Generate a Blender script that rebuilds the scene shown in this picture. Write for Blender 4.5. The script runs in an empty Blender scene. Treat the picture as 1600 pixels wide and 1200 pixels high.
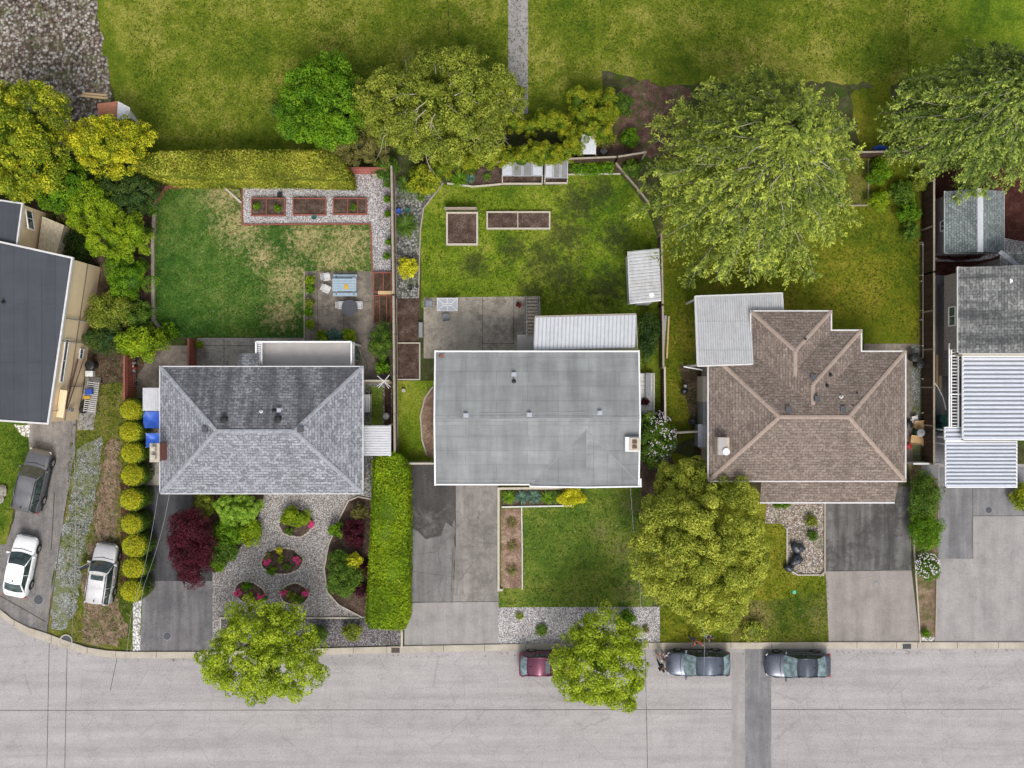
import bpy, math, random
import numpy as np
from mathutils import Vector, Matrix

# ---------------------------------------------------------------- camera, light
SC = bpy.context.scene
H, F = 65.0, 1380.0          # drone height above the gardens, focal length in photo pixels
cam = bpy.data.cameras.new("camera"); camo = bpy.data.objects.new("camera", cam)
SC.collection.objects.link(camo); SC.camera = camo
camo.location = (0, 0, H); camo.rotation_euler = (0, 0, 0)
cam.sensor_width = 36; cam.lens = 36 * F / 1600; cam.clip_end = 2000; cam.clip_start = 0.5

W = bpy.data.worlds.new("World"); SC.world = W; W.use_nodes = True
nt = W.node_tree; bg = nt.nodes["Background"]
sky = nt.nodes.new("ShaderNodeTexSky"); sky.sky_type = 'NISHITA'; sky.sun_disc = False
SUN_EL, SUN_AZ = math.radians(52), math.radians(172)
sky.sun_elevation = SUN_EL; sky.sun_rotation = SUN_AZ
sky.air_density = 1.0; sky.dust_density = 4.0; sky.ozone_density = 1.0
hs = nt.nodes.new("ShaderNodeHueSaturation"); hs.inputs['Saturation'].default_value = 0.35
nt.links.new(sky.outputs[0], hs.inputs['Color']); nt.links.new(hs.outputs[0], bg.inputs[0])
bg.inputs[1].default_value = 0.15
sl = bpy.data.lights.new("sun", 'SUN'); slo = bpy.data.objects.new("sun", sl); SC.collection.objects.link(slo)
sl.energy = 1.2; sl.angle = math.radians(22); sl.color = (1.0, 0.96, 0.90)
sd = Vector((math.sin(SUN_AZ) * math.cos(SUN_EL), math.cos(SUN_AZ) * math.cos(SUN_EL), math.sin(SUN_EL)))
slo.rotation_euler = sd.to_track_quat('Z', 'Y').to_euler(); slo.location = (0, -30, 60)
SC.view_settings.view_transform = 'Standard'; SC.view_settings.look = 'None'
SC.view_settings.exposure = 0.33; SC.view_settings.gamma = 1.0
SC.render.engine = 'CYCLES'
SC.cycles.max_bounces = 6; SC.cycles.diffuse_bounces = 3; SC.cycles.glossy_bounces = 2
SC.cycles.transparent_max_bounces = 6; SC.cycles.caustics_reflective = False; SC.cycles.caustics_refractive = False

random.seed(7)
def P(px, py, z=0.0):
    """place a point seen at photo pixel (px, py) at its real height z"""
    k = (H - z) / F
    return Vector(((px - 800) * k, -(py - 600) * k, z))
def XY(px, py, z=0.0):
    p = P(px, py, z); return (p.x, p.y)

# ---------------------------------------------------------------- material nodes
class NT:
    def __init__(s, name, rough=0.9, metal=0.0, spec=0.3):
        s.m = bpy.data.materials.new(name); s.m.use_nodes = True
        s.t = s.m.node_tree; s.b = s.t.nodes["Principled BSDF"]
        s.b.inputs['Roughness'].default_value = rough; s.b.inputs['Metallic'].default_value = metal
        s.b.inputs['Specular IOR Level'].default_value = spec
        s.tc = s.t.nodes.new("ShaderNodeTexCoord")
    def n(s, typ, **kw):
        x = s.t.nodes.new(typ)
        for k, v in kw.items(): setattr(x, k, v)
        return x
    def link(s, a, b): s.t.links.new(a, b)
    def vec(s, uv=False, scale=(1, 1, 1), loc=(0, 0, 0), rot=(0, 0, 0)):
        mp = s.n("ShaderNodeMapping"); mp.inputs['Scale'].default_value = scale
        mp.inputs['Location'].default_value = loc; mp.inputs['Rotation'].default_value = rot
        s.link(s.tc.outputs['UV' if uv else 'Object'], mp.inputs['Vector']); return mp.outputs[0]
    def noise(s, scale, detail=4, rough=0.6, vec=None, dist=0.0):
        x = s.n("ShaderNodeTexNoise"); x.inputs['Scale'].default_value = scale
        x.inputs['Detail'].default_value = detail; x.inputs['Roughness'].default_value = rough
        x.inputs['Distortion'].default_value = dist
        s.link(vec if vec is not None else s.vec(), x.inputs['Vector']); return x.outputs['Fac']
    def voro(s, scale, vec=None, out='Color', rand=1.0, feature='F1'):
        x = s.n("ShaderNodeTexVoronoi"); x.feature = feature; x.inputs['Scale'].default_value = scale
        x.inputs['Randomness'].default_value = rand
        s.link(vec if vec is not None else s.vec(), x.inputs['Vector']); return x.outputs[out]
    def ramp(s, fac, stops, interp='LINEAR'):
        x = s.n("ShaderNodeValToRGB"); r = x.color_ramp; r.interpolation = interp
        while len(r.elements) < len(stops): r.elements.new(0.5)
        for e, (p, c) in zip(r.elements, stops):
            e.position = p; e.color = (c, c, c, 1) if not hasattr(c, '__len__') else (*c, 1)
        s.link(fac, x.inputs[0]); return x.outputs[0]
    def mix(s, fac, a, b, mode='MIX'):
        x = s.n("ShaderNodeMix"); x.data_type = 'RGBA'; x.blend_type = mode
        for sock, v in ((x.inputs[0], fac), (x.inputs[6], a), (x.inputs[7], b)):
            if hasattr(v, 'is_output'): s.link(v, sock)
            elif hasattr(v, '__len__'): sock.default_value = (*v, 1)
            else: sock.default_value = v if sock.type == 'VALUE' else (v, v, v, 1)
        return x.outputs[2]
    def math(s, op, a, b=0.0):
        x = s.n("ShaderNodeMath", operation=op)
        for i, v in enumerate((a, b)):
            if hasattr(v, 'is_output'): s.link(v, x.inputs[i])
            else: x.inputs[i].default_value = v
        return x.outputs[0]
    def out(s, col, bump=None, strength=0.4, dist=0.03, rough=None):
        if hasattr(col, 'is_output'): s.link(col, s.b.inputs['Base Color'])
        else: s.b.inputs['Base Color'].default_value = (*col, 1)
        if bump is not None:
            x = s.n("ShaderNodeBump"); x.inputs['Strength'].default_value = strength
            x.inputs['Distance'].default_value = dist
            s.link(bump, x.inputs['Height']); s.link(x.outputs[0], s.b.inputs['Normal'])
        if rough is not None: s.link(rough, s.b.inputs['Roughness'])
        return s.m

def sc(c, k): return tuple(min(0.95, v * k) for v in c)

def m_plain(name, col, rough=0.6, metal=0.0, var=0.25, scale=3.0, spec=0.4, fine=40):
    n = NT(name, rough, metal, spec)
    a = n.noise(scale, 5, 0.65); b = n.noise(fine, 2, 0.5)
    f = n.math('ADD', n.math('MULTIPLY', a, 0.7), n.math('MULTIPLY', b, 0.3))
    return n.out(n.ramp(f, [(0.3, sc(col, 1 - var)), (0.5, col), (0.7, sc(col, 1 + var))]), b, 0.15, 0.01)

def m_grass(name, dark, mid, light, dead=(0.40, 0.31, 0.13), dead_at=0.72, seed=0.0, mott=0.62, big=0.22, moss=None, dead_spots=None, moss_spots=None):
    n = NT(name, 0.95, spec=0.15)
    v = n.vec(loc=(seed, seed * .7, 0))
    big_ = n.noise(big, 4, 0.6, v); med = n.noise(1.1, 5, 0.65, v); fine = n.noise(7.0, 4, 0.75, v)
    tuft = n.noise(22, 2, 0.7, v)
    f = n.math('ADD', n.math('MULTIPLY', big_, 0.45), n.math('MULTIPLY', med, 0.30))
    f = n.math('ADD', f, n.math('MULTIPLY', fine, 0.25))
    c = n.ramp(f, [(0.40, dark), (0.5, mid), (0.60, light)])
    if moss is not None:
        mm = n.math('ADD', n.math('MULTIPLY', n.noise(0.16, 3, 0.5, n.vec(loc=(seed + 31, 5, 0))), .6), n.math('MULTIPLY', n.noise(1.3, 5, .7, v), .4))
        if moss_spots: mm = n.math('ADD', n.math('MULTIPLY', n.noise(1.6, 6, .8, v), .75), n.math('MULTIPLY', spots(n, moss_spots), .24))
        c = n.mix(n.ramp(mm, [(0.42, 0.0), (0.57, 0.8)] if moss_spots else [(0.52, 0.0), (0.60, 0.85)]), c, moss)
    d = n.math('ADD', n.math('MULTIPLY', n.noise(big * 1.3, 3, 0.5, n.vec(loc=(seed + 9, 4, 0))), 0.45), n.math('MULTIPLY', n.noise(3.2, 6, 0.8, v), 0.55))
    if dead_spots: 
        pd = n.noise(2.6, 7, 0.85, n.vec(loc=(seed + 2, 1, 0)))
        d = n.math('ADD', n.math('MULTIPLY', pd, .80), n.math('MULTIPLY', spots(n, dead_spots), .20))
        c = n.mix(n.ramp(d, [(dead_at - 0.07, 0.0), (dead_at + 0.07, 0.85)]), c, dead)
    else: c = n.mix(n.ramp(d, [(dead_at - 0.08, 0.0), (dead_at + 0.05, 0.8)]), c, dead)
    g = n.ramp(n.math('ADD', n.math('MULTIPLY', fine, .5), n.math('MULTIPLY', tuft, .5)), [(0.3, 1 - mott), (0.7, 1 + mott * .6)])
    c = n.mix(1.0, c, g, 'MULTIPLY')
    return n.out(c, n.math('ADD', fine, tuft), 0.8, 0.06)

def spots(n, S):
    """worn or mossy places of the lawn itself, as (photo x, photo y, radius)"""
    r = None; w = n.mix(0.5, n.vec(), n.noise(.5, 4, .7), 'ADD')
    for px, py, rp in S:
        p = P(px, py); d = n.n("ShaderNodeVectorMath", operation='DISTANCE'); n.link(n.vec(), d.inputs[0]); d.inputs[1].default_value = p
        q = n.n("ShaderNodeMapRange"); q.inputs['From Min'].default_value = 0; q.inputs['From Max'].default_value = rp * H / F * 1.35
        q.inputs['To Min'].default_value = 1; q.inputs['To Max'].default_value = 0; n.link(d.outputs['Value'], q.inputs['Value'])
        r = q.outputs[0] if r is None else n.math('MAXIMUM', r, q.outputs[0])
    return r
def m_gravel(name, cols, scale=9.0, weeds=0.0, weedcol=(0.08, 0.12, 0.02), seed=0, weed_at=0.56):
    n = NT(name, 0.9, spec=0.2); v = n.vec(loc=(seed, 0, 0))
    x = n.n("ShaderNodeTexVoronoi"); x.inputs['Scale'].default_value = scale; n.link(v, x.inputs['Vector'])
    sep = n.n("ShaderNodeSeparateColor"); n.link(x.outputs['Color'], sep.inputs[0])
    k = len(cols)
    c = n.ramp(sep.outputs[0], [((i + .5) / k, cc) for i, cc in enumerate(cols)], 'CONSTANT')
    e = n.ramp(x.outputs['Distance'], [(0.35, 1.0), (0.75, 0.35)])
    c = n.mix(1.0, c, e, 'MULTIPLY')
    big = n.ramp(n.noise(0.6, 5, .6, v), [(0.3, 0.82), (0.7, 1.1)]); c = n.mix(1.0, c, big, 'MULTIPLY')
    if weeds > 0:
        w = n.noise(0.9, 7, 0.75, v); c = n.mix(n.ramp(w, [(weed_at - .06, 0.0), (weed_at + 0.04, weeds)]), c, weedcol)
    return n.out(c, n.math('SUBTRACT', 1.0, x.outputs['Distance']), 0.7, 0.04)

def m_paving(name, col, stain=(0.06, 0.055, 0.05), stain_amt=0.6, stain_at=0.6, streak=0.25, seed=0, speck=0.12, saxis='y', warm=None, crack=0.0, joint=None, low=1.0):
    n = NT(name, 0.92, spec=0.2); v = n.vec(loc=(seed * 3.1, seed, 0))
    a = n.noise(0.7, 6, 0.65, v)
    c = n.ramp(a, [(0.3, sc(col, 1 - .2 * low)), (0.5, col), (0.7, sc(col, 1 + .14 * low))])
    if warm: c = n.mix(n.ramp(n.noise(1.7, 5, .7, n.vec(loc=(seed + 5, 8, 0))), [(0.5, 0.0), (0.7, 0.7)]), c, warm)
    st = n.noise(1.0, 5, 0.6, n.vec(scale=(1.6, 0.14, 1) if saxis == 'y' else (0.07, 1.1, 1), loc=(seed, 2, 0)))
    c = n.mix(1.0, c, n.ramp(st, [(0.35, 1 - streak), (0.65, 1 + streak * .5)]), 'MULTIPLY')
    s2 = n.math('ADD', n.math('MULTIPLY', n.noise(0.35, 5, .7, n.vec(loc=(seed + 11, 0, 0))), .6), n.math('MULTIPLY', n.noise(2.4, 5, .7, v), .4))
    c = n.mix(n.ramp(s2, [(stain_at - .05, 0.0), (stain_at + .06, stain_amt)]), c, stain)
    fn = n.noise(9, 5, 0.85, v); c = n.mix(1.0, c, n.ramp(fn, [(0.3, 1 - speck * 1.6), (0.7, 1 + speck * 1.3)]), 'MULTIPLY')
    if crack > 0:
        e = n.voro(0.45, vec=n.mix(0.12, v, n.noise(2, 4, .6, v), 'ADD'), out='Distance', feature='DISTANCE_TO_EDGE')
        c = n.mix(n.ramp(e, [(0.0, crack), (0.012, 0.0)]), c, (0.03, 0.03, 0.03))
    return n.out(c, fn, 0.3, 0.02)

def m_soil(name, col=(0.10, 0.065, 0.045), light=(0.28, 0.2, 0.15), green=0.0, seed=0, gcol=(0.06, 0.1, 0.02)):
    n = NT(name, 0.98, spec=0.1); v = n.vec(loc=(seed, seed * 2, 0))
    a = n.noise(1.3, 5, .7, v); b = n.noise(13, 4, .8, v)
    f = n.math('ADD', n.math('MULTIPLY', a, .45), n.math('MULTIPLY', b, .55))
    c = n.ramp(f, [(0.36, sc(col, .45)), (0.5, col), (0.64, light)])
    if green > 0: c = n.mix(n.ramp(n.noise(1.0, 6, .75, n.vec(loc=(seed + 4, 0, 0))), [(0.5, 0.0), (0.6, green)]), c, gcol)
    return n.out(c, b, 0.9, 0.06)

def m_shingle(name, c1, c2, speck=(0.6, 0.6, 0.62), streak_dark=0.5, streak_col=(0.03, 0.03, 0.035), w=0.38, h=0.19, mort=0.35, st_at=0.55):
    n = NT(name, 0.95, spec=0.15); uv = n.vec(uv=True)
    b = n.n("ShaderNodeTexBrick"); b.inputs['Scale'].default_value = 1.0
    b.inputs['Brick Width'].default_value = w; b.inputs['Row Height'].default_value = h
    b.inputs['Mortar Size'].default_value = 0.014; b.inputs['Mortar Smooth'].default_value = 0.2
    b.inputs['Color1'].default_value = (*c1, 1); b.inputs['Color2'].default_value = (*c2, 1)
    b.inputs['Mortar'].default_value = (*sc(c1, mort), 1); n.link(uv, b.inputs['Vector'])
    c = b.outputs['Color']
    sp = n.noise(1.0, 3, .8, n.vec(uv=True, scale=(4.5, 7, 1)))
    c = n.mix(n.ramp(sp, [(0.52, 0.0), (0.66, 0.75)]), c, speck)
    sp2 = n.noise(1.0, 3, .8, n.vec(uv=True, scale=(3.5, 7, 1), loc=(7, 3, 0)))
    c = n.mix(n.ramp(sp2, [(0.54, 0.0), (0.68, 0.6)]), c, sc(c1, .5))
    sk = n.noise(1.0, 4, .65, n.vec(uv=True, scale=(0.9, 0.10, 1)))
    c = n.mix(n.ramp(sk, [(st_at - .07, 0.0), (st_at + .08, streak_dark)]), c, streak_col)
    c = n.mix(1.0, c, n.ramp(n.noise(0.5, 4, .6, uv), [(0.3, .85), (.7, 1.12)]), 'MULTIPLY')
    return n.out(c, b.outputs['Fac'], -0.5, 0.02)

def m_roll(name, col, lx=0.95, ly=5.0, dark=0.75, streak=0.3, scol=None, horiz=True):
    """rolled roofing with overlapping seams"""
    n = NT(name, 0.85, spec=0.25); uv = n.vec(uv=True)
    b = n.n("ShaderNodeTexBrick"); b.inputs['Scale'].default_value = 1.0
    b.inputs['Brick Width'].default_value = ly; b.inputs['Row Height'].default_value = lx
    b.inputs['Mortar Size'].default_value = 0.018; b.inputs['Mortar Smooth'].default_value = 0.3
    b.inputs['Color1'].default_value = (*sc(col, .95), 1); b.inputs['Color2'].default_value = (*sc(col, 1.05), 1)
    b.inputs['Mortar'].default_value = (*sc(col, dark), 1)
    n.link(uv if horiz else n.vec(uv=True, rot=(0, 0, math.pi / 2)), b.inputs['Vector'])
    c = b.outputs['Color']
    sk = n.noise(1.0, 5, .65, n.vec(uv=True, scale=(0.8, 0.12, 1)))
    c = n.mix(1.0, c, n.ramp(sk, [(0.3, 1 - streak), (0.7, 1 + streak * .5)]), 'MULTIPLY')
    sk = n.noise(1.0, 5, .7, n.vec(uv=True, scale=(0.25, 0.9, 1), loc=(3, 3, 0)))
    c = n.mix(1.0, c, n.ramp(sk, [(0.3, 1 - streak * .7), (0.7, 1.06)]), 'MULTIPLY')
    fn = n.noise(14, 4, .8, uv); c = n.mix(1.0, c, n.ramp(fn, [(0.3, .86), (0.7, 1.12)]), 'MULTIPLY')
    return n.out(c, fn, 0.2, 0.01)

def m_panel(name, col, dirt=(0.35, 0.34, 0.33), amt=0.5, rough=0.45, metal=0.0):
    """painted or bare sheet with rain dirt"""
    n = NT(name, rough, metal, 0.4)
    a = n.noise(1.0, 6, .7, n.vec(scale=(2.2, .5, 2.2))); b = n.noise(3.0, 6, .75)
    c = n.mix(n.ramp(n.math('ADD', n.math('MULTIPLY', a, .5), n.math('MULTIPLY', b, .5)), [(0.44, 0.0), (0.66, amt)]), col, dirt)
    return n.out(c, b, 0.1, 0.01)

def m_planks(name, c1, c2, width=0.14, vertical=True, gap=0.25):
    n = NT(name, 0.85, spec=0.2)
    uv = n.vec(uv=True, rot=(0, 0, math.pi / 2 if vertical else 0))
    b = n.n("ShaderNodeTexBrick"); b.inputs['Scale'].default_value = 1.0
    b.inputs['Brick Width'].default_value = 3.0; b.inputs['Row Height'].default_value = width
    b.inputs['Mortar Size'].default_value = 0.008; b.inputs['Color1'].default_value = (*c1, 1)
    b.inputs['Color2'].default_value = (*c2, 1); b.inputs['Mortar'].default_value = (*sc(c1, gap), 1)
    n.link(uv, b.inputs['Vector'])
    g = n.noise(3, 5, .7, n.vec(uv=True, scale=(3, 1, 1)))
    c = n.mix(1.0, b.outputs['Color'], n.ramp(g, [(0.3, .65), (0.7, 1.25)]), 'MULTIPLY')
    return n.out(c, b.outputs['Fac'], -0.4, 0.01)

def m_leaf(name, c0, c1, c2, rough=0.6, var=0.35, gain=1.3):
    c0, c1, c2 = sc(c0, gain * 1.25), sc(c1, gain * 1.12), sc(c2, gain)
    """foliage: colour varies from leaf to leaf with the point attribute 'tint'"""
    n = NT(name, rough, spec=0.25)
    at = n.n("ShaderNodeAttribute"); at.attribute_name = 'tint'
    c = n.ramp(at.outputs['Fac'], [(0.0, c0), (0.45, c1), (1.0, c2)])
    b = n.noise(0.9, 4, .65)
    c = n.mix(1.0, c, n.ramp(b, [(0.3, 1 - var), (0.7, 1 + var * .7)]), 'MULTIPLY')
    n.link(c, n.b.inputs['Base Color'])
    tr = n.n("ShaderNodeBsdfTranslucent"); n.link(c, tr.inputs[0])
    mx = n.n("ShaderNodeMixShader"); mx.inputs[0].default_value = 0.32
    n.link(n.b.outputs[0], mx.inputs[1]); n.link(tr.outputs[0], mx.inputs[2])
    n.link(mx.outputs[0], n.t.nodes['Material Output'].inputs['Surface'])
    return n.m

def m_paint(name, col, rough=0.25, metal=0.3, coat=0.35):
    n = NT(name, rough, metal, 0.5); n.b.inputs['Coat Weight'].default_value = coat
    a = n.noise(6, 5, .7)
    return n.out(n.ramp(a, [(0.3, sc(col, .88)), (0.7, sc(col, 1.06))]), rough=n.ramp(a, [(0.3, rough), (0.7, rough + .18)]))

def m_glass(name, col=(0.05, 0.07, 0.075), rough=0.08):
    n = NT(name, rough, 0.0, 0.7); a = n.noise(2.5, 3, .6)
    return n.out(n.ramp(a, [(0.35, sc(col, .5)), (0.65, sc(col, 1.6))]))

# ---------------------------------------------------------------- mesh building
class MB:
    def __init__(s): s.v = []; s.f = []; s.mi = []; s.cur = 0
    def add(s, pts, faces):
        b = len(s.v); s.v += [tuple(p) for p in pts]
        for f in faces: s.f.append([b + i for i in f]); s.mi.append(s.cur)
    def face(s, *pts): s.add(pts, [list(range(len(pts)))])
    def box(s, cx, cy, cz, sx, sy, sz, rot=0.0):
        """box centred at cx, cy with its bottom at cz"""
        c, n = math.cos(rot), math.sin(rot); pts = []
        for z in (cz, cz + sz):
            for dx, dy in ((-1, -1), (1, -1), (1, 1), (-1, 1)):
                x, y = dx * sx / 2, dy * sy / 2; pts.append((cx + x * c - y * n, cy + x * n + y * c, z))
        s.add(pts, [(3, 2, 1, 0), (4, 5, 6, 7), (0, 1, 5, 4), (1, 2, 6, 5), (2, 3, 7, 6), (3, 0, 4, 7)])
    def prism(s, poly, z0, z1, top=True):
        a = sum(poly[i][0] * poly[(i + 1) % len(poly)][1] - poly[(i + 1) % len(poly)][0] * poly[i][1] for i in range(len(poly)))
        if a < 0: poly = poly[::-1]
        n = len(poly); pts = [(p[0], p[1], z0) for p in poly] + [(p[0], p[1], z1) for p in poly]
        fs = [(i, (i + 1) % n, n + (i + 1) % n, n + i) for i in range(n)]
        if top: fs += [tuple(range(n, 2 * n)), tuple(range(n - 1, -1, -1))]
        s.add(pts, fs)
    def beam(s, p0, p1, w, h, up=(0, 0, 1)):
        p0, p1 = Vector(p0), Vector(p1); d = (p1 - p0)
        if d.length < 1e-6: return
        d.normalize(); u = Vector(up)
        if abs(d.dot(u)) > 0.98: u = Vector((0, 1, 0))
        r = d.cross(u).normalized(); u = r.cross(d).normalized(); pts = []
        for p in (p0, p1):
            for a, b in ((-1, -1), (1, -1), (1, 1), (-1, 1)): pts.append(p + r * (a * w / 2) + u * (b * h / 2))
        s.add(pts, [(3, 2, 1, 0), (4, 5, 6, 7), (0, 1, 5, 4), (1, 2, 6, 5), (2, 3, 7, 6), (3, 0, 4, 7)])
    def tube(s, pts, radii, n=8, cap=True):
        pts = [Vector(p) for p in pts]
        if not hasattr(radii, '__len__'): radii = [radii] * len(pts)
        rings = []
        for i, p in enumerate(pts):
            d = (pts[min(i + 1, len(pts) - 1)] - pts[max(i - 1, 0)])
            d = d.normalized() if d.length > 1e-9 else Vector((0, 0, 1))
            u = Vector((0, 0, 1)) if abs(d.z) < 0.95 else Vector((1, 0, 0))
            a = d.cross(u).normalized(); b = a.cross(d).normalized()
            rings.append([p + (a * math.cos(t) + b * math.sin(t)) * radii[i] for t in [2 * math.pi * k / n for k in range(n)]])
        vs = [q for r in rings for q in r]; fs = []
        for i in range(len(pts) - 1):
            for k in range(n):
                k2 = (k + 1) % n; fs.append((i * n + k2, i * n + k, (i + 1) * n + k, (i + 1) * n + k2))
        if cap: fs += [tuple(range(n)), tuple(range((len(pts) - 1) * n, len(pts) * n))[::-1]]
        s.add(vs, fs)
    def lathe(s, cx, cy, prof, n=20, z=0):
        """prof: list of (radius, z)"""
        vs = []; fs = []
        for r, zz in prof:
            for k in range(n):
                t = 2 * math.pi * k / n; vs.append((cx + r * math.cos(t), cy + r * math.sin(t), z + zz))
        for i in range(len(prof) - 1):
            for k in range(n):
                k2 = (k + 1) % n; fs.append((i * n + k, i * n + k2, (i + 1) * n + k2, (i + 1) * n + k))
        fs += [tuple(range(n))[::-1], tuple(range((len(prof) - 1) * n, len(prof) * n))]
        s.add(vs, fs)
    def sheet(s, o, u, v, ribs, depth, groove=0.35, thick=0.02, dirt=0):
        """ribbed sheet: o corner, u across the ribs, v along them"""
        o, u, v = Vector(o), Vector(u), Vector(v); nrm = u.cross(v).normalized()
        if nrm.z < 0: nrm = -nrm
        prof = []
        for i in range(ribs):
            a = i / ribs; w = 1 / ribs; g = groove * w / 2
            prof += [(a, 0), (a + g * .6, 0), (a + g * 1.3, 1), (a + w - g * 1.3, 1), (a + w - g * .6, 0)]
        prof.append((1, 0)); k = len(prof)
        vs = [o + u * t + nrm * (h * depth) for t, h in prof] + [o + u * t + v + nrm * (h * depth) for t, h in prof]
        vs += [o - nrm * thick, o + u - nrm * thick, o + v - nrm * thick, o + u + v - nrm * thick]
        flip = u.cross(v).z > 0
        fs = [(i, i + 1, k + i + 1, k + i) if flip else (i + 1, i, k + i, k + i + 1) for i in range(k - 1)]
        q = 2 * k; fs += [(q, q + 2, q + 3, q + 1), (0, k, q + 2, q), (k - 1, q + 1, q + 3, 2 * k - 1)]
        s.add(vs, fs)
        if dirt:  # groove floors take another material: the shade between ribs is put into the colour
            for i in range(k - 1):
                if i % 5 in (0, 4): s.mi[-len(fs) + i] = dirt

def auto_uv(me):
    uvl = me.uv_layers.new(name="UVMap"); Z = Vector((0, 0, 1))
    for p in me.polygons:
        nn = p.normal
        if abs(nn.z) > 0.9995: t, b = Vector((1, 0, 0)), Vector((0, 1, 0))
        else: t = Z.cross(nn).normalized(); b = nn.cross(t)
        for li in p.loop_indices:
            c = me.vertices[me.loops[li].vertex_index].co; uvl.data[li].uv = (c.dot(t), c.dot(b))

def tag(o, label=None, cat=None, group=None, kind=None):
    if label: o['label'] = label
    if cat: o['category'] = cat
    if group: o['group'] = group
    if kind: o['kind'] = kind
    return o
def thing(name, label, cat, loc=(0, 0, 0), group=None, rz=0.0):
    o = bpy.data.objects.new(name, None); SC.collection.objects.link(o); o.location = loc; o.rotation_euler = (0, 0, rz)
    o.empty_display_size = 0.3
    return tag(o, label, cat, group)
def obj(name, mb, mats, parent=None, smooth=False, local=False, label=None, base=None, bevel=0.0):
    """one mesh object; world coordinates are turned into coordinates about the parent's or its own base"""
    me = bpy.data.meshes.new(name); off = Vector((0, 0, 0))
    if not local and parent is not None: off = Vector(parent_off(parent))
    if base is not None: off = Vector(base)
    me.from_pydata([tuple(Vector(v) - off) for v in mb.v], [], mb.f)
    mats = mats if isinstance(mats, (list, tuple)) else [mats]
    for m in mats: me.materials.append(m)
    if len(mats) > 1:
        for p, i in zip(me.polygons, mb.mi): p.material_index = i
    me.update(); auto_uv(me)
    if smooth:
        for p in me.polygons: p.use_smooth = True
    o = bpy.data.objects.new(name, me); SC.collection.objects.link(o)
    if parent is not None: o.parent = parent
    if base is not None: o.location = base
    if label: o['label'] = label
    if bevel:
        b = o.modifiers.new("bevel", 'BEVEL'); b.width = bevel; b.segments = 2; b.limit_method = 'ANGLE'
    return o
def parent_off(p):
    off = Vector(p.location)
    while p.parent is not None: p = p.parent; off += Vector(p.location)
    return off
def copy_tree(o, parent=None):
    c = o.copy(); SC.collection.objects.link(c)
    if parent is not None: c.parent = parent
    for ch in [x for x in SC.objects if x.parent == o]: copy_tree(ch, c)
    return c
def struct(name, mb, mat):
    o = obj(name, mb, mat); o['kind'] = 'structure'; return o

# ---------------------------------------------------------------- foliage (numpy)
def rng(seed): return np.random.default_rng(seed)
def leaf_mesh(name, C, D, Nn, L, Wd, tint, mat, parent=None, base=None, extra=None):
    """C centres, D long directions, Nn normals; L, Wd sizes; tint per leaf. extra: (verts, faces, tint) of inner mass"""
    n = len(C); S = np.cross(Nn, D); S /= np.linalg.norm(S, axis=1)[:, None] + 1e-9
    D = D / (np.linalg.norm(D, axis=1)[:, None] + 1e-9)
    L = L[:, None] / 2; Wd = Wd[:, None] / 2
    V = np.stack([C - D * L, C + S * Wd + D * L * .1, C + D * L, C - S * Wd + D * L * .1], 1).reshape(-1, 3)
    off = np.array(base if base is not None else (parent_off(parent) if parent is not None else (0, 0, 0)), float)
    V = V - off; T = np.repeat(tint, 4)
    loops = np.arange(n * 4); starts = np.arange(0, n * 4, 4); tot = np.full(n, 4)
    if extra is not None:
        ev, ef, et = extra; ev = np.array(ev, float) - off; b = len(V)
        V = np.vstack([V, ev]); T = np.concatenate([T, np.full(len(ev), et)])
        fl = np.array([i for f in ef for i in f]) + b; ln = np.array([len(f) for f in ef])
        st = len(loops) + np.concatenate([[0], np.cumsum(ln)[:-1]])
        loops = np.concatenate([loops, fl]); starts = np.concatenate([starts, st]); tot = np.concatenate([tot, ln])
    me = bpy.data.meshes.new(name); me.vertices.add(len(V)); me.vertices.foreach_set("co", V.astype(np.float32).ravel())
    me.loops.add(len(loops)); me.loops.foreach_set("vertex_index", loops.astype(np.int32))
    me.polygons.add(len(starts)); me.polygons.foreach_set("loop_start", starts.astype(np.int32))
    me.polygons.foreach_set("loop_total", tot.astype(np.int32))
    at = me.attributes.new("tint", 'FLOAT', 'POINT'); at.data.foreach_set("value", np.clip(T, 0, 1).astype(np.float32))
    me.materials.append(mat); me.update(calc_edges=True)
    o = bpy.data.objects.new(name, me); SC.collection.objects.link(o)
    if parent is not None: o.parent = parent
    if base is not None: o.location = base
    return o

def sphere_dirs(r, n, zmin=-0.4):
    z = r.uniform(zmin, 1, n); t = r.uniform(0, 2 * np.pi, n); q = np.sqrt(1 - z * z)
    return np.stack([q * np.cos(t), q * np.sin(t), z], 1)
def blob(cx, cy, z0, rx, ry, h, nu=14, nv=7, k=0.82, bumpy=0.12, seed=0):
    """closed inner mass of a shrub"""
    r = rng(seed + 5); V = []; Fs = []
    for j in range(nv + 1):
        ph = math.pi * j / nv; zz = -math.cos(ph)
        for i in range(nu):
            t = 2 * math.pi * i / nu; q = math.sin(ph) * k * (1 + r.uniform(-bumpy, bumpy))
            V.append((cx + rx * q * math.cos(t), cy + ry * q * math.sin(t), z0 + h * (0.5 + 0.5 * zz * k)))
    for j in range(nv):
        for i in range(nu):
            i2 = (i + 1) % nu; Fs.append((j * nu + i, j * nu + i2, (j + 1) * nu + i2, (j + 1) * nu + i))
    return V, Fs

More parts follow.
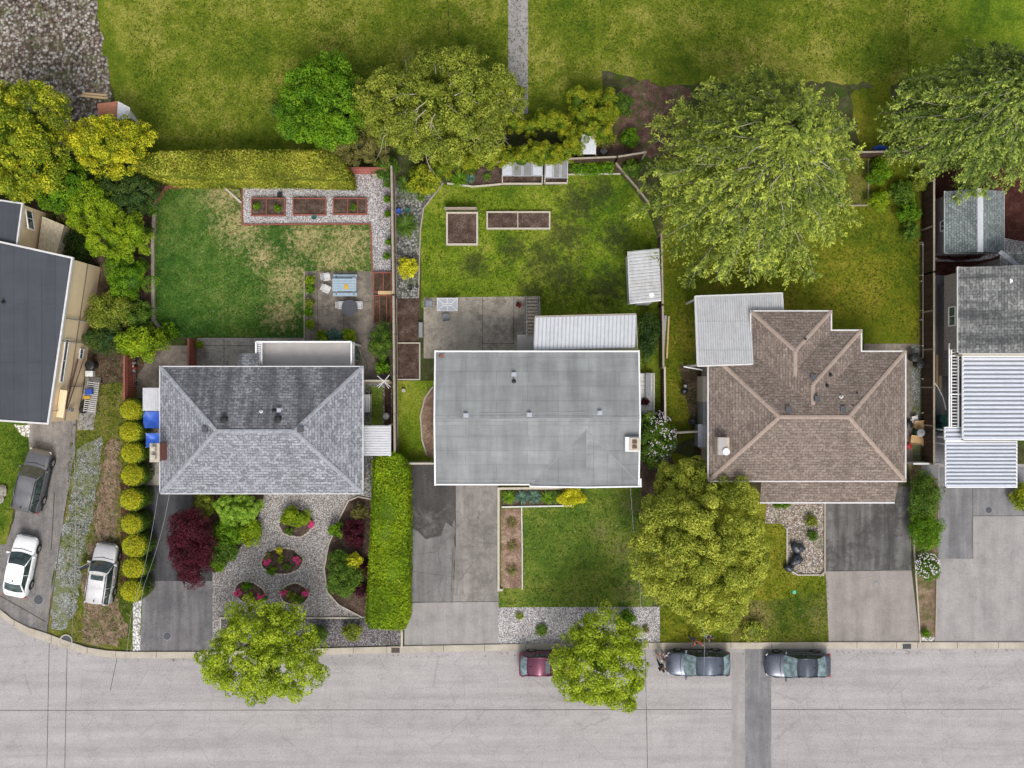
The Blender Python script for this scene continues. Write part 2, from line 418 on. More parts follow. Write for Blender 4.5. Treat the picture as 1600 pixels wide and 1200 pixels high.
def crown(cx, cy, z0, z1, rx, ry, seed, n_clump, n_leaf, leaf=0.22, clump_r=0.22, flat=0.0, tint_tip=0.35, zmin=-0.25, spread=0.45, ragged=0.10, aspect=0.55):
    """leaf arrays for an uneven dome: clumps on an ellipsoid, leaves on each clump"""
    r = rng(seed); h = (z1 - z0) / 2; cz = (z0 + z1) / 2; R = (rx + ry) / 2
    d = sphere_dirs(r, n_clump, zmin)
    rad = 1 - clump_r * 0.8 + r.uniform(-ragged * 1.5, ragged, n_clump)
    inner = r.random(n_clump) < 0.22; rad = np.where(inner, rad * r.uniform(.4, .85, n_clump), rad)
    # big lobes make the outline uneven
    lob = 1 + 0.10 * np.sin(3 * np.arctan2(d[:, 1], d[:, 0]) + seed) + 0.06 * np.sin(5 * np.arctan2(d[:, 1], d[:, 0]) + 2.1 * seed)
    CC = np.stack([cx + d[:, 0] * rx * rad * lob, cy + d[:, 1] * ry * rad * lob, cz + np.maximum(d[:, 2], -1) * h * rad], 1)
    cr = R * clump_r * r.uniform(0.6, 1.3, n_clump); ct = r.uniform(0, 1, n_clump)
    ids = r.choice(n_clump, n_leaf, p=cr ** 2 / (cr ** 2).sum())
    ld = sphere_dirs(r, n_leaf, -0.5)
    q = r.uniform(0.55, 1.08, n_leaf) ** 0.7
    C = CC[ids] + ld * (cr[ids] * q)[:, None] * np.array([1, 1, 0.75])
    Nn = ld * (1 - spread) + r.normal(0, spread, (n_leaf, 3)); Nn[:, 2] += 0.25
    Nn /= np.linalg.norm(Nn, axis=1)[:, None] + 1e-9
    D = np.cross(Nn, r.normal(0, 1, (n_leaf, 3)))
    L = leaf * r.uniform(0.6, 1.4, n_leaf); Wd = L * aspect * r.uniform(.8, 1.3, n_leaf)
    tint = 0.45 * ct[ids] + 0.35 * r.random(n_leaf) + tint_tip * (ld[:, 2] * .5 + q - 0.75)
    return C, D, Nn, L, Wd, tint, CC, cr
def cat_(a, b): return tuple(np.concatenate([x, y]) for x, y in zip(a, b))

def limbs(mb, base, tops, r0, seed, n=7):
    rr = random.Random(seed); b = Vector(base)
    for t in tops:
        t = Vector(t); mid = b.lerp(t, 0.45) + Vector((rr.uniform(-.2, .2), rr.uniform(-.2, .2), (t - b).length * 0.12))
        mb.tube([b, b.lerp(mid, .5) , mid, mid.lerp(t, .6) + Vector((0, 0, .1)), t], [r0, r0 * .75, r0 * .5, r0 * .3, r0 * .1], n)
# ---------------------------------------------------------------- materials
G_ = dict
M = {}
M['grassA'] = m_grass('grass_left', (0.043, 0.104, 0.007), (0.104, 0.171, 0.012), (0.232, 0.244, 0.037), dead_at=.66, seed=1)
M['grassN'] = m_grass('grass_north', (0.073, 0.128, 0.007), (0.159, 0.201, 0.015), (0.329, 0.317, 0.061), dead_at=.70, seed=2)
M['grassB'] = m_grass('grass_patchy', (0.027, 0.091, 0.013), (0.061, 0.145, 0.019), (0.152, 0.229, 0.046), dead=(.52, .42, .20), dead_at=.53, seed=13.5, big=.16, dead_spots=[(350, 305, 42), (375, 350, 50), (480, 372, 42), (545, 380, 52), (450, 440, 44), (440, 490, 34), (410, 400, 30), (520, 410, 40)])
M['grassC'] = m_grass('grass_mossy', (0.068, 0.137, 0.008), (0.176, 0.252, 0.015), (0.328, 0.352, 0.049), dead_at=.75, seed=4, moss=(.042, .050, .018), moss_spots=[(905, 318, 38), (940, 300, 26), (885, 365, 40), (850, 405, 38), (965, 370, 34), (1000, 440, 42), (880, 430, 40), (740, 415, 26), (830, 455, 24), (950, 450, 40), (800, 390, 24)])
M['grassF'] = m_grass('grass_front', (0.065, 0.137, 0.016), (0.116, 0.185, 0.023), (0.210, 0.249, 0.040), dead=(.27, .21, .10), dead_at=.58, seed=5, dead_spots=[(975, 860, 40), (985, 920, 40), (940, 830, 30), (985, 790, 30)])
M['grassD'] = m_grass('grass_olive', (0.084, 0.133, 0.007), (0.168, 0.190, 0.011), (0.281, 0.253, 0.028), dead=(.34, .22, .07), dead_at=.68, seed=6)
M['grassE'] = m_grass('grass_weedy', (0.049, 0.091, 0.007), (0.122, 0.146, 0.015), (0.232, 0.207, 0.049), dead=(.30, .23, .10), dead_at=.58, seed=7)
M['soilr'] = m_soil('weedy_red_soil', (.15, .085, .065), (.36, .25, .20), green=.7, seed=9)
M['dirt'] = m_soil('packed_dirt', (.21, .145, .095), (.42, .33, .24), green=.85, seed=1, gcol=(.085, .105, .02))
M['dirt2'] = m_soil('bare_dirt', (.25, .17, .115), (.45, .34, .25), green=.3, seed=2)
M['soil'] = m_soil('garden_soil', (.085, .055, .038), (.24, .175, .13), green=.35, seed=3)
M['soilb'] = m_soil('bed_soil', (.085, .055, .042), (.23, .175, .14), seed=4)
M['soild'] = m_soil('dark_soil', (.045, .025, .018), (.13, .08, .055), seed=5)
M['mulch'] = m_soil('red_mulch', (.075, .028, .022), (.17, .075, .06), seed=6)
M['bark'] = m_soil('bark_mulch', (.24, .155, .11), (.52, .40, .30), seed=7)
M['ground'] = m_soil('ground', (.07, .07, .03), (.15, .15, .08), green=1.0, seed=8, gcol=(.05, .09, .012))
M['rubble'] = m_gravel('stony_ground', [(.30, .26, .22), (.12, .085, .07), (.45, .42, .38), (.20, .15, .12), (.10, .08, .06)], 5.5, .6, (.09, .10, .03))
M['gravB'] = m_gravel('pale_gravel', [(.62, .60, .62), (.42, .37, .36), (.76, .76, .77), (.52, .47, .44), (.33, .31, .32), (.66, .62, .57)], 15)
M['gravF'] = m_gravel('mixed_gravel', [(.46, .42, .40), (.32, .28, .26), (.62, .60, .59), (.40, .36, .33), (.26, .25, .25), (.52, .47, .41)], 15.0)
M['gravS'] = m_gravel('grey_gravel', [(.26, .26, .25), (.14, .14, .13), (.40, .39, .37), (.19, .17, .15)], 8.0, .6, (.07, .10, .02))
M['gravD'] = m_gravel('dark_gravel', [(.22, .20, .21), (.13, .12, .13), (.34, .32, .33), (.17, .14, .14)], 12.0, .3, (.09, .08, .04))
M['gravA'] = m_gravel('weedy_gravel', [(.33, .35, .33), (.25, .26, .24), (.43, .44, .42), (.28, .27, .24)], 13.0, .8, (.13, .15, .045), seed=3, weed_at=.52)
M['gravD2'] = m_gravel('brown_gravel', [(.44, .36, .30), (.28, .22, .18), (.60, .54, .49), (.34, .30, .27)], 10.0, .3, seed=2)
M['road'] = m_paving('road_asphalt', (.375, .352, .348), stain=(.22, .21, .21), stain_amt=.45, stain_at=.60, streak=.14, speck=.18, seed=1, low=.5, saxis='x', crack=.2)
M['kerb'] = m_paving('kerb_concrete', (.45, .40, .33), stain=(.16, .15, .12), stain_amt=.5, stain_at=.62, streak=.05, seed=2)
M['asphA'] = m_paving('worn_asphalt', (.23, .215, .205), stain=(.10, .10, .105), stain_amt=.55, stain_at=.52, warm=(.29, .255, .21), speck=.18, seed=3, crack=.22)
M['asphB'] = m_paving('dark_asphalt', (.085, .085, .09), stain=(.035, .035, .04), stain_amt=.6, stain_at=.54, speck=.2, seed=4, streak=.4)
M['asphB2'] = m_paving('grey_asphalt', (.19, .18, .185), stain=(.09, .09, .095), stain_amt=.6, stain_at=.54, speck=.16, seed=5, streak=.3)
M['asphC'] = m_paving('black_asphalt', (.075, .071, .069), stain=(.19, .18, .172), stain_amt=.7, stain_at=.58, speck=.25, seed=6)
M['asphC1'] = m_paving('patched_asphalt', (.205, .197, .193), stain=(.12, .11, .105), stain_amt=.6, stain_at=.58, speck=.15, seed=9, crack=.4)
M['asphC2'] = m_paving('pale_asphalt', (.27, .248, .23), stain=(.13, .12, .11), stain_amt=.65, stain_at=.54, speck=.13, seed=7, crack=.35)
M['apron'] = m_paving('driveway_apron', (.32, .30, .29), stain=(.26, .24, .235), stain_amt=.4, speck=.12, seed=8, streak=.12)
M['apronD'] = m_paving('apron_right', (.30, .268, .25), stain=(.24, .22, .21), stain_amt=.4, speck=.14, seed=18, streak=.15)
M['asphD'] = m_paving('stained_asphalt', (.15, .145, .14), stain=(.055, .05, .048), stain_amt=.7, stain_at=.52, speck=.16, seed=10, streak=.5, crack=.3)
M['asphE'] = m_paving('blue_grey_asphalt', (.225, .22, .225), stain=(.14, .135, .14), stain_amt=.5, stain_at=.54, speck=.15, seed=11)
M['asphE2'] = m_paving('light_asphalt', (.325, .305, .298), stain=(.19, .185, .18), stain_amt=.5, stain_at=.60, speck=.13, seed=12, streak=.1)
M['patioB'] = m_paving('stained_patio', (.275, .235, .195), stain=(.11, .095, .08), stain_amt=.7, stain_at=.50, warm=(.34, .28, .20), speck=.2, seed=13, streak=.1)
M['patioC'] = m_paving('mossy_patio', (.42, .375, .31), stain=(.165, .145, .12), stain_amt=.75, stain_at=.54, warm=(.26, .22, .17), speck=.25, seed=14, streak=.08)
M['conc'] = m_paving('old_concrete', (.37, .34, .29), stain=(.15, .14, .12), stain_amt=.75, stain_at=.52, speck=.22, seed=15, streak=.06)
M['whiterock'] = m_gravel('white_rock', [(.78, .77, .74), (.55, .52, .48), (.88, .88, .86), (.42, .38, .34)], 9.0)
M['joint'] = m_plain('joint', (.07, .06, .05), .95)
M['white'] = m_plain('white_paint', (.80, .80, .80), .5, var=.05)
M['offwhite'] = m_plain('weathered_white', (.62, .61, .60), .6, var=.15)
M['timber'] = m_plain('weathered_timber', (.34, .29, .23), .85, var=.3, scale=6)
M['timberp'] = m_plain('pale_timber', (.50, .45, .37), .85, var=.2, scale=6)
M['newwood'] = m_plain('new_lumber', (.60, .42, .22), .8, var=.2, scale=6)
M['redwood'] = m_plain('red_stained_wood', (.26, .085, .06), .8, var=.25, scale=5)
M['edging'] = m_plain('concrete_edging', (.46, .41, .34), .9, var=.2)
M['black'] = m_plain('black_plastic', (.018, .018, .02), .45, var=.2)
M['dgrey'] = m_plain('dark_grey_metal', (.07, .075, .085), .5, var=.2)
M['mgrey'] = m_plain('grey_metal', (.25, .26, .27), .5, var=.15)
M['rust'] = m_plain('rusty_iron', (.13, .075, .055), .85, var=.35, scale=12)
M['blue'] = m_plain('blue_plastic', (.03, .08, .40), .45, var=.2)
M['tarp'] = m_plain('blue_tarp', (.03, .11, .50), .45, var=.3, scale=2.2)
M['green'] = m_plain('green_plastic', (.02, .09, .07), .45, var=.2)
M['yellow'] = m_plain('yellow_plastic', (.55, .35, .04), .5, var=.15)
M['red'] = m_plain('red_plastic', (.35, .035, .03), .5, var=.2)
M['cardb'] = m_plain('cardboard', (.52, .34, .17), .9, var=.2)
M['terra'] = m_plain('terracotta', (.36, .15, .09), .85, var=.2)
M['brickr'] = m_planks('red_brick', (.20, .075, .06), (.28, .11, .09), .08, vertical=False, gap=1.6)
M['stuccoA'] = m_plain('tan_stucco', (.84, .65, .42), .9, var=.08, scale=1.2, fine=25)
M['sidingA'] = m_planks('cream_siding', (.66, .57, .42), (.70, .61, .46), .25, gap=.7)
M['wallW'] = m_planks('cream_lap_siding', (.60, .55, .46), (.62, .57, .48), .2, vertical=False, gap=.6)
M['wallG'] = m_planks('mauve_lap_siding', (.29, .25, .245), (.31, .265, .26), .2, vertical=False, gap=.55)
M['wallB'] = m_planks('pale_lap_siding', (.50, .50, .49), (.52, .52, .51), .2, vertical=False, gap=.6)
M['wallT'] = m_plain('tan_wall', (.50, .42, .33), .9, var=.1)
M['roofA'] = m_roll('charcoal_rolled_roof', (.068, .075, .088), .95, 8, .7, .15, horiz=False)
M['roofB'] = m_shingle('grey_shingles', (.165, .172, .19), (.32, .33, .36), (.52, .53, .57), .15, (.10, .10, .11), st_at=.6)
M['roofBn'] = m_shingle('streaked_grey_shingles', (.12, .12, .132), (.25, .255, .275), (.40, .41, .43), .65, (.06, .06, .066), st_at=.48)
M['capB'] = m_plain('grey_ridge_shingles', (.285, .295, .32), .9, var=.45, scale=5)
M['roofC'] = m_roll('grey_torch_roof', (.285, .297, .300), 1.0, 4.2, .72, .34)
M['roofD'] = m_shingle('brown_shingles', (.155, .122, .103), (.25, .20, .17), (.40, .335, .28), .3, (.12, .085, .07), mort=.5, st_at=.6)
M['capD'] = m_plain('tan_ridge_shingles', (.34, .265, .22), .9, var=.25, scale=4)
M['valD'] = m_plain('valley_shingles', (.235, .16, .145), .9, var=.2)
M['roofE'] = m_shingle('mottled_grey_shingles', (.13, .135, .135), (.31, .31, .30), (.44, .44, .43), .75, (.05, .052, .055), st_at=.54)
M['roofS'] = m_shingle('slate_green_shingles', (.14, .165, .165), (.26, .30, .30), (.36, .37, .38), .05, w=.25, h=.17)
M['capE'] = m_plain('white_ridge_metal', (.58, .60, .64), .6, var=.1)
M['wmetal'] = m_panel('white_sheet_metal', (.60, .61, .64), (.40, .40, .42), .5)
M['wmetalC'] = m_panel('white_porch_sheet', (.58, .60, .62), (.42, .43, .45), .6)
M['wmetalD'] = m_panel('dirty_white_sheet', (.55, .55, .555), (.36, .35, .35), .75)
M['wmetalE'] = m_panel('white_carport_sheet', (.58, .61, .68), (.42, .44, .50), .4)
M['tin'] = m_panel('galvanised_tin', (.50, .51, .52), (.28, .26, .24), .7)
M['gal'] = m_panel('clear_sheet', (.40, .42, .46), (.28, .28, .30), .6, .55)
M['deck'] = m_plain('grey_deck_coating', (.40, .375, .36), .8, var=.12, scale=1.2)
M['polyc'] = m_panel('cloudy_polycarbonate', (.17, .175, .18), (.11, .105, .085), .8, .6)
M['rubber'] = m_plain('rubber', (.015, .015, .016), .8, var=.1)
M['glass'] = m_glass('dark_glass')
M['cglass'] = m_glass('car_glass', (.035, .055, .055), .05)
M['cglass2'] = m_glass('car_glass_reflecting', (.14, .20, .21), .05)
M['chrome'] = m_plain('bright_metal', (.62, .62, .63), .25, .8, var=.1)
M['lampw'] = m_plain('lamp_lens', (.62, .62, .60), .15, var=.1)
M['lampr'] = m_plain('tail_lens', (.45, .02, .015), .2, var=.2)
M['fenceg'] = m_planks('grey_brown_boards', (.115, .085, .065), (.17, .13, .10), .15)
M['fenced'] = m_planks('dark_brown_boards', (.060, .036, .024), (.10, .06, .04), .15)
M['fencer'] = m_planks('red_boards', (.30, .085, .055), (.36, .11, .075), .15)
M['fencep'] = m_planks('pinkish_red_boards', (.42, .13, .11), (.48, .17, .14), .28)
M['bluetable'] = m_plain('pale_blue_paint', (.33, .42, .49), .6, var=.15)
M['trunk'] = m_plain('bark', (.16, .13, .10), .95, var=.35, scale=8)
M['twig'] = m_plain('pale_twigs', (.36, .32, .25), .95, var=.3, scale=8)

# leaves: dark inner / middle / light tip
M['l_gold'] = m_leaf('golden_foliage', (.07, .12, .008), (.24, .28, .012), (.66, .60, .03))
M['l_ball'] = m_leaf('clipped_gold_foliage', (.03, .065, .006), (.10, .16, .008), (.58, .54, .02), gain=1.15)
M['l_grass'] = m_leaf('grass_blades', (.035, .075, .008), (.10, .16, .015), (.26, .28, .04), gain=1.0)
M['l_goldg'] = m_leaf('gold_green_foliage', (.045, .09, .008), (.17, .23, .012), (.56, .53, .03))
M['l_lime'] = m_leaf('lime_foliage', (.07, .13, .008), (.20, .31, .010), (.42, .50, .02), gain=1.12)
M['l_bright'] = m_leaf('bright_green_foliage', (.035, .10, .006), (.11, .24, .008), (.26, .42, .015), gain=1.05)
M['l_mid'] = m_leaf('mid_green_foliage', (.03, .075, .010), (.075, .15, .015), (.19, .27, .03))
M['l_dark'] = m_leaf('dark_green_foliage', (.015, .045, .010), (.04, .085, .016), (.12, .16, .03))
M['l_olive'] = m_leaf('olive_foliage', (.045, .08, .012), (.16, .20, .02), (.40, .43, .06))
M['l_olivb'] = m_leaf('brownish_foliage', (.05, .06, .015), (.13, .125, .03), (.26, .22, .07))
M['l_conif'] = m_leaf('drooping_conifer_foliage', (.024, .052, .010), (.155, .205, .028), (.54, .60, .09), var=.2, gain=1.22)
M['l_conif2'] = m_leaf('green_conifer_foliage', (.018, .04, .010), (.115, .17, .026), (.46, .53, .10), var=.2, gain=1.35)
M['l_maple'] = m_leaf('yellow_green_foliage', (.07, .10, .015), (.23, .265, .028), (.52, .53, .08), var=.2, gain=1.35)
M['l_street'] = m_leaf('young_lime_foliage', (.08, .14, .010), (.27, .36, .015), (.54, .62, .05), var=.2, gain=1.12)
M['l_hedgeB'] = m_leaf('olive_hedge_foliage', (.06, .09, .008), (.22, .235, .018), (.52, .49, .08), var=.4)
M['l_hedgeF'] = m_leaf('lime_hedge_foliage', (.06, .12, .004), (.19, .30, .006), (.44, .54, .015), var=.35, gain=1.05)
M['l_purple'] = m_leaf('purple_foliage', (.014, .004, .007), (.060, .008, .016), (.16, .025, .045))
M['l_round'] = m_leaf('clipped_green_foliage', (.08, .17, .015), (.20, .34, .03), (.38, .54, .07), var=.15, gain=1.25)
M['l_blue'] = m_leaf('blue_green_foliage', (.03, .07, .05), (.08, .16, .11), (.19, .30, .22))
M['l_yellow'] = m_leaf('yellow_foliage', (.22, .24, .01), (.52, .50, .02), (.80, .74, .06))
M['l_arbor'] = m_leaf('cedar_foliage', (.035, .075, .006), (.14, .20, .010), (.40, .38, .02), var=.3)
M['f_white'] = m_plain('white_petals', (.75, .72, .74), .7, var=.1)
M['f_pink'] = m_plain('magenta_petals', (.62, .03, .18), .7, var=.25)
M['f_lilac'] = m_plain('pale_lilac_petals', (.70, .64, .70), .7, var=.1)

# ---------------------------------------------------------------- ground
def jit(poly, amp, seed=1, step=0.45, closed=True):
    rr = random.Random(seed); out = []; n = len(poly)
    for i in range(n if closed else n - 1):
        a = Vector(poly[i]); b = Vector(poly[(i + 1) % n]); k = max(1, int((b - a).length / step))
        for j in range(k):
            p = a.lerp(b, j / k); out.append((p.x + rr.uniform(-amp, amp), p.y + rr.uniform(-amp, amp)))
    return out
NP = [0]
def patch(name, px, mat, lvl=1, amp=0.0, z=None):
    NP[0] += 1
    poly = [XY(*p) for p in px]
    if amp: poly = jit(poly, amp, NP[0])
    mb = MB(); zz = 0.004 * lvl + 0.0004 * (NP[0] % 9) if z is None else z
    mb.prism(poly, -0.02, zz)
    return struct(name, mb, M[mat])

mb = MB(); mb.prism([(-160, -160), (160, -160), (160, 160), (-160, 160)], -0.5, 0.0)
struct('ground', mb, M['ground'])

kerb_o = [(-400, 830), (-120, 905), (0, 951), (20, 967), (45, 980), (76, 990), (100, 999), (136, 1011), (168, 1016), (200, 1018), (320, 1018), (484, 1013), (640, 1009), (800, 1006), (960, 1004), (1280, 1003), (1600, 1003), (2100, 1002)]
kerb_i = [(-400, 841), (-120, 916), (0, 961), (18, 976), (42, 991), (74, 1002), (98, 1010), (133, 1021), (166, 1026), (200, 1028), (320, 1028), (484, 1023), (640, 1019), (800, 1016), (960, 1014), (1280, 1013), (1600, 1013), (2100, 1012)]
patch('road', kerb_i + [(2100, 1215), (-400, 1215)], 'road', 2)
mb = MB(); mb.prism([XY(*p) for p in kerb_o] + [XY(*p) for p in kerb_i[::-1]], -0.05, 0.10)
struct('kerb', mb, M['kerb'])
mb = MB(); mb.prism([XY(-400, 1215), XY(2100, 1215), XY(2100, 1225), XY(-400, 1225)], -0.05, 0.10); struct('kerb', mb, M['kerb'])
mb = MB()                                       # joints between the kerb stones
def on_kerb(x, line):
    for a, b in zip(line, line[1:]):
        if a[0] <= x <= b[0]: t = (x - a[0]) / (b[0] - a[0]); return (x, a[1] + t * (b[1] - a[1]))
for x in [22, 80, 136, 181, 244, 308, 372, 436, 502, 552, 604, 693, 757, 821, 885, 949, 1013, 1078, 1142, 1206, 1270, 1339, 1401, 1434, 1496, 1560]:
    a, b = on_kerb(x, kerb_o), on_kerb(x, kerb_i)
    mb.beam(P(a[0], a[1], .102), P(b[0], b[1], .102), .03, .006)
struct('kerb_joints', mb, M['joint'])
# seams in the road
mb = MB()
for a, b in (((77, 1005), (73, 1210)), ((105, 1012), (101, 1210)), ((183, 1028), (172, 1080)), ((1008, 1014), (1012, 1210)), ((0, 1110), (1600, 1108))):
    mb.beam(P(*a, .010), P(*b, .010), .04, .004)
struct('road_seams', mb, M['joint'])
patch('road_repair', [(1143, 1019), (1164, 1019), (1164, 1205), (1143, 1205)], 'apron', 3)
patch('road_repair', [(1164, 1014), (1205, 1014), (1205, 1205), (1164, 1205)], 'asphE', 3)

# --- first lot (charcoal roof)
patch('lawn', [(-200, 600), (46, 660), (46, 702), (30, 758), (18, 812), (10, 850), (-6, 862), (-200, 862)], 'grassA', 1, .06)
patch('driveway', [(40, 640), (118, 640), (118, 700), (108, 760), (96, 832), (82, 905), (74, 989), (45, 979), (20, 966), (0, 950), (-60, 928), (-60, 858), (10, 850), (22, 812), (30, 760), (46, 702)], 'asphA', 2, .05)
patch('rock_bed', [(20, 664), (48, 664), (46, 684), (36, 682)], 'whiterock', 3, .08)
patch('verge', [(118, 560), (222, 560), (222, 1016), (168, 1014), (110, 1000), (74, 988), (84, 900), (98, 830), (110, 755), (118, 700)], 'grassE', 1)
patch('gravel_strip', [(122, 706), (140, 690), (158, 680), (161, 694), (158, 735), (152, 770), (143, 812), (134, 850), (126, 900), (122, 950), (104, 985), (80, 980), (84, 905), (98, 832), (110, 760)], 'gravA', 3, .16)
patch('dirt_track', [(165, 695), (186, 685), (188, 745), (184, 800), (186, 950), (204, 990), (170, 1012), (128, 1002), (130, 930), (138, 850), (146, 812), (154, 770), (158, 730)], 'dirt', 3, .25)
patch('bare_track', [(168, 705), (181, 700), (181, 745), (174, 790), (168, 845), (152, 845), (150, 812), (158, 770), (162, 730)], 'dirt2', 4, .2)
patch('gravel_strip', [(208, 936), (221, 936), (219, 1017), (208, 1017)], 'whiterock', 3, .04)
patch('garden_soil', [(30, 300), (245, 290), (246, 530), (210, 600), (130, 600), (120, 400)], 'soil', 2, .1)
patch('concrete_path', [(134, 590), (158, 590), (146, 672), (120, 672)], 'asphE2', 4, .03)
mb = MB()
for a, b in (((0, 931), (72, 972)), ((74, 985), (96, 832)), ((118, 700), (119, 655)), ((85, 770), (80, 860))): mb.beam(P(*a, .018), P(*b, .018), .06, .004)
struct('driveway_seams', mb, M['joint'])

# --- second lot (grey hip roof)
patch('lawn', [(245, 318), (263, 293), (320, 290), (375, 296), (379, 352), (578, 351), (581, 424), (492, 424), (475, 428), (475, 527), (262, 527), (243, 500), (240, 440), (243, 380)], 'grassB', 3, .04)
patch('gravel_path', [(379, 290), (540, 290), (546, 270), (609, 268), (611, 425), (582, 425), (580, 350), (379, 351)], 'gravB', 4, .02)
patch('patio', [(475, 424), (584, 424), (612, 424), (612, 602), (560, 602), (475, 560)], 'patioB', 3)
patch('concrete_path', [(308, 528), (476, 528), (476, 580), (308, 585)], 'conc', 4)
patch('yard', [(214, 540), (308, 540), (308, 600), (252, 770), (222, 770), (214, 640)], 'patioB', 2)
patch('concrete_path', [(224, 715), (254, 715), (254, 760), (224, 760)], 'conc', 3)
patch('driveway', [(224, 758), (334, 758), (333, 908), (224, 908)], 'asphB', 3)
patch('driveway', [(224, 908), (333, 908), (332, 1017), (219, 1017)], 'asphB2', 3)
patch('garden_soil', [(300, 772), (412, 772), (404, 812), (380, 850), (345, 892), (334, 895), (300, 860)], 'soil', 4, .05)
patch('gravel_garden', [(404, 770), (582, 770), (582, 965), (345, 965), (345, 1016), (332, 1016), (332, 890), (345, 892), (380, 850), (402, 810)], 'gravF', 3)
patch('gravel_strip', [(346, 966), (628, 966), (628, 1008), (484, 1012), (346, 1015)], 'gravD', 4)
patch('garden_bed', [(582, 778), (560, 776), (545, 782), (533, 805), (522, 825), (514, 850), (507, 888), (512, 925), (530, 945), (550, 958), (582, 968)], 'soilb', 5, .03)
patch('side_yard', [(560, 600), (612, 600), (612, 770), (560, 770)], 'gravS', 3)
patch('lawn', [(580, 604), (598, 604), (598, 664), (580, 664)], 'grassF', 4, .03)
patch('bare_bed', [(601, 600), (611, 600), (611, 664), (601, 664)], 'soild', 4)

# --- third lot (flat grey roof)
patch('gravel_bed', [(612, 285), (692, 283), (664, 325), (658, 362), (655, 466), (620, 466)], 'gravS', 3)
patch('garden_soil', [(620, 466), (656, 466), (656, 594), (620, 594)], 'soilb', 3)
patch('lawn', [(620, 595), (680, 595), (680, 724), (620, 724)], 'grassC', 2)
patch('garden_bed', [(680, 604), (672, 606), (662, 625), (658, 650), (660, 685), (668, 712), (680, 718)], 'bark', 4, .03)
patch('lawn', [(692, 288), (740, 292), (884, 289), (888, 272), (968, 272), (990, 296), (1010, 325), (1036, 390), (1036, 640), (998, 640), (845, 560), (658, 480), (658, 362), (665, 322)], 'grassC', 2, .02)
patch('patio', [(662, 465), (842, 463), (844, 560), (662, 560)], 'patioC', 3)
patch('planting_bed', [(736, 255), (786, 255), (786, 289), (736, 289)], 'soilb', 3)
patch('planting_bed', [(885, 252), (970, 246), (970, 272), (888, 272)], 'soil', 3)
patch('driveway', [(637, 722), (712, 722), (712, 756), (712, 780), (712, 800), (711, 850), (637, 850)], 'asphC', 3)
patch('driveway', [(637, 822), (652, 828), (664, 842), (678, 838), (690, 836), (697, 818), (706, 822), (712, 800), (708, 941), (637, 942)], 'asphC1', 4, .10)
patch('driveway', [(712, 755), (779, 755), (779, 941), (708, 941), (712, 850)], 'asphC2', 4)
patch('driveway', [(632, 942), (779, 940), (779, 1006), (632, 1009)], 'apron', 4)
patch('lawn', [(778, 758), (1020, 758), (1020, 949), (778, 949)], 'grassF', 2, .01)
patch('planting_bed', [(783, 765), (895, 765), (895, 789), (783, 791)], 'soil', 3)
patch('mulch_bed', [(783, 795), (815, 795), (815, 919), (783, 919)], 'bark', 4)
patch('gravel_strip', [(778, 949), (1031, 948), (1031, 1004), (778, 1006)], 'gravB', 3)
patch('garden_bed', [(998, 715), (1045, 700), (1060, 750), (1020, 800), (1003, 830), (1003, 760)], 'soilb', 3, .08)

# --- fourth lot (brown roof)
patch('lawn', [(1036, 245), (1438, 245), (1438, 560), (1036, 700)], 'grassD', 1)
patch('lawn', [(1031, 700), (1300, 785), (1294, 1003), (1031, 1004)], 'grassD', 1)
patch('weedy_verge', [(1130, 945), (1294, 925), (1294, 1003), (1130, 1003)], 'grassE', 2, .15)
patch('side_yard', [(1060, 570), (1112, 570), (1112, 760), (1085, 760), (1085, 680)], 'soil', 2)
patch('gravel_bed', [(1198, 780), (1290, 780), (1290, 898), (1240, 898), (1229, 888), (1229, 830), (1222, 818), (1195, 818)], 'gravD2', 4, .02)
patch('driveway', [(1290, 760), (1422, 760), (1424, 892), (1290, 893)], 'asphD', 3)
patch('driveway', [(1290, 893), (1424, 891), (1437, 1003), (1295, 1003)], 'apronD', 3)
patch('concrete_path', [(1350, 537), (1438, 537), (1438, 725), (1412, 725), (1412, 556), (1350, 556)], 'patioB', 3)
patch('gravel_strip', [(1424, 540), (1438, 540), (1438, 725), (1426, 725)], 'gravA', 4)
patch('planter', [(1420, 722), (1475, 722), (1466, 860), (1461, 1002), (1437, 1002), (1428, 870)], 'dirt', 3)
patch('vegetable_plot', [(1290, 250), (1356, 250), (1356, 322), (1290, 322)], 'grassE', 3, .05)

# --- fifth lot (right edge)
patch('mulch', [(1440, 262), (1700, 262), (1700, 470), (1440, 560)], 'mulch', 2)
patch('side_yard', [(1440, 430), (1500, 430), (1500, 760), (1440, 740)], 'asphE', 3)
patch('gravel_edge', [(1458, 401), (1470, 405), (1500, 407), (1530, 404), (1545, 396), (1545, 388), (1570, 372), (1600, 378), (1640, 380), (1640, 392), (1570, 394), (1548, 404), (1530, 408), (1500, 409), (1462, 408)], 'gravB', 4, .05)
patch('driveway', [(1466, 725), (1700, 725), (1700, 1003), (1461, 1003), (1466, 872)], 'asphE2', 3)
patch('driveway', [(1468, 730), (1520, 730), (1520, 873), (1466, 873)], 'asphE', 4)
patch('driveway', [(1520, 730), (1640, 730), (1640, 806), (1520, 806)], 'asphE', 4, .04)
patch('rock_bed', [(1440, 995), (1461, 995), (1461, 1002), (1440, 1002)], 'whiterock', 4)

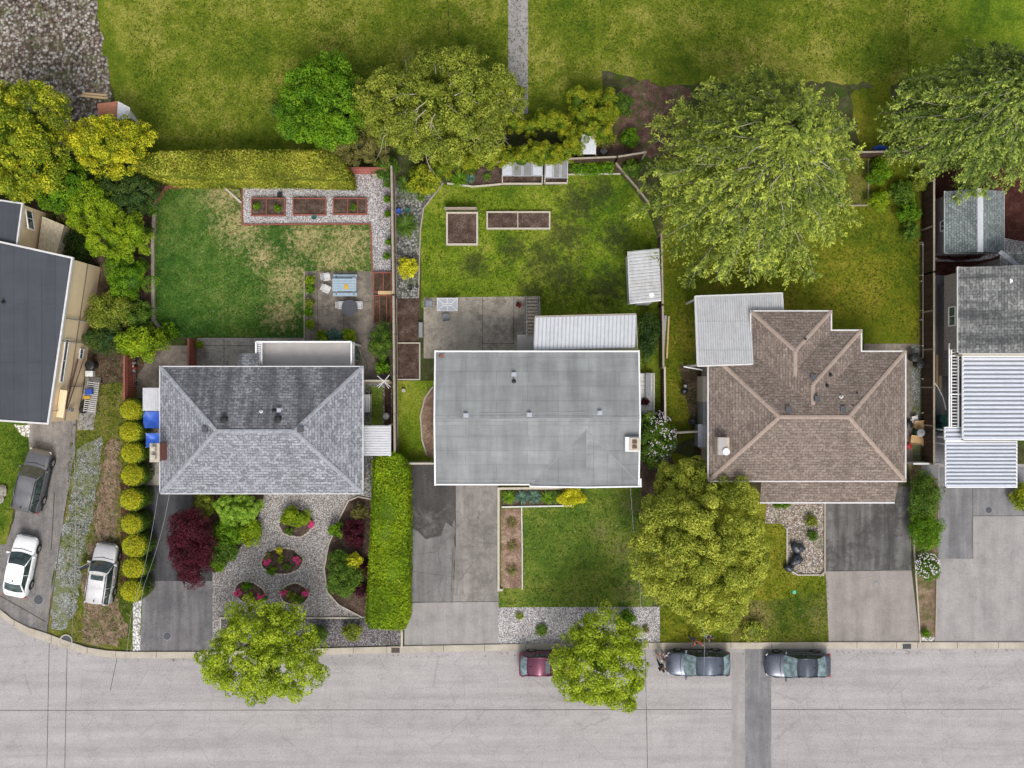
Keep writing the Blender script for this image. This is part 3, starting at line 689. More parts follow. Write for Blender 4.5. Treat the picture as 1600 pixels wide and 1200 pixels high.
# --- gardens to the north
patch('lawn', [(130, -60), (700, -60), (700, 150), (620, 200), (520, 240), (215, 245), (190, 180), (180, 150), (150, 60)], 'grassN', 1, .1)
patch('stony_yard', [(-200, -60), (140, -60), (175, 150), (150, 215), (100, 245), (-200, 245)], 'rubble', 2, .25)
patch('lawn', [(700, -60), (940, -60), (940, 150), (905, 190), (780, 190), (700, 170)], 'grassN', 1, .1)
patch('concrete_path', [(794, -60), (825, -60), (825, 178), (794, 178)], 'asphE2', 2)
patch('lawn', [(940, -60), (1420, -60), (1420, 140), (1060, 140), (940, 110)], 'grassN', 1, .1)
patch('garden_soil', [(958, 152), (985, 140), (1010, 128), (1035, 136), (1060, 128), (1080, 150), (1075, 245), (930, 245), (945, 190)], 'soilr', 2, .35)
patch('rough_ground', [(1060, 130), (1420, 130), (1420, 240), (1060, 240)], 'ground', 1, .2)
patch('rough_lawn', [(1330, 150), (1395, 120), (1395, 232), (1345, 232)], 'grassD', 2, .2)
patch('lawn', [(1420, -60), (1800, -60), (1800, 150), (1420, 150)], 'grassC', 1)

# joints of the patios and drives
mb = MB()
for a, b in (((754, 465), (754, 548)), ((803, 464), (802, 538)), ((754, 537), (803, 537)), ((495, 424), (497, 520)), ((537, 490), (537, 535)), ((497, 480), (584, 470)), ((497, 522), (600, 522)), ((350, 530), (350, 575)), ((400, 540), (310, 540)),
             ((638, 941), (779, 940)), ((708, 855), (705, 925)), ((712, 755), (712, 853)), ((1295, 892), (1423, 891)), ((1520, 806), (1640, 806)), ((1520, 740), (1520, 873))):
    mb.beam(P(*a, .021), P(*b, .021), .035, .004)
struct('paving_joints', mb, M['joint'])
# ---------------------------------------------------------------- garden edging, kept as things that could be lifted
def edging(name, label, px, mat, w=.10, h=.12, z=0.0, closed=False, cat='edging', group=None):
    mb = MB(); pts = px + ([px[0]] if closed else [])
    for i, (a, b) in enumerate(zip(pts, pts[1:])):
        pa, pb = P(*a, z), P(*b, z); d = (pb - pa).normalized() * (w / 2 - .003 * (i % 2))
        mb.beam(pa - d + Vector((0, 0, h / 2 + .002 * (i % 3))), pb + d + Vector((0, 0, h / 2 + .002 * (i % 3))), w, h)
    b = P(*px[0], 0)
    return tag(obj(name, mb, M[mat], base=b), label, cat, group)
edging('lawn_edging', 'red stained timber edging between patchy lawn and pale gravel', [(379, 294), (379, 351), (579, 350), (582, 424)], 'redwood', .09)
edging('garden_wall', 'low red brick wall angled along the left corner of the patchy lawn', [(243, 318), (262, 293), (318, 291)], 'redwood', .18, .25, cat='garden wall')
edging('garden_wall', 'long low stone edging down the left side of the patchy lawn', [(243, 320), (240, 380), (241, 500), (262, 528)], 'timber', .22, .22, cat='garden wall')
edging('lawn_edging', 'timber edging beside stepped bushes at the left of the pale gravel beds', [(352, 294), (376, 316)], 'timberp', .14, .14)
edging('lawn_edging', 'curved weathered timber edging along the left of the mossy lawn', [(692, 287), (662, 326), (657, 362), (654, 464)], 'timber', .10)
edging('lawn_edging', 'pale timber edging in front of the cloudy cold frames and planting bed', [(700, 287), (740, 292), (784, 288)], 'timberp', .12)
edging('lawn_edging', 'pale timber edging under the leafy bed along the back fence', [(886, 273), (968, 272)], 'timberp', .10)
edging('lawn_edging', 'long diagonal timber rail running from back fence under the big conifer', [(960, 253), (1000, 300), (1014, 318)], 'timber', .14)
edging('bed_edging', 'pale timber frame round the bare soil bed beside the third house', [(622, 536), (656, 536), (656, 593), (622, 593)], 'timberp', .09)
edging('bed_edging', 'thin concrete border round the curved mulch bed by the white fascia', [(676, 605), (664, 622), (657, 650), (660, 688), (667, 711)], 'edging', .10)
edging('bed_edging', 'tall timber border between the concrete driveway and front mulch bed', [(895, 762), (779, 763), (779, 921), (784, 921)], 'timberp', .16, .22)
edging('bed_edging', 'white timber edging between front lawn and mulch bed', [(785, 792), (892, 790)], 'offwhite', .10)
edging('bed_edging', 'thin white edging down the right side of the mulch bed', [(815, 793), (816, 864), (816, 920)], 'offwhite', .07)
edging('bed_edging', 'timber rail between pale gravel garden and dark roadside gravel strip', [(345, 1010), (345, 965), (560, 965)], 'timberp', .10)
edging('bed_edging', 'short timber post edging at the right end of the dark gravel strip', [(628, 985), (628, 1010)], 'timberp', .14)
edging('bed_edging', 'curved stone border of the tree bed in the gravel garden', [(580, 780), (560, 776), (545, 782), (533, 805), (514, 850), (507, 888), (512, 925), (530, 945), (566, 964)], 'edging', .09)
edging('bed_edging', 'concrete border of the brown gravel bed by the black bags', [(1229, 825), (1229, 880), (1233, 890), (1246, 898), (1286, 898)], 'edging', .09)
edging('bed_edging', 'straight timber edging left of the stained dark driveway', [(1288, 785), (1288, 893), (1281, 899)], 'timber', .12, .15)
edging('bed_edging', 'concrete kerb along the left of the narrow driveway planter', [(1424, 760), (1428, 862), (1437, 1002)], 'edging', .09)
edging('bed_edging', 'timber edging along the right of the narrow driveway planter', [(1463, 905), (1461, 1000)], 'timber', .09)
edging('bed_edging', 'timber border round the weedy vegetable plot behind the brown house', [(1302, 322), (1354, 321), (1356, 312), (1356, 250)], 'timber', .09)
edging('bed_edging', 'weathered concrete curb between lawn and red mulch by left garden path', [(476, 425), (476, 527)], 'timber', .09)
# stones ringing the planted islands
def island(cx, cy, rx, ry, label, seed, rot=0.0):
    c = P(cx, cy); k = H / F; rr = random.Random(seed)
    t = thing('flower_bed', label, 'flower bed', c, 'oval flower beds in the gravel garden')
    mb = MB(); pts = []
    for i in range(28):
        a = 2 * math.pi * i / 28; q = 1 + rr.uniform(-.05, .05); x, y = rx * k * q * math.cos(a), ry * k * q * math.sin(a)
        pts.append((c.x + x * math.cos(rot) - y * math.sin(rot), c.y + x * math.sin(rot) + y * math.cos(rot)))
    mb.prism(pts, 0, .05); obj('soil', mb, M['soilb'], t)
    mb = MB()
    for i in range(28):
        a, b = Vector(pts[i]), Vector(pts[(i + 1) % 28]); m_ = (a + b) / 2; d = b - a
        mb.box(m_.x, m_.y, 0, d.length * .86, .10 + rr.uniform(-.02, .03), .09, math.atan2(d.y, d.x))
    obj('stone_border', mb, M['edging'], t, bevel=.015)
    return c
ISL = [(463, 817, 27, 22, 'oval bed nearest the grey house with a clipped lime shrub', 1, 0), (441, 877, 32, 21, 'widest oval bed in the middle of the gravel garden', 2, .05),
       (391, 926, 25, 17, 'left of the two small oval beds above the street tree', 3, -.35), (461, 928, 22, 17, 'small oval bed with two magenta clumps beside the dark gravel strip', 4, -.05)]
for a in ISL: island(*a)

# ---------------------------------------------------------------- fences
def fence(name, label, px, mat, h=1.8, group=None, rail='timber', step=2.4, th=.05, cap=True):
    b = P(*px[0]); t = thing(name, label, 'fence', b, group)
    pl = MB(); rl = MB()
    for a, c in zip(px, px[1:]):
        pa, pc = P(*a), P(*c); d = pc - pa; L = d.length; ang = math.atan2(d.y, d.x); m_ = (pa + pc) / 2
        n = max(1, int(L / .16)); rr = random.Random(int(a[0]))
        for i in range(n):
            q = pa.lerp(pc, (i + .5) / n); pl.box(q.x, q.y, .04, L / n - .008, th * .5, h - .06 + rr.uniform(-.012, .012), ang)
        nrm = Vector((-d.y, d.x, 0)).normalized() * (th * .9)
        for z in (.4, h - .35): rl.beam(pa + nrm + Vector((0, 0, z)), pc + nrm + Vector((0, 0, z)), .05, .09)
        if cap: rl.beam(pa + Vector((0, 0, h + .02)), pc + Vector((0, 0, h + .02)), .13, .035)
    obj('boards', pl, mat, t); obj('rail', rl, M[rail], t)
    for a, c in zip(px, px[1:]):
        pa, pc = P(*a), P(*c); k = max(1, int((pc - pa).length / step))
        for i in range(k + 1):
            q = pa.lerp(pc, i / k); mb = MB(); mb.box(q.x, q.y, 0, .11, .11, h + .09); obj('post', mb, M[rail], t)
    return t
fence('board_fence', 'long grey brown board fence between patchy lawn and mossy lawn yards', [(617, 270), (620, 465), (622, 708)], M['fenceg'], 1.9, rail='timber')
fence('board_fence', 'short pinkish red board fence behind the pale gravel path', [(541, 272), (609, 272)], M['fencep'], 1.8, rail='redwood')
fence('board_fence', 'rust red board fence left of the dark bike and clutter', [(212, 558), (212, 628)], M['fencer'], 1.9, rail='redwood')
fence('board_fence', 'rust red board fence beside the concrete path behind grey house', [(307, 532), (307, 572)], M['fencer'], 1.6, rail='redwood')
fence('board_fence', 'dark board fence at the top left of the mossy lawn by planting bed', [(735, 265), (786, 262)], M['fenced'], 1.7)
fence('board_fence', 'dark back fence running from the cold frames to the big conifer', [(886, 258), (960, 255), (1003, 248)], M['fenced'], 1.8)
fence('board_fence', 'dark fence between metal roofed shed and the brown roofed house', [(1027, 372), (1029, 480), (1030, 575)], M['fenceg'], 1.8)
fence('board_fence', 'pale capped fence beside the white side deck of the flat roofed house', [(1032, 575), (1033, 672)], M['fenced'], 1.8, rail='timberp')
fence('board_fence', 'dark back fence between the two big conifers', [(1326, 248), (1412, 246)], M['fenced'], 1.8)
fence('board_fence', 'tall dark brown fence on the right side of the brown house lawn', [(1440, 290), (1440, 430), (1440, 722)], M['fenced'], 1.9, rail='timber')
fence('low_fence', 'low timber rail fence running close outside the tall dark right fence', [(1437, 380), (1437, 560)], M['fenceg'], .25, cap=False)
fence('garden_gate', 'narrow timber gate closing the grass passage beside brown house', [(1052, 675), (1092, 673)], M['fencep'] if False else M['fenceg'], 1.1, rail='timberp')
fence('garden_gate', 'pale blue grey gate across the side passage of the brown house', [(1415, 722), (1455, 722)], M['wallB'], 1.3, rail='offwhite')
fence('garden_gate', 'low weathered gate at the top of the dark left driveway of flat house', [(624, 722), (679, 722)], M['fenceg'], 1.2, rail='timberp')
fence('garden_gate', 'low cream gate beside the rotary clothes line', [(567, 595), (611, 595)], M['wallW'], 1.2, rail='timberp')
# cross braces between the tall right fence and its inner rail
for i, y in enumerate((382, 430, 485, 540, 592, 645)):
    mb = MB(); a, b = P(1437, y, .6), P(1440, y, 1.7); mb.beam(a, b + Vector((.1, 0, 0)), .07, .07)
    tag(obj('fence_brace', mb, M['timber'], base=P(1437, y)), 'short timber brace against the tall dark right fence', 'brace', 'braces of the tall right fence')
# timber retaining frame and terraced beds of the patio
# ---------------------------------------------------------------- buildings
def hip_faces(mb, caps, x0, x1, y0, y1, z, s, axis='x', e0='hip', e1='hip', dz=0.0):
    z += dz
    if axis == 'x':
        h = (y1 - y0) / 2; ym = (y0 + y1) / 2; zr = z + h * s
        xa = x0 + (h if e0 == 'hip' else 0); xb = x1 - (h if e1 == 'hip' else 0)
        A, B, C_, D_ = (x0, y0, z), (x1, y0, z), (x1, y1, z), (x0, y1, z); Ra, Rb = (xa, ym, zr), (xb, ym, zr)
        mb.face(A, B, Rb, Ra); mb.face(C_, D_, Ra, Rb); mb.face(D_, A, Ra); mb.face(B, C_, Rb)
        seg = [(Ra, Rb)] + ([(A, Ra), (D_, Ra)] if e0 == 'hip' else []) + ([(B, Rb), (C_, Rb)] if e1 == 'hip' else [])
    else:
        h = (x1 - x0) / 2; xm = (x0 + x1) / 2; zr = z + h * s
        ya = y0 + (h if e0 == 'hip' else 0); yb = y1 - (h if e1 == 'hip' else 0)
        A, B, C_, D_ = (x0, y0, z), (x1, y0, z), (x1, y1, z), (x0, y1, z); Ra, Rb = (xm, ya, zr), (xm, yb, zr)
        mb.face(D_, A, Ra, Rb); mb.face(B, C_, Rb, Ra); mb.face(A, B, Ra); mb.face(C_, D_, Rb)
        seg = [(Ra, Rb)] + ([(A, Ra), (B, Ra)] if e0 == 'hip' else []) + ([(C_, Rb), (D_, Rb)] if e1 == 'hip' else [])
    if caps is not None: caps += seg
def cap_mesh(segs, w=.26, pad=.012, cell=.30, seed=1):
    """overlapping ridge tiles along hips and ridges"""
    mb = MB(); rr = random.Random(seed)
    for a, b in segs:
        a, b = Vector(a), Vector(b); d = b - a; L = d.length; n = max(1, int(L / cell)); d.normalize()
        r = d.cross(Vector((0, 0, 1))).normalized()
        for i in range(n):
            p0 = a + d * (L * i / n); p1 = a + d * (L * (i + 1.12) / n if i < n - 1 else L); up = Vector((0, 0, pad + .012 + .004 * (i % 2)))
            q = [p0 + up + Vector((0, 0, .012)), p1 + up, ]; ww = w * (1 + rr.uniform(-.05, .05)); dn = Vector((0, 0, ww * .20))
            mb.face(q[0] - r * ww - dn, q[1] - r * ww - dn, q[1], q[0]) if False else mb.add([q[0] - r * ww - dn, q[1] - r * ww - dn, q[1], q[0], q[1] + r * ww - dn, q[0] + r * ww - dn], [(3, 2, 1, 0), (5, 4, 2, 3)])
    return mb
def fascia(poly, z, w=.09, h=.20, lift=.02):
    """gutter and fascia boards round an eave polygon of world points"""
    mb = MB(); n = len(poly)
    for i in range(n):
        a, b = Vector((*poly[i], 0)), Vector((*poly[(i + 1) % n], 0)); d = (b - a).normalized(); e = .001 * (i % 3)
        a2, b2 = a - d * (w / 2 - e), b + d * (w / 2 - e); zz = Vector((0, 0, z - h / 2 + lift + e))
        mb.beam(a2 + zz, b2 + zz, w, h + e)
    return mb
def window(parent, x, y, z, w, h, facing, frame='white'):
    """window in a wall: facing is the outward direction angle in degrees"""
    a = math.radians(facing); n = Vector((math.cos(a), math.sin(a), 0)); r = Vector((-n.y, n.x, 0)); c = Vector((x, y, z)) + n * .03
    f = MB(); hw = w / 2
    for s in (-1, 1): f.beam(c + r * (s * hw) + Vector((0, 0, -h / 2)), c + r * (s * hw) + Vector((0, 0, h / 2)), .07, .07, up=n)
    for s in (-1, 1): f.beam(c - r * (hw + .03) + Vector((0, 0, s * h / 2)), c + r * (hw + .03) + Vector((0, 0, s * h / 2)), .08, .075)
    f.beam(c + Vector((0, 0, -h / 2)), c + Vector((0, 0, h / 2)), .04, .05, up=n)
    fo = obj('window', f, M[frame], parent); off = parent_off(parent)
    p = MB(); q = c - n * .005; p.face(*[q + r * (sx * hw) + Vector((0, 0, sz * h / 2)) for sx, sz in ((-1, -1), (1, -1), (1, 1), (-1, 1))])
    po = obj('pane', p, M['glass'], fo); return fo
def door(parent, x, y, z, w, h, facing, mat='offwhite', name='door'):
    a = math.radians(facing); n = Vector((math.cos(a), math.sin(a), 0)); c = Vector((x, y, 0)) + n * .03
    mb = MB(); mb.box(c.x, c.y, z, w, .06, h, a + math.pi / 2)
    for k in range(4 if w > 2 else 2):
        mb.box(c.x + n.x * .035, c.y + n.y * .035, z + h * (.08 + k * (.23 if w > 2 else .46)), w * .86, .02, h * (.18 if w > 2 else .36), a + math.pi / 2)
    d = obj(name, mb, M[mat], parent); hb = MB(); r = Vector((-n.y, n.x, 0)); q = c + n * .07 + r * (w * .38)
    hb.box(q.x, q.y, z + h * .45, .06, .06, .06); obj('handle', hb, M['chrome'], d); return d
def roof_vent(parent, px, py, z, kind='turtle', name='roof_vent'):
    p = P(px, py, z); mb = MB()
    if kind == 'turtle': mb.box(p.x, p.y, z - .02, .42, .42, .03); mb.lathe(p.x, p.y, [(.14, 0), (.14, .12), (.24, .14), (.24, .20), (.16, .26), (0.01, .27)], 14, z); m = 'black'
    elif kind == 'pipe': mb.lathe(p.x, p.y, [(.13, -.02), (.12, .04), (.06, .06), (.06, .34), (.045, .34), (.04, .30)], 12, z); m = 'offwhite'
    elif kind == 'black': mb.lathe(p.x, p.y, [(.16, -.02), (.14, .04), (.07, .06), (.07, .30), (.05, .30)], 12, z); m = 'black'
    else: mb.box(p.x, p.y, z - .02, .36, .36, .03); mb.box(p.x, p.y, z, .20, .20, .18); mb.box(p.x, p.y, z + .18, .27 if kind == 'white' else .38, .27 if kind == 'white' else .38, .03); m = 'gal' if kind == 'white' else 'dgrey'
    return obj(name, mb, M[m], parent)
def rect(px0, px1, py0, py1, z):
    a, b = P(px0, py1, z), P(px1, py0, z); return a.x, b.x, a.y, b.y

# ---- house one: charcoal roof at the left edge
z = 4.35
roofA = [(-160, 340), (0, 378), (113, 403), (75, 662), (0, 657), (-160, 645)]
rw = [XY(*p, z) for p in roofA]
hA = thing('house', 'house with charcoal rolled roof and tan wall at the left edge', 'house', (rw[1][0], rw[4][1], 0))
mb = MB(); mb.prism(rw, z - .16, z); obj('roof', mb, M['roofA'], hA)
mb = fascia(rw, z, .12, .22, .05); obj('fascia', mb, M['offwhite'], hA)
def inset(poly, d):
    c = Vector((sum(p[0] for p in poly) / len(poly), sum(p[1] for p in poly) / len(poly)))
    return [tuple(Vector(p) + (c - Vector(p)).normalized() * d) for p in poly]
wall = inset(rw, .12); mb = MB(); mb.prism(wall, 0, z - .17); obj('wall', mb, M['stuccoA'], hA)
east = [Vector((*wall[2], 0)), Vector((*wall[3], 0))]; dE = (east[1] - east[0]).normalized(); nE = Vector((-dE.y, dE.x, 0))
if nE.x < 0: nE = -nE
mb = MB(); mb.beam(east[0] + nE * .02 + Vector((0, 0, 2.0)), east[1] + nE * .02 + Vector((0, 0, 2.0)), .04, .07); obj('wall_band', mb, M['trunk'], hA)
mb = MB()
for t, z0, z1 in ((.36, 0.4, 4.1), (.50, 1.2, 4.1), (.78, 0.1, 2.2)):
    q = east[0].lerp(east[1], t) + nE * .08; mb.tube([q + Vector((0, 0, z0)), q + Vector((0, 0, z1))], .04, 6)
obj('downpipe', mb, M['mgrey'], hA)
mb = MB()                                       # dark handrail of the side stair, climbing along the wall
a, b = east[0].lerp(east[1], .60) + nE * .25, east[0].lerp(east[1], .92) + nE * .22
mb.beam(a + Vector((0, 0, 1.9)), b + Vector((0, 0, 2.6)), .10, .12); mb.beam(a + Vector((0, 0, 1.0)), b + Vector((0, 0, 2.3)), .05, .05)
obj('handrail', mb, M['rust'], hA)
fa = math.degrees(math.atan2(nE.y, nE.x))
for t, zz, w_, h_ in ((.57, 1.0, .7, .5), (.62, 3.3, 3.0, .45)):
    q = east[0].lerp(east[1], t); window(hA, q.x, q.y, zz, w_, h_, fa)
q = east[0].lerp(east[1], .93) + nE * .14; mb = MB(); mb.box(q.x, q.y, 1.3, .22, .16, .45, math.atan2(dE.y, dE.x)); mb.tube([q + Vector((0, 0, 1.7)), q + Vector((0, 0, 4.2))], .03, 6); obj('power_meter', mb, M['mgrey'], hA)
roof_vent(hA, 6, 472, z, 'black')
mb = MB()                                       # canopy edge board over the entrance, seen at the south end of the wall
a, b = east[0].lerp(east[1], .80) + nE * .3, east[0].lerp(east[1], .97) + nE * .3
mb.beam(a + Vector((0, 0, 3.3)), b + Vector((0, 0, 3.3)), .5, .08); obj('entrance_canopy', mb, M['stuccoA'], hA)
# rear wing
z2 = 4.1; r2 = [XY(-160, 290, z2), XY(0, 313, z2), XY(35, 318, z2), XY(26, 384, z2), XY(-160, 384, z2)]
r2[3] = (r2[3][0], r2[3][1]); mb = MB(); mb.prism(r2, z2 - .15, z2 - .01); w_ = obj('wing_roof', mb, M['roofA'], hA)
mb = fascia(r2, z2, .10, .20, .04); obj('fascia', mb, M['offwhite'], hA)
w2 = inset(r2, .12); mb = MB(); mb.prism(w2, 0, z2 - .16); obj('wing_wall', mb, M['stuccoA'], hA)
window(hA, w2[2][0] + .01, (w2[2][1] + w2[3][1]) / 2 + .6, 3.0, 1.5, .8, 8)
lw = [XY(66, 338, 1.6), XY(100, 352, 1.6), XY(88, 398, 1.6), XY(58, 398, 1.6)]; mb = MB(); mb.prism(lw, 0, 1.6); obj('lean_to', mb, M['sidingA'], hA)

# ---- house two: grey hip roof
z = 4.5; x0, x1, y0, y1 = rect(250, 566.5, 573, 771, z); s = .33
hB = thing('house', 'house with weathered grey shingle hip roof and red brick chimney', 'house', (x0, y0, 0))
caps = []; allf = MB(); hip_faces(allf, caps, x0, x1, y0, y1, z, s)
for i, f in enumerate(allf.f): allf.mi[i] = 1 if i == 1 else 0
bx0, bx1, by0, by1 = rect(370, 403, 552, 573, z)
allf.cur = 1; allf.add([(bx0, by0, z - .005), (bx1, by0, z - .005), (bx1, by1, z - (by1 - by0) * s), (bx0, by1, z - (by1 - by0) * s)], [(0, 1, 2, 3)])
allf.cur = 0; allf.face((x0, y1, z - .02), (x1, y1, z - .02), (x1, y0, z - .02), (x0, y0, z - .02))
obj('roof', allf, [M['roofB'], M['roofBn']], hB)
[obj('ridge_cap', cap_mesh([sg_], .13), M['capB'], hB) for sg_ in caps]
obj('gutter', fascia([(x0, y0), (x1, y0), (x1, y1), (x0, y1)], z, .11, .16, .0), M['offwhite'], hB)
mb = MB(); i_ = .55; mb.prism([(x0 + i_, y0 + i_), (x1 - i_, y0 + i_), (x1 - i_, y1 - i_), (x0 + i_, y1 - i_)], 0, z - .03); obj('wall', mb, M['wallB'], hB)
for fx in (.12, .3, .62, .86): window(hB, x0 + (x1 - x0) * fx, y0 + i_, 3.2, 1.6, 1.1, -90)
for fx in (.15, .8): window(hB, x0 + (x1 - x0) * fx, y1 - i_, 3.2, 1.4, 1.0, 90)
for fy in (.3, .7): window(hB, x1 - i_, y0 + (y1 - y0) * fy, 3.1, 1.2, 1.0, 0)
door(hB, x0 + 2.6, y0 + i_, 0.05, 2.6, 2.1, -90, name='garage_door'); door(hB, x0 + 7.5, y0 + i_, .1, .95, 2.05, -90, 'redwood')
def roof_z(px, py, x0, x1, y0, y1, z, s): 
    p = P(px, py, z + .8); return z + s * max(0, min(p.y - y0, y1 - p.y, p.x - x0, x1 - p.x))
for px, py, k in ((351, 656, 'turtle'), (435, 655, 'turtle'), (470, 671, 'box'), (321, 671, 'box'), (408, 643, 'pipe'), (437, 641, 'white'), (428, 642, 'black')):
    roof_vent(hB, px, py, roof_z(px, py, x0, x1, y0, y1, z, s), k)
# brick chimney rising outside the west wall
c = P(250, 706, 5.3); ch = MB(); ch.box(c.x - .05, c.y, 0, .55, 1.15, 6.0); cho = obj('chimney', ch, M['brickr'], hB)
mb = MB(); mb.box(c.x - .05, c.y, 6.0, .66, 1.26, .08); obj('chimney_cap', mb, M['edging'], cho)
for dy in (-.28, .28):
    mb = MB(); mb.box(c.x - .05, c.y + dy, 6.08, .30, .30, .35); mb.box(c.x - .05, c.y + dy, 6.43, .16, .16, .02); obj('chimney_pot', mb, M['timberp'], cho)
# balcony
zb = 3.15; dx0, dx1, dy0, dy1 = rect(405, 554, 534, 573, zb)
mb = MB(); mb.box((dx0 + dx1) / 2, (dy0 + dy1) / 2, zb - .2, dx1 - dx0, dy1 - dy0 - .01, .2); bal = obj('balcony', mb, M['deck'], hB)
zr = zb + .95; mb = MB(); e = .05
P3 = [(dx0 + e, dy0 + .1), (dx0 + e, dy1 - e), (dx1 - e, dy1 - e), (dx1 - e, dy0 + .1)]
for a, b in zip(P3, P3[1:]):
    mb.beam((*a, zr), (*b, zr), .10, .06); mb.beam((*a, zb + .1), (*b, zb + .1), .04, .04)
    L = (Vector(a) - Vector(b)).length; n = int(L / .16)
    for i in range(n + 1):
        q = Vector(a).lerp(Vector(b), i / n); mb.box(q.x, q.y, zb, .035, .035, .93)
obj('railing', mb, M['white'], bal)
mb = MB()
for x in (dx0 + .1, (dx0 + dx1) / 2, dx1 - .1): mb.box(x, dy1 - .15, 0, .12, .12, zb - .2)
obj('balcony_post', mb, M['white'], bal)
mb = MB()                                       # stair gate slats at the left end
sx0, sx1 = dx0 + .14, dx0 + .42
for i in range(11): mb.box((sx0 + sx1) / 2, dy0 + .25 + i * .135, zb + .88, sx1 - sx0, .05, .04)
mb.box(sx1 + .02, (dy0 + dy1) / 2, zb + .86, .05, dy1 - dy0 - .2, .06); obj('trellis', mb, M['white'], bal)

# ---- house three: pale flat looking roof
z = 4.5; x0, x1, y0, y1 = rect(680, 998, 549, 757, z); s = .14
hC = thing('house', 'central house with low pitched light grey torch-on roof and white fascia', 'house', (x0, y0, 0))
wx0, wx1, wy0, wy1 = rect(829, 1001, 666, 760, z)
mb = MB(); hip_faces(mb, None, x0, x1, y0, y1, z, s, 'x', 'gable', 'gable')
hw = (wx1 - wx0) / 2; zr_ = z + hw * s; xm = (wx0 + wx1) / 2; ym = (y0 + y1) / 2
mb.cur = 1; mb.face((wx0, wy0, z + .002), (xm, wy0, zr_ + .004), (xm, ym, zr_ + .004), (wx0, ym - (y1 - y0) * 0, z + .002)) if False else None
mb.cur = 0
# front gable: two slopes running from its ridge down to the eaves, joined to the main slope along valleys
yv = y0 + (zr_ + .004 - z) / s
mb.face((wx0, wy0, z + .004), (xm, wy0, zr_ + .004), (xm, yv, zr_ + .004)); mb.face((xm, wy0, zr_ + .004), (wx1, wy0, z + .004), (xm, yv, zr_ + .004))
mb.face((wx0, wy0, z + .004), (xm, yv, zr_ + .004), (wx0, y0, z + .004)); mb.face((wx1, wy0, z + .004), (wx1, y0, z + .004), (xm, yv, zr_ + .004))
mb.face((x0, y1, z - .02), (x1, y1, z - .02), (x1, y0, z - .02), (x0, y0, z - .02)); mb.face((wx0, y0, z - .02), (wx1, y0, z - .02), (wx1, wy0, z - .02), (wx0, wy0, z - .02))
obj('roof', mb, [M['roofC'], M['roofC']], hC)
mb = MB(); v2 = Vector((xm, yv, zr_ + .014)); v1 = Vector((wx0, y0, z + .016)).lerp(v2, .05); v3 = Vector((wx1, y0, z + .016)).lerp(v2, .05)
mb.beam(v1, v2, .06, .010); mb.beam(v3, v2, .06, .010); obj('valley_seam', mb, M['mgrey'], hC)
per = [(x0, y0), (wx0, y0), (wx0, wy0), (wx1, wy0), (wx1, y0 + .35), (x1, y0 + .35), (x1, y1), (x0, y1)]
rz = (y1 - y0) / 2 * s
mb = MB()
for (a, b, za, zc) in (((x0, y0), (wx0, y0), z, z), ((wx0, y0), (wx0, wy0), z, z), ((wx0, wy0), (xm, wy0), z, zr_), ((xm, wy0), (wx1, wy0), zr_, z), ((wx1, wy0), (wx1, y0 + .35), z, z),
                       ((x1, y0), (x1, ym), z, z + rz), ((x1, ym), (x1, y1), z + rz, z), ((x1, y1), (x0, y1), z, z), ((x0, y1), (x0, ym), z, z + rz), ((x0, ym), (x0, y0), z + rz, z)):
    d = (Vector(b) - Vector(a)).normalized() * .055; a2, b2 = Vector(a) - d, Vector(b) + d
    mb.beam((a2.x, a2.y, za - .05), (b2.x, b2.y, zc - .05), .10, .24)
obj('fascia', mb, M['white'], hC)
mb = MB(); i_ = .5; mb.prism([(x0 + i_, y0 + i_), (wx0 + i_, y0 + i_), (wx0 + i_, wy0 + i_), (x1 - i_, wy0 + i_), (x1 - i_, y1 - i_), (x0 + i_, y1 - i_)], 0, z - .03); obj('wall', mb, M['wallW'], hC)
for fx in (.15, .35): window(hC, x0 + (x1 - x0) * fx, y0 + i_, 3.3, 1.7, 1.1, -90)
for fx in (.62, .84): window(hC, x0 + (x1 - x0) * fx, wy0 + i_, 3.2, 2.0, 1.2, -90)
for fx in (.15, .38): window(hC, x0 + (x1 - x0) * fx, y1 - i_, 3.2, 1.4, 1.0, 90)
for fy in (.25, .7): window(hC, x0 + i_, y0 + (y1 - y0) * fy, 3.2, 1.2, 1.0, 180); window(hC, x1 - i_, y0 + (y1 - y0) * fy, 3.2, 1.2, 1.0, 0)
door(hC, x0 + 1.9, y0 + i_, .05, 2.4, 2.1, -90, name='garage_door'); door(hC, x0 + 5.2, y0 + i_, .1, .95, 2.05, -90, 'redwood')
def rzC(py): p = P(800, py, z + .3); return z + s * min(p.y - y0, y1 - p.y)
for px, py, k in ((803, 596, 'black'), (803, 585, 'white'), (728, 649, 'white'), (827, 648, 'white'), (937, 645, 'white')): roof_vent(hC, px, py, rzC(py) + .01, k)
mb = MB()                                       # hairline overlaps of the roofing sheets
for a, b in (((748, 648), (748, 667)), ((916, 645), (916, 664)), ((827, 650), (827, 665)), ((748, 646), (916, 644)), ((683, 655), (995, 652)), ((815, 560), (815, 628)), ((683, 666), (990, 664))):
    mb.beam(P(*a, rzC(a[1]) + .012), P(*b, rzC(b[1]) + .012), .05, .006)
obj('roof_seam', mb, M['mgrey'], hC)
c = P(988, 694, 5.2); mb = MB(); mb.box(c.x, c.y, 4.3, .98, .98, 1.05); cho = obj('chimney', mb, M['white'], hC)
mb = MB(); mb.box(c.x + .12, c.y, 5.35, .72, .86, .10); obj('chimney_cap', mb, M['timberp'], cho)
for dy in (-.17, .17):
    mb = MB(); mb.box(c.x + .12, c.y + dy, 5.45, .30, .22, .10); mb.box(c.x + .12, c.y + dy, 5.551, .20, .13, .004); obj('flue', mb, M['rust'], cho)
mb = MB(); q = P(693, 556, z + .1); 
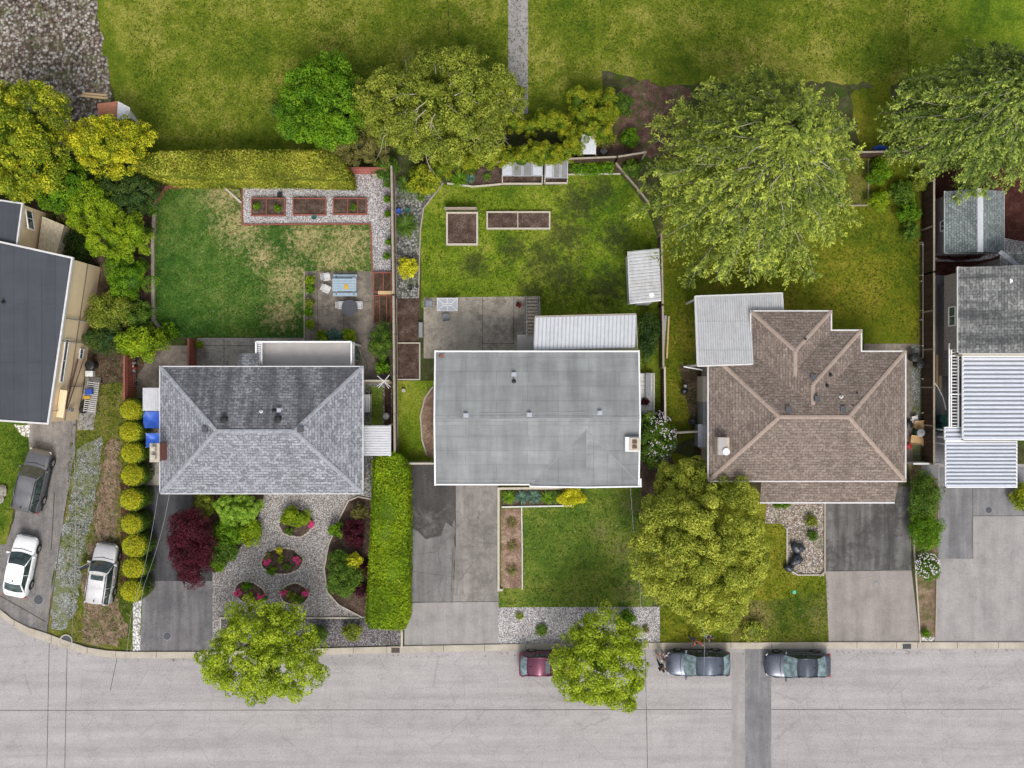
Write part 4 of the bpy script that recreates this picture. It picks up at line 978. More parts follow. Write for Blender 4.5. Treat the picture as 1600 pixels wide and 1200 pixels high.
for i in range(6): mb.box(q.x + random.uniform(-.3, .3), q.y + random.uniform(-.1, .1), z + .08, .14, .08, .06, random.uniform(0, 3))
obj('gutter_debris', mb, M['bark'] if False else M['terra'], hC)
# porch roof of ribbed sheet
zp = 3.9; a, b = P(834, 547, zp + .25), P(996, 545, zp + .25); c_ = P(836, 496, zp); d_ = P(994, 492, zp)
pr = thing('porch_roof', 'white ribbed sheet roof over the balcony of the central house', 'porch roof', (a.x, a.y, 0))
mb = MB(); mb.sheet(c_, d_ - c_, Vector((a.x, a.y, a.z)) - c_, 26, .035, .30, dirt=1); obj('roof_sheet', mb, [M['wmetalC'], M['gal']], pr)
mb = MB(); mb.beam(c_ + Vector((0, .05, -.06)), d_ + Vector((0, .05, -.06)), .12, .12); mb.beam(a + Vector((0, 0, -.08)), b + Vector((0, 0, -.08)), .10, .10)
for t in (0, 1): mb.beam(c_.lerp(d_, t) + Vector((0, 0, -.08)), a.lerp(b, t) + Vector((0, 0, -.08)), .08, .10)
obj('beam', mb, M['timber'], pr)
for t in (.02, .5, .98):
    q = c_.lerp(d_, t); mb = MB(); mb.box(q.x, q.y - .12, 0, .12, .12, q.z - .12); obj('post', mb, M['white'], pr)
mb = MB(); p0, p1 = P(838, 545, 2.5), P(990, 500, 2.5); mb.box((p0.x + p1.x) / 2, (p0.y + p1.y) / 2, 2.4, p1.x - p0.x, p1.y - p0.y, .18); obj('porch_floor', mb, M['deck'], pr)
# outside stair
st = thing('outside_stair', 'grey timber stair with rails climbing to the covered balcony', 'stairs', P(832, 466))
zt = 2.5; ya, yb = P(830, 467, 0).y, P(830, 524, zt).y; xa, xb = P(822, 500, 1.2).x, P(843, 500, 1.2).x
for i in range(12):
    t = i / 11; mb = MB(); y = ya + (yb - ya) * t; mb.box((xa + xb) / 2, y, .16 + (zt - .2) * t, xb - xa - .06, .13, .05); obj('tread', mb, M['timber'], st)
for x, w_ in ((xa, .07), (xb, .07)):
    mb = MB(); mb.beam((x, ya + .1, .15), (x, yb, zt), w_, .25); obj('stringer', mb, M['dgrey'], st)
    mb = MB(); mb.beam((x, ya + .1, 1.05), (x, yb, zt + .95), .06, .06)
    for t in (.02, .35, .68, 1.0): mb.box(x, ya + .1 + (yb - ya - .1) * t, zt * t + .1, .05, .05, .95)
    obj('handrail', mb, M['mgrey'], st)
lx0, lx1, ly0, ly1 = rect(808, 836, 523, 547, zt); mb = MB(); mb.box((lx0 + lx1) / 2, (ly0 + ly1) / 2, zt - .15, lx1 - lx0, ly1 - ly0, .15); mb.box((lx0 + lx1) / 2, (ly0 + ly1) / 2, 0, .14, .14, zt - .16); obj('landing', mb, M['deck'], st)
# side deck
sdk = thing('side_deck', 'white plank side deck squeezed between flat roofed house and fence', 'deck', P(995, 650))
a, b, c_, d_ = rect(990, 1022, 583, 648, .5); mb = MB()
n = int((d_ - c_) / .28)
for i in range(n): mb.box((a + b) / 2, c_ + (i + .5) * (d_ - c_) / n, .42, b - a, (d_ - c_) / n - .025, .08)
obj('decking', mb, M['offwhite'], sdk); mb = MB(); mb.box(b - .04, (c_ + d_) / 2, .5, .08, d_ - c_, .25); mb.box((a + b) / 2, (c_ + d_) / 2, 0, b - a - .2, d_ - c_ - .2, .42); obj('skirt', mb, M['offwhite'], sdk)
q = P(1013, 601, .9); mb = MB(); mb.box(q.x, q.y, .5, .38, 1.7, .4); tag(obj('planter_box', mb, M['mgrey'], base=(q.x, q.y, .5)), 'long grey planter box on the white side deck', 'planter')

# ---- shed with ribbed roof
zs = 2.35; q = [P(981, 393, zs), P(1032, 392, zs), P(1033, 469, zs - .15), P(984, 474, zs - .15)]
sh = thing('metal_shed', 'metal roofed garden shed with a round white lid by the fence', 'shed', (q[3].x, q[3].y, 0))
mb = MB(); mb.sheet(q[3], q[0] - q[3], q[2] - q[3], 16, .04, .35, dirt=1); obj('roof', mb, [M['tin'], M['tin']], sh)
mb = MB(); mb.prism([(q[3].x + .12, q[3].y + .1), (q[2].x - .1, q[2].y + .1), (q[1].x - .1, q[1].y - .1), (q[0].x + .12, q[0].y - .1)], 0, zs - .18); obj('wall', mb, M['offwhite'], sh)
mb = MB(); mb.beam(q[3] + Vector((0, -.02, -.06)), q[2] + Vector((0, -.02, -.06)), .06, .14); mb.beam(q[3] + Vector((0, 0, -.06)), q[0] + Vector((0, 0, -.06)), .05, .12); obj('trim', mb, M['white'], sh)
door(sh, (q[3].x + q[2].x) / 2, q[3].y + .1, .05, 1.0, 1.9, -90, 'mgrey')
lid = P(1018, 461, zs - .1); mb = MB(); mb.lathe(lid.x, lid.y, [(.19, 0), (.19, .04), (.17, .05), (.15, .04)], 20, zs - .09); obj('roof_cap', mb, M['white'], sh)

# ---- house four: brown hip roofs
z = 4.5; s = .33
x0, x1, y0, y1 = rect(1106.5, 1415, 549, 752, z)
hD = thing('house', 'house with brown shingle hip roofs stepping back in three wings', 'house', (x0, y0, 0))
segs = []; mb = MB(); hip_faces(mb, segs, x0, x1, y0, y1, z, s)
# cut the north west corner away: rebuild the north and west slopes without the covered strip
a2, b2, c2, d2 = rect(1173, 1299, 486, 640, z); a3, b3, c3, d3 = rect(1175.5, 1346, 516, 645, z)
s2, s3 = [], []
hip_faces(mb, s2, a2, b2, c2, d2, z, s, 'y', 'gable', 'hip'); hip_faces(mb, s3, a3, b3, c3, d3, z, s, 'y', 'gable', 'hip', dz=-.012)
mb.face((x0, y1, z - .03), (x1, y1, z - .03), (x1, y0, z - .03), (x0, y0, z - .03)); mb.face((a2, d2, z - .03), (b2, d2, z - .03), (b2, y1, z - .03), (a2, y1, z - .03)); mb.face((b2, d3, z - .034), (b3, d3, z - .034), (b3, y1, z - .034), (b2, y1, z - .034))
obj('roof', mb, M['roofD'], hD)
segs = [sg for sg in segs]
# clip the wings' ridges where they run into the slope behind
xm2 = (a2 + b2) / 2; h2 = (b2 - a2) / 2; zr2 = z + h2 * s; xm3 = (a3 + b3) / 2; h3 = (b3 - a3) / 2; zr3 = z - .012 + h3 * s
y_2in3 = d3 - (h2 + .3); y_3in1 = y1 - h3
segs += [((a2, d2, z), (xm2, d2 - h2, zr2)), ((b2, d2, z), (xm2, d2 - h2, zr2)), ((xm2, d2 - h2, zr2), (xm2, y_2in3 - .1, zr2)),
         ((b3, d3, z), (xm3, d3 - h3, zr3)), ((xm3, d3 - h3, zr3), (xm3, y_3in1 + .1, zr3))]
# the main north west hip and short hidden parts stay
[obj('ridge_cap', cap_mesh([sg_], .13), M['capD'], hD) for sg_ in segs]
per = [(x0, y0), (x1, y0), (x1, y1), (b3, y1), (b3, d3), (b2, d3), (b2, d2), (a2, d2), (a2, y1), (x0, y1)]
obj('gutter', fascia(per, z, .10, .16, .01), M['offwhite'], hD)
mb = MB(); i_ = .5; mb.prism([(x0 + i_, y0 + i_), (x1 - i_, y0 + i_), (x1 - i_, y1 - i_), (b3 - i_, y1 - i_), (b3 - i_, d3 - i_), (b2 - i_, d3 - i_), (b2 - i_, d2 - i_), (a2 + i_, d2 - i_), (a2 + i_, y1 - i_), (x0 + i_, y1 - i_)], 0, z - .04); obj('wall', mb, M['wallT'], hD)
fx0, fx1, fy0, fy1 = rect(1187, 1398, 752, 785, 3.3); mb = MB(); lift = .55
mb.add([(fx0, fy0, 3.3), (fx1, fy0, 3.3), (fx1 + .1, fy1 + .5, 3.3 + lift), (fx0, fy1 + .5, 3.3 + lift), (fx0, fy0, 3.2), (fx1, fy0, 3.2), (fx1 + .1, fy1 + .5, 3.2 + lift), (fx0, fy1 + .5, 3.2 + lift)], [(0, 1, 2, 3), (7, 6, 5, 4), (0, 4, 5, 1), (1, 5, 6, 2), (3, 7, 4, 0)]); obj('lower_roof', mb, M['roofD'], hD)
obj('gutter', (lambda m: (m.beam((fx0, fy0 - .03, 3.24), (fx1, fy0 - .03, 3.24), .1, .14), m)[1])(MB()), M['offwhite'], hD)
mb = MB(); mb.prism([(fx0 + .3, fy0 + .5), (fx1 - .3, fy0 + .5), (fx1 - .3, y0 + .6), (fx0 + .3, y0 + .6)], 0, 3.18); obj('front_wall', mb, M['wallT'], hD)
door(hD, fx1 - 3.3, fy0 + .5, .05, 4.4, 2.1, -90, 'offwhite', 'garage_door'); window(hD, fx0 + 2, fy0 + .5, 1.6, 1.8, 1.1, -90)
for fx in (.12, .35, .6, .85): window(hD, x0 + (x1 - x0) * fx, y0 + i_, 3.75, 1.6, .8, -90)
for fx in (.3, .75): window(hD, a2 + (b2 - a2) * fx, d2 - i_, 3.0, 1.3, 1.1, 90)
window(hD, x0 + i_, (y0 + y1) / 2, 3.0, 1.4, 1.0, 180); window(hD, x1 - i_, (y0 + y1) / 2, 3.0, 1.4, 1.0, 0)
for px, py, k, zz in ((1257, 530, 'black', 5.1), (1270, 590, 'box', 5.5), (1297, 586, 'black', 5.35), (1292, 603, 'black', 5.45), (1337, 614, 'black', 5.3), (1314, 620, 'pipe', 5.6), (1330, 633, 'black', 5.5), (1316, 639, 'box', 5.75), (1231, 640, 'box', 5.85), (1276, 623, 'box', 5.85)):
    roof_vent(hD, px, py, zz - .07, k)
c = P(1128, 697, 5.4); mb = MB(); mb.box(c.x + .08, c.y, 0, .80, 1.15, 5.5); cho = obj('chimney', mb, M['wallT'], hD)
mb = MB(); mb.box(c.x, c.y, 5.5, .55, 1.18, .06); obj('chimney_cap', mb, M['deck'], cho)
q = P(1135, 706, 5.7); mb = MB(); mb.tube([(q.x - .2, q.y, 5.3), (q.x - .05, q.y, 5.6)], .03, 6); mb.lathe(q.x, q.y, [(.03, 0), (.18, .03), (.24, .08), (.20, .07), (.05, .03)], 18, 5.62); obj('satellite_dish', mb, M['white'], cho)
# covered patio roof in an L shape
za, zb_ = 3.9, 5.02
pr = thing('patio_roof', 'dirty white L shaped patio roof joined to the brown house', 'patio roof', (P(1088, 572).x, P(1088, 572).y, 0))
def zy(py): return za + (zb_ - za) * (py - 460) / 112
mb = MB()
A, B, C_, D_ = P(1086, 463, zy(463)), P(1172, 460, zy(460)), P(1176, 569, zy(569)), P(1090, 572, zy(572))
mb.sheet(A, B - A, D_ - A, 24, .03, .35, dirt=1); B2, E_, F_ = P(1172, 460, zy(460)), P(1222, 458, zy(458)), P(1224, 490, zy(490)); G2 = P(1173, 492, zy(492))
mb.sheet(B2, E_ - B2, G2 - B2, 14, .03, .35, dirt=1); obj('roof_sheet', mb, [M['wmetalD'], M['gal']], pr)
mb = MB()
for a, b in ((A, E_), (E_, F_), (A, D_), (D_, C_)): mb.beam(a + Vector((0, 0, -.05)), b + Vector((0, 0, -.05)), .10, .16)
obj('gutter', mb, M['offwhite'], pr)
mb = MB()
for py in (502, 547): mb.beam(P(1088, py, zy(py) + .03), P(1174, py, zy(py) + .03), .03, .01)
obj('sheet_lap', mb, M['mgrey'], pr)
for px, py in ((1088, 464), (1220, 460), (1091, 568)):
    q = P(px, py, zy(py)); mb = MB(); mb.box(q.x + (.1 if px < 1200 else -.1), q.y - .1, 0, .12, .12, q.z - .1); obj('post', mb, M['white'], pr)
mb = MB(); mb.beam(P(1068, 573, 2.2), P(1097, 578, 2.3), .08, .08); mb.beam(P(1097, 578, 0), P(1097, 578, 2.3), .08, .08); obj('downpipe', mb, M['white'], pr)
# chimney breast and white side panels along the west wall
q = P(1097, 600, 2); 
for i, (pya, pyb, m_, zz) in enumerate(((588, 628, 'timberp', 2.2), (628, 664, 'mgrey', 2.0))):
    a, b, c_, d_ = rect(1099, 1106, pya, pyb, zz); mb = MB(); mb.box((a + b) / 2 + .12, (c_ + d_) / 2, 0, b - a + .25, d_ - c_, zz); obj('side_cladding', mb, M[m_], hD)
sc_ = thing('side_shelter', 'small pale lean-to cabinet against the left wall of the brown house', 'cabinet', P(1096, 700)); a, b, c_, d_ = rect(1092, 1105, 664, 698, 1.6)
mb = MB(); mb.box((a + b) / 2, (c_ + d_) / 2, 0, b - a, d_ - c_, 1.5); obj('body', mb, M['mgrey'], sc_); mb = MB(); mb.add([(a - .05, c_ - .05, 1.5), (b + .05, c_ - .05, 1.7), (b + .05, d_ + .05, 1.7), (a - .05, d_ + .05, 1.5)], [(0, 1, 2, 3)]); mb.beam(((a + b) / 2, c_, 1.62), ((a + b) / 2, d_, 1.62), .03, .03); obj('lid', mb, M['gal'], sc_)

# ---- house five: right edge
z = 4.6; s = .36
x0, x1, y0, y1 = rect(1497, 1720, 418, 552, z)
hE = thing('house', 'house with mottled streaked grey roof and mauve siding at the right edge', 'house', (x0, y0, 0))
mb = MB(); xr = x0 + 5.2; zr = z + 5.2 * s
mb.face((x0, y0, z), (xr, y0, zr), (xr, y1, zr), (x0, y1, z)); mb.face((xr, y0, zr), (xr + 5.2, y0, z), (xr + 5.2, y1, z), (xr, y1, zr))
mb.face((x0, y1, z - .03), (xr + 5.2, y1, z - .03), (xr + 5.2, y0, z - .03), (x0, y0, z - .03)); mb.face((x0, y0, z - .03), (xr + 5.2, y0, z - .03), (xr, y0, zr)); mb.face((xr + 5.2, y1, z - .03), (x0, y1, z - .03), (xr, y1, zr))
u0, u1, v0, v1 = rect(1562, 1760, 393, 520, z); sg = []; hip_faces(mb, sg, u0, u1, v0, v1, z + .02, s, 'x', 'hip', 'hip')
obj('roof', mb, M['roofE'], hE); obj('ridge_cap', cap_mesh([sg[2]], .16), M['capB'], hE)
obj('gutter', fascia([(x0, y0), (xr + 5.2, y0), (xr + 5.2, y1), (x0, y1)], z, .10, .16, 0), M['offwhite'], hE)
mb = MB(); mb.prism([(x0 + .12, y0 + .3), (xr + 5, y0 + .3), (xr + 5, y1 - .3), (x0 + .12, y1 - .3)], 2.4, z - .04); obj('wall', mb, M['wallG'], hE)
gx = P(1463, 500, 0).x + .1; mb = MB(); mb.prism([(gx, y0 - 1.5), (xr + 5, y0 - 1.5), (xr + 5, y1 - .8), (gx, y1 - .8)], 0, 2.45); obj('lower_wall', mb, M['wallG'], hE)
mb = MB(); mb.prism([(u0 + .4, v0 + .4), (u1 - .4, v0 + .4), (u1 - .4, v1 - .4), (u0 + .4, v1 - .4)], 0, z - .05); obj('wing_wall', mb, M['wallG'], hE)
window(hE, gx, P(0, 475).y, 1.45, 1.2, 1.0, 180, 'mgrey'); window(hE, x0 + .12, P(0, 500).y, 3.6, 1.3, .9, 180)
q = P(1579, 440, 5.3); mb = MB(); mb.box(q.x, q.y, 5.55, .5, .32, .14); mb.box(q.x - .12, q.y, 5.69, .12, .2, .03); mb.box(q.x + .12, q.y, 5.69, .12, .2, .03); obj('skylight', mb, M['white'], hE)
mb = MB(); a, b, c_, d_ = rect(1504, 1640, 545, 556, 4.2); mb.box((a + b) / 2, (c_ + d_) / 2, 2.4, b - a, d_ - c_, 1.8); obj('parapet', mb, M['timberp'], hE)
# three ribbed patio roofs
def ribbed(label, x0p, x1p, y0p, y1p, z, ribs, mat='wmetalE', nm='patio_roof'):
    a, b, c_, d_ = rect(x0p, x1p, y0p, y1p, z); t = thing(nm, label, 'patio roof', (a, c_, 0), 'white ribbed roofs of the right edge house')
    mb = MB(); mb.sheet((a, c_, z), Vector((0, d_ - c_, 0)), Vector((b - a, 0, .0)), ribs, .10, .50, dirt=1); obj('roof_sheet', mb, [M[mat], M['mgrey']], t)  # grey groove floors paint in the shade between the white ribs
    obj('gutter', fascia([(a, c_), (b, c_), (b, d_), (a, d_)], z, .08, .14, .06), M['white'], t)
    for px in (a + .2, b - .2):
        for py in (c_ + .2, d_ - .2): mb = MB(); mb.box(px, py, 0, .1, .1, z - .08); obj('post', mb, M['white'], t)
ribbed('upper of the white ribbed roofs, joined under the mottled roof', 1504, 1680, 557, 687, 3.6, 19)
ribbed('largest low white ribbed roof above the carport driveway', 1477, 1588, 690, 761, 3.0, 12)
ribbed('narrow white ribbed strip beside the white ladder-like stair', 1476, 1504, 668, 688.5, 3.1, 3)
# white stair with open treads
st = thing('open_stair', 'steep white open stair with many treads beside mauve siding', 'stairs', P(1490, 665))
n = 26
for i in range(n):
    t = i / (n - 1); zz = 3.1; q0 = P(1487, 541 + 124 * t, zz); q1 = P(1497, 541 + 124 * t, zz); mb = MB(); mb.beam(q0, q1, .07, .03); obj('tread', mb, M['offwhite'], st)
for px in (1483, 1486, 1497):
    mb = MB(); mb.beam(P(px, 537, 3.15), P(px, 667, 3.15), .08, .12)
    for py in (538, 600, 664): mb.beam(P(px, py, 0) * 1, P(px, py, 3.1), .07, .07) if px != 1486 else None
    obj('stringer', mb, M['white'], st)
mb = MB()
for py in (556, 616): mb.beam(P(1484, py, 3.22), P(1503, py, 3.22), .08, .05)
mb.beam(P(1483, 537, 3.2), P(1497, 537, 3.2), .08, .1); obj('crossbar', mb, M['white'], st)
mb = MB(); a, b, c_, d_ = rect(1487, 1503, 538, 667, .6); mb.box((a + b) / 2, (c_ + d_) / 2, 0, b - a, d_ - c_, .6); obj('stair_base', mb, M['dgrey'], st)
# ---- garden shed with slate roof
z = 2.5; xa, xb, ya, yb = rect(1476, 1569, 299, 396, z)
gs = thing('garden_shed', 'garden shed with green grey shingles and white ridge strip', 'shed', (xa, ya, 0))
xm = (xa + xb) / 2; zr = z + .85; mb = MB()
mb.face((xa, ya, z), (xm, ya, zr), (xm, yb, zr), (xa, yb, z)); mb.face((xm, ya, zr), (xb, ya, z), (xb, yb, z), (xm, yb, zr)); mb.face((xa, yb, z - .04), (xb, yb, z - .04), (xb, ya, z - .04), (xa, ya, z - .04))
mb.face((xa, ya, z - .04), (xb, ya, z - .04), (xm, ya, zr)); mb.face((xb, yb, z - .04), (xa, yb, z - .04), (xm, yb, zr)); obj('roof', mb, M['roofS'], gs)
mb = MB(); mb.add([(xm - .2, ya - .03, zr - .05), (xm, ya - .03, zr + .03), (xm + .2, ya - .03, zr - .05), (xm - .2, yb + .03, zr - .05), (xm, yb + .03, zr + .03), (xm + .2, yb + .03, zr - .05)], [(0, 1, 4, 3), (1, 2, 5, 4), (0, 2, 1), (3, 4, 5)]); obj('ridge_strip', mb, M['capE'], gs)
mb = MB(); mb.prism([(xa + .25, ya + .2), (xb - .25, ya + .2), (xb - .25, yb - .2), (xa + .25, yb - .2)], 0, z - .05); obj('wall', mb, M['wallG'], gs)
window(gs, xa + .25, P(0, 354, 1.5).y, 1.75, .7, .6, 180, 'white'); obj('gutter', fascia([(xa, ya), (xb, ya), (xb, yb), (xa, yb)], z, .05, .08, 0), M['offwhite'], gs)
door(gs, xm, ya + .2, .05, 1.0, 1.9, -90, 'mgrey')

# ---- small structures to the north
t = thing('lean_to_shed', 'small leaning shed with rusty brown and pale blue roof', 'shed', P(175, 185)); zz = 2.2
q = [P(152, 162, zz), P(184, 158, zz), P(203, 168, zz), P(204, 184, zz - .3), P(182, 190, zz), P(154, 196, zz)]
mb = MB(); mb.prism([(v.x, v.y) for v in (q[0], q[1], q[4], q[5])], zz - .1, zz); obj('rusty_roof', mb, M['terra'], t)
mb = MB(); mb.face(q[1] + Vector((.01, 0, 0)), q[4] + Vector((.01, 0, 0)), q[3], q[2]); obj('pale_roof', mb, M['wmetal'], t)
mb = MB(); mb.prism([(v.x * 1.0, v.y) for v in (q[0], q[1], q[3], q[5])], 0, zz - .35); obj('wall', mb, M['offwhite'], t)
t = thing('tin_shelter', 'small tilted white tin roof behind the back fence', 'shelter', P(920, 235)); q = [P(908, 210, 2), P(931, 214, 2), P(931, 241, 1.8), P(907, 241, 1.8)]
mb = MB(); mb.sheet(q[3], q[2] - q[3], q[0] - q[3], 8, .03, .5); obj('roof_sheet', mb, M['wmetal'], t)
for v in q: mb = MB(); mb.box(v.x, v.y, 0, .08, .08, v.z - .03); obj('post', mb, M['timber'], t)
def frame_bed(label, x0p, x1p, y0p, ym_, y1p, bays):
    t = thing('cold_frame', label, 'cold frame', P(x0p, y1p), 'cold frames along the back fence'); a, b = P(x0p, y1p).x, P(x1p, y1p).x; ys, yn = P(0, y1p).y, P(0, ym_, .9).y; yt = P(0, y0p, 1.5).y
    mb = MB(); mb.beam((a, ys, .15), (b, ys, .15), .10, .3)
    for x in (a, b): mb.beam((x, ys, .15), (x, yt, .15), .08, .3)
    obj('frame', mb, M['timberp'], t); mb = MB(); mb.box((a + b) / 2, (ys + yt) / 2, 0, b - a - .1, yt - ys - .1, .12); obj('soil', mb, M['soilb'], t)
    for i in range(bays):
        u0, u1 = a + (b - a) * i / bays + .04, a + (b - a) * (i + 1) / bays - .04; mb = MB()
        mb.add([(u0, yn, .9), (u1, yn, .9), (u1, yt, 1.5), (u0, yt, 1.5), (u0, yn, .88), (u1, yn, .88), (u1, yt, 1.48), (u0, yt, 1.48)], [(0, 1, 2, 3), (7, 6, 5, 4), (0, 4, 5, 1), (2, 6, 7, 3)]); p = obj('cover', mb, M['polyc'] if i % 3 else M['gal'], t)
        mb = MB()
        for x in (u0, u1): mb.beam((x, yn, .93), (x, yt, 1.53), .05, .05)
        mb.beam((u0, yn, .93), (u1, yn, .93), .05, .05); mb.beam((u0, yt, 1.53), (u1, yt, 1.53), .05, .05); obj('cover_frame', mb, M['gal'], p)
    mb = MB()
    for x in (a, b): mb.box(x, yt, 0, .07, .07, 1.5); mb.box(x, yn, 0, .07, .07, .9)
    obj('post', mb, M['timberp'], t)
frame_bed('wider cold frame with cloudy cover panels beside the planting bed', 785, 847, 254, 275, 288, 4)
frame_bed('narrower cold frame under the hedge at its right end', 851, 886, 251, 278, 287, 3)
# lean-to and covered store beside the grey hip roof
t = thing('store_roof', 'white corrugated store roof on the left of the grey hip roof', 'roof sheet', P(238, 640)); a, b, c_, d_ = rect(223, 251, 606, 642, 2.3)
mb = MB(); mb.sheet((a, c_, 2.3), Vector((b - a, 0, .05)), Vector((0, d_ - c_, 0)), 9, .03, .5); obj('roof_sheet', mb, M['wmetal'], t)
for x in (a + .05, b - .05): mb = MB(); mb.box(x, d_ - .1, 0, .08, .08, 2.25); mb.box(x, c_ + .1, 0, .08, .08, 2.25); obj('post', mb, M['timber'], t)
for (p0, p1, p2, p3), lb in (((224, 252, 643, 669), 'upper blue tarpaulin stretched beside the white store roof'), ((228, 251, 677, 699), 'lower smaller blue tarpaulin beside the brick chimney')):
    a, b, c_, d_ = rect(p0, p1, p2, p3, 1.9); t = thing('tarpaulin', lb, 'tarpaulin', (a, c_, 0), 'blue tarpaulins beside the grey house'); g = MB(); nn = 8; rr = random.Random(p0)
    vs = [(a + (b - a) * i / nn, c_ + (d_ - c_) * j / nn, 1.9 - .22 * math.sin(math.pi * i / nn) * math.sin(math.pi * j / nn) + rr.uniform(-.04, .04)) for j in range(nn + 1) for i in range(nn + 1)]
    g.add(vs, [(j * (nn + 1) + i, j * (nn + 1) + i + 1, (j + 1) * (nn + 1) + i + 1, (j + 1) * (nn + 1) + i) for j in range(nn) for i in range(nn)]); o = obj('sheet', g, M['tarp'], t, smooth=True)
    for x in (a, b):
        for y in (c_, d_): mb = MB(); mb.box(x, y, 0, .06, .06, 1.9); obj('pole', mb, M['timber'], t)
t = thing('side_porch', 'translucent white porch roof on the right of the grey hip roof', 'porch roof', P(590, 690)); q = [P(565, 665, 2.5), P(611, 665, 2.4), P(611, 712, 2.4), P(565, 712, 2.5)]
mb = MB(); mb.sheet(q[3], q[0] - q[3], q[2] - q[3], 12, .025, .5); obj('roof_sheet', mb, M['wmetal'], t)
for v in (q[1], q[2]): mb = MB(); mb.box(v.x - .1, v.y, 0, .1, .1, v.z - .05); obj('post', mb, M['white'], t)
# ---------------------------------------------------------------- vegetation
K = H / F
def zc(px, py, z): p = P(px, py, z); return p.x, p.y
def shrub(name, label, cat, px, py, rpx, h, mat, n=1800, leaf=.16, ry=None, seed=None, clumps=40, clump_r=.28, group=None, z0=0.0, **kw):
    """bushy plant; px, py = centre of what is seen, rpx = seen radius in photo pixels"""
    seed = seed or int(px * 7 + py); k = (H - h * .6) / F; x, y = zc(px, py, h * .6); rx = rpx * k; ry = (ry or rpx) * k
    b = (x, y, 0); o = thing(name, label, cat, b, group)
    a = crown(x, y, z0 - h * .15 if h > 1 else z0, h, rx, ry, seed, int(clumps * 1.4), int(n * 2.2), leaf * .7, clump_r * .92, **kw)
    V, Fs = blob(x, y, z0, rx, ry, h * .86, k=.62, seed=seed)
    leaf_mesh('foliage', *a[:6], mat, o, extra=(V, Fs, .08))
    mb = MB(); limbs(mb, (x, y, -.05), [(x + random.uniform(-.5, .5) * rx, y + random.uniform(-.5, .5) * ry, h * .75) for _ in range(4)], min(.07, h * .04), seed, 5); obj('stem', mb, M['trunk'], o)
    return o
def tree(name, label, px, py, rpx, h, mat, n, leaf, ry=None, base=None, seed=1, clumps=120, clump_r=.17, z0=None, trunk_r=.16, twigs=0, core=.62, group=None, **kw):
    k = (H - h * .62) / F; x, y = zc(px, py, h * .62); rx = rpx * k; ry = (ry or rpx) * k
    bx, by = base if base else (x, y); o = thing(name, label, 'tree', (bx, by, 0), group)
    z0 = h * .22 if z0 is None else z0
    a = crown(x, y, z0, h, rx, ry, seed, int(clumps * 2.2), int(n * 3.0), leaf * .56, clump_r * .75, **kw)
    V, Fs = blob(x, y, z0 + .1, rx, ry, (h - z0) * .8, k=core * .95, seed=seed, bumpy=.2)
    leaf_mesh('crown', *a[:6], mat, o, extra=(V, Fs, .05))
    rr = random.Random(seed); mb = MB(); fork = Vector((bx * .6 + x * .4, by * .6 + y * .4, max(z0, h * .25)))
    mb.tube([(bx, by, -.1), (bx, by, .4), fork], [trunk_r * 1.3, trunk_r, trunk_r * .8], 9); obj('trunk', mb, M['trunk'], o)
    mb = MB(); CC = a[6]; idx = sorted(range(len(CC)), key=lambda i: rr.random())[:16]
    limbs(mb, fork, [CC[i] for i in idx], trunk_r * .55, seed, 6); obj('limb', mb, M['trunk'], o)
    if twigs:
        mb = MB()
        for i in range(twigs):
            a_ = rr.uniform(0, 6.28); q = rr.uniform(.2, .8); r1 = q + rr.uniform(.25, .4); zz = z0 + (h - z0) * math.sqrt(max(0, 1 - q * q)) * .95
            p0 = Vector((x + rx * q * math.cos(a_), y + ry * q * math.sin(a_), zz)); a2 = a_ + rr.uniform(-.35, .35); z1_ = z0 + (h - z0) * math.sqrt(max(.1, 1 - min(1, r1) ** 2)) * .98 + .15
            p1 = Vector((x + rx * r1 * math.cos(a2), y + ry * r1 * math.sin(a2), z1_)); m_ = p0.lerp(p1, .5) + Vector((rr.uniform(-.2, .2), rr.uniform(-.2, .2), .25))
            mb.tube([p0, m_, p1], [.035, .025, .01], 4)
            for _ in range(2): t = rr.uniform(.3, .8); q0 = p0.lerp(p1, t) + Vector((0, 0, .15)); mb.tube([q0, q0 + (p1 - p0) * .35 + Vector((rr.uniform(-.5, .5), rr.uniform(-.5, .5), -.05))], [.018, .006], 4)
        obj('twigs', mb, M['twig'], o)
    return o

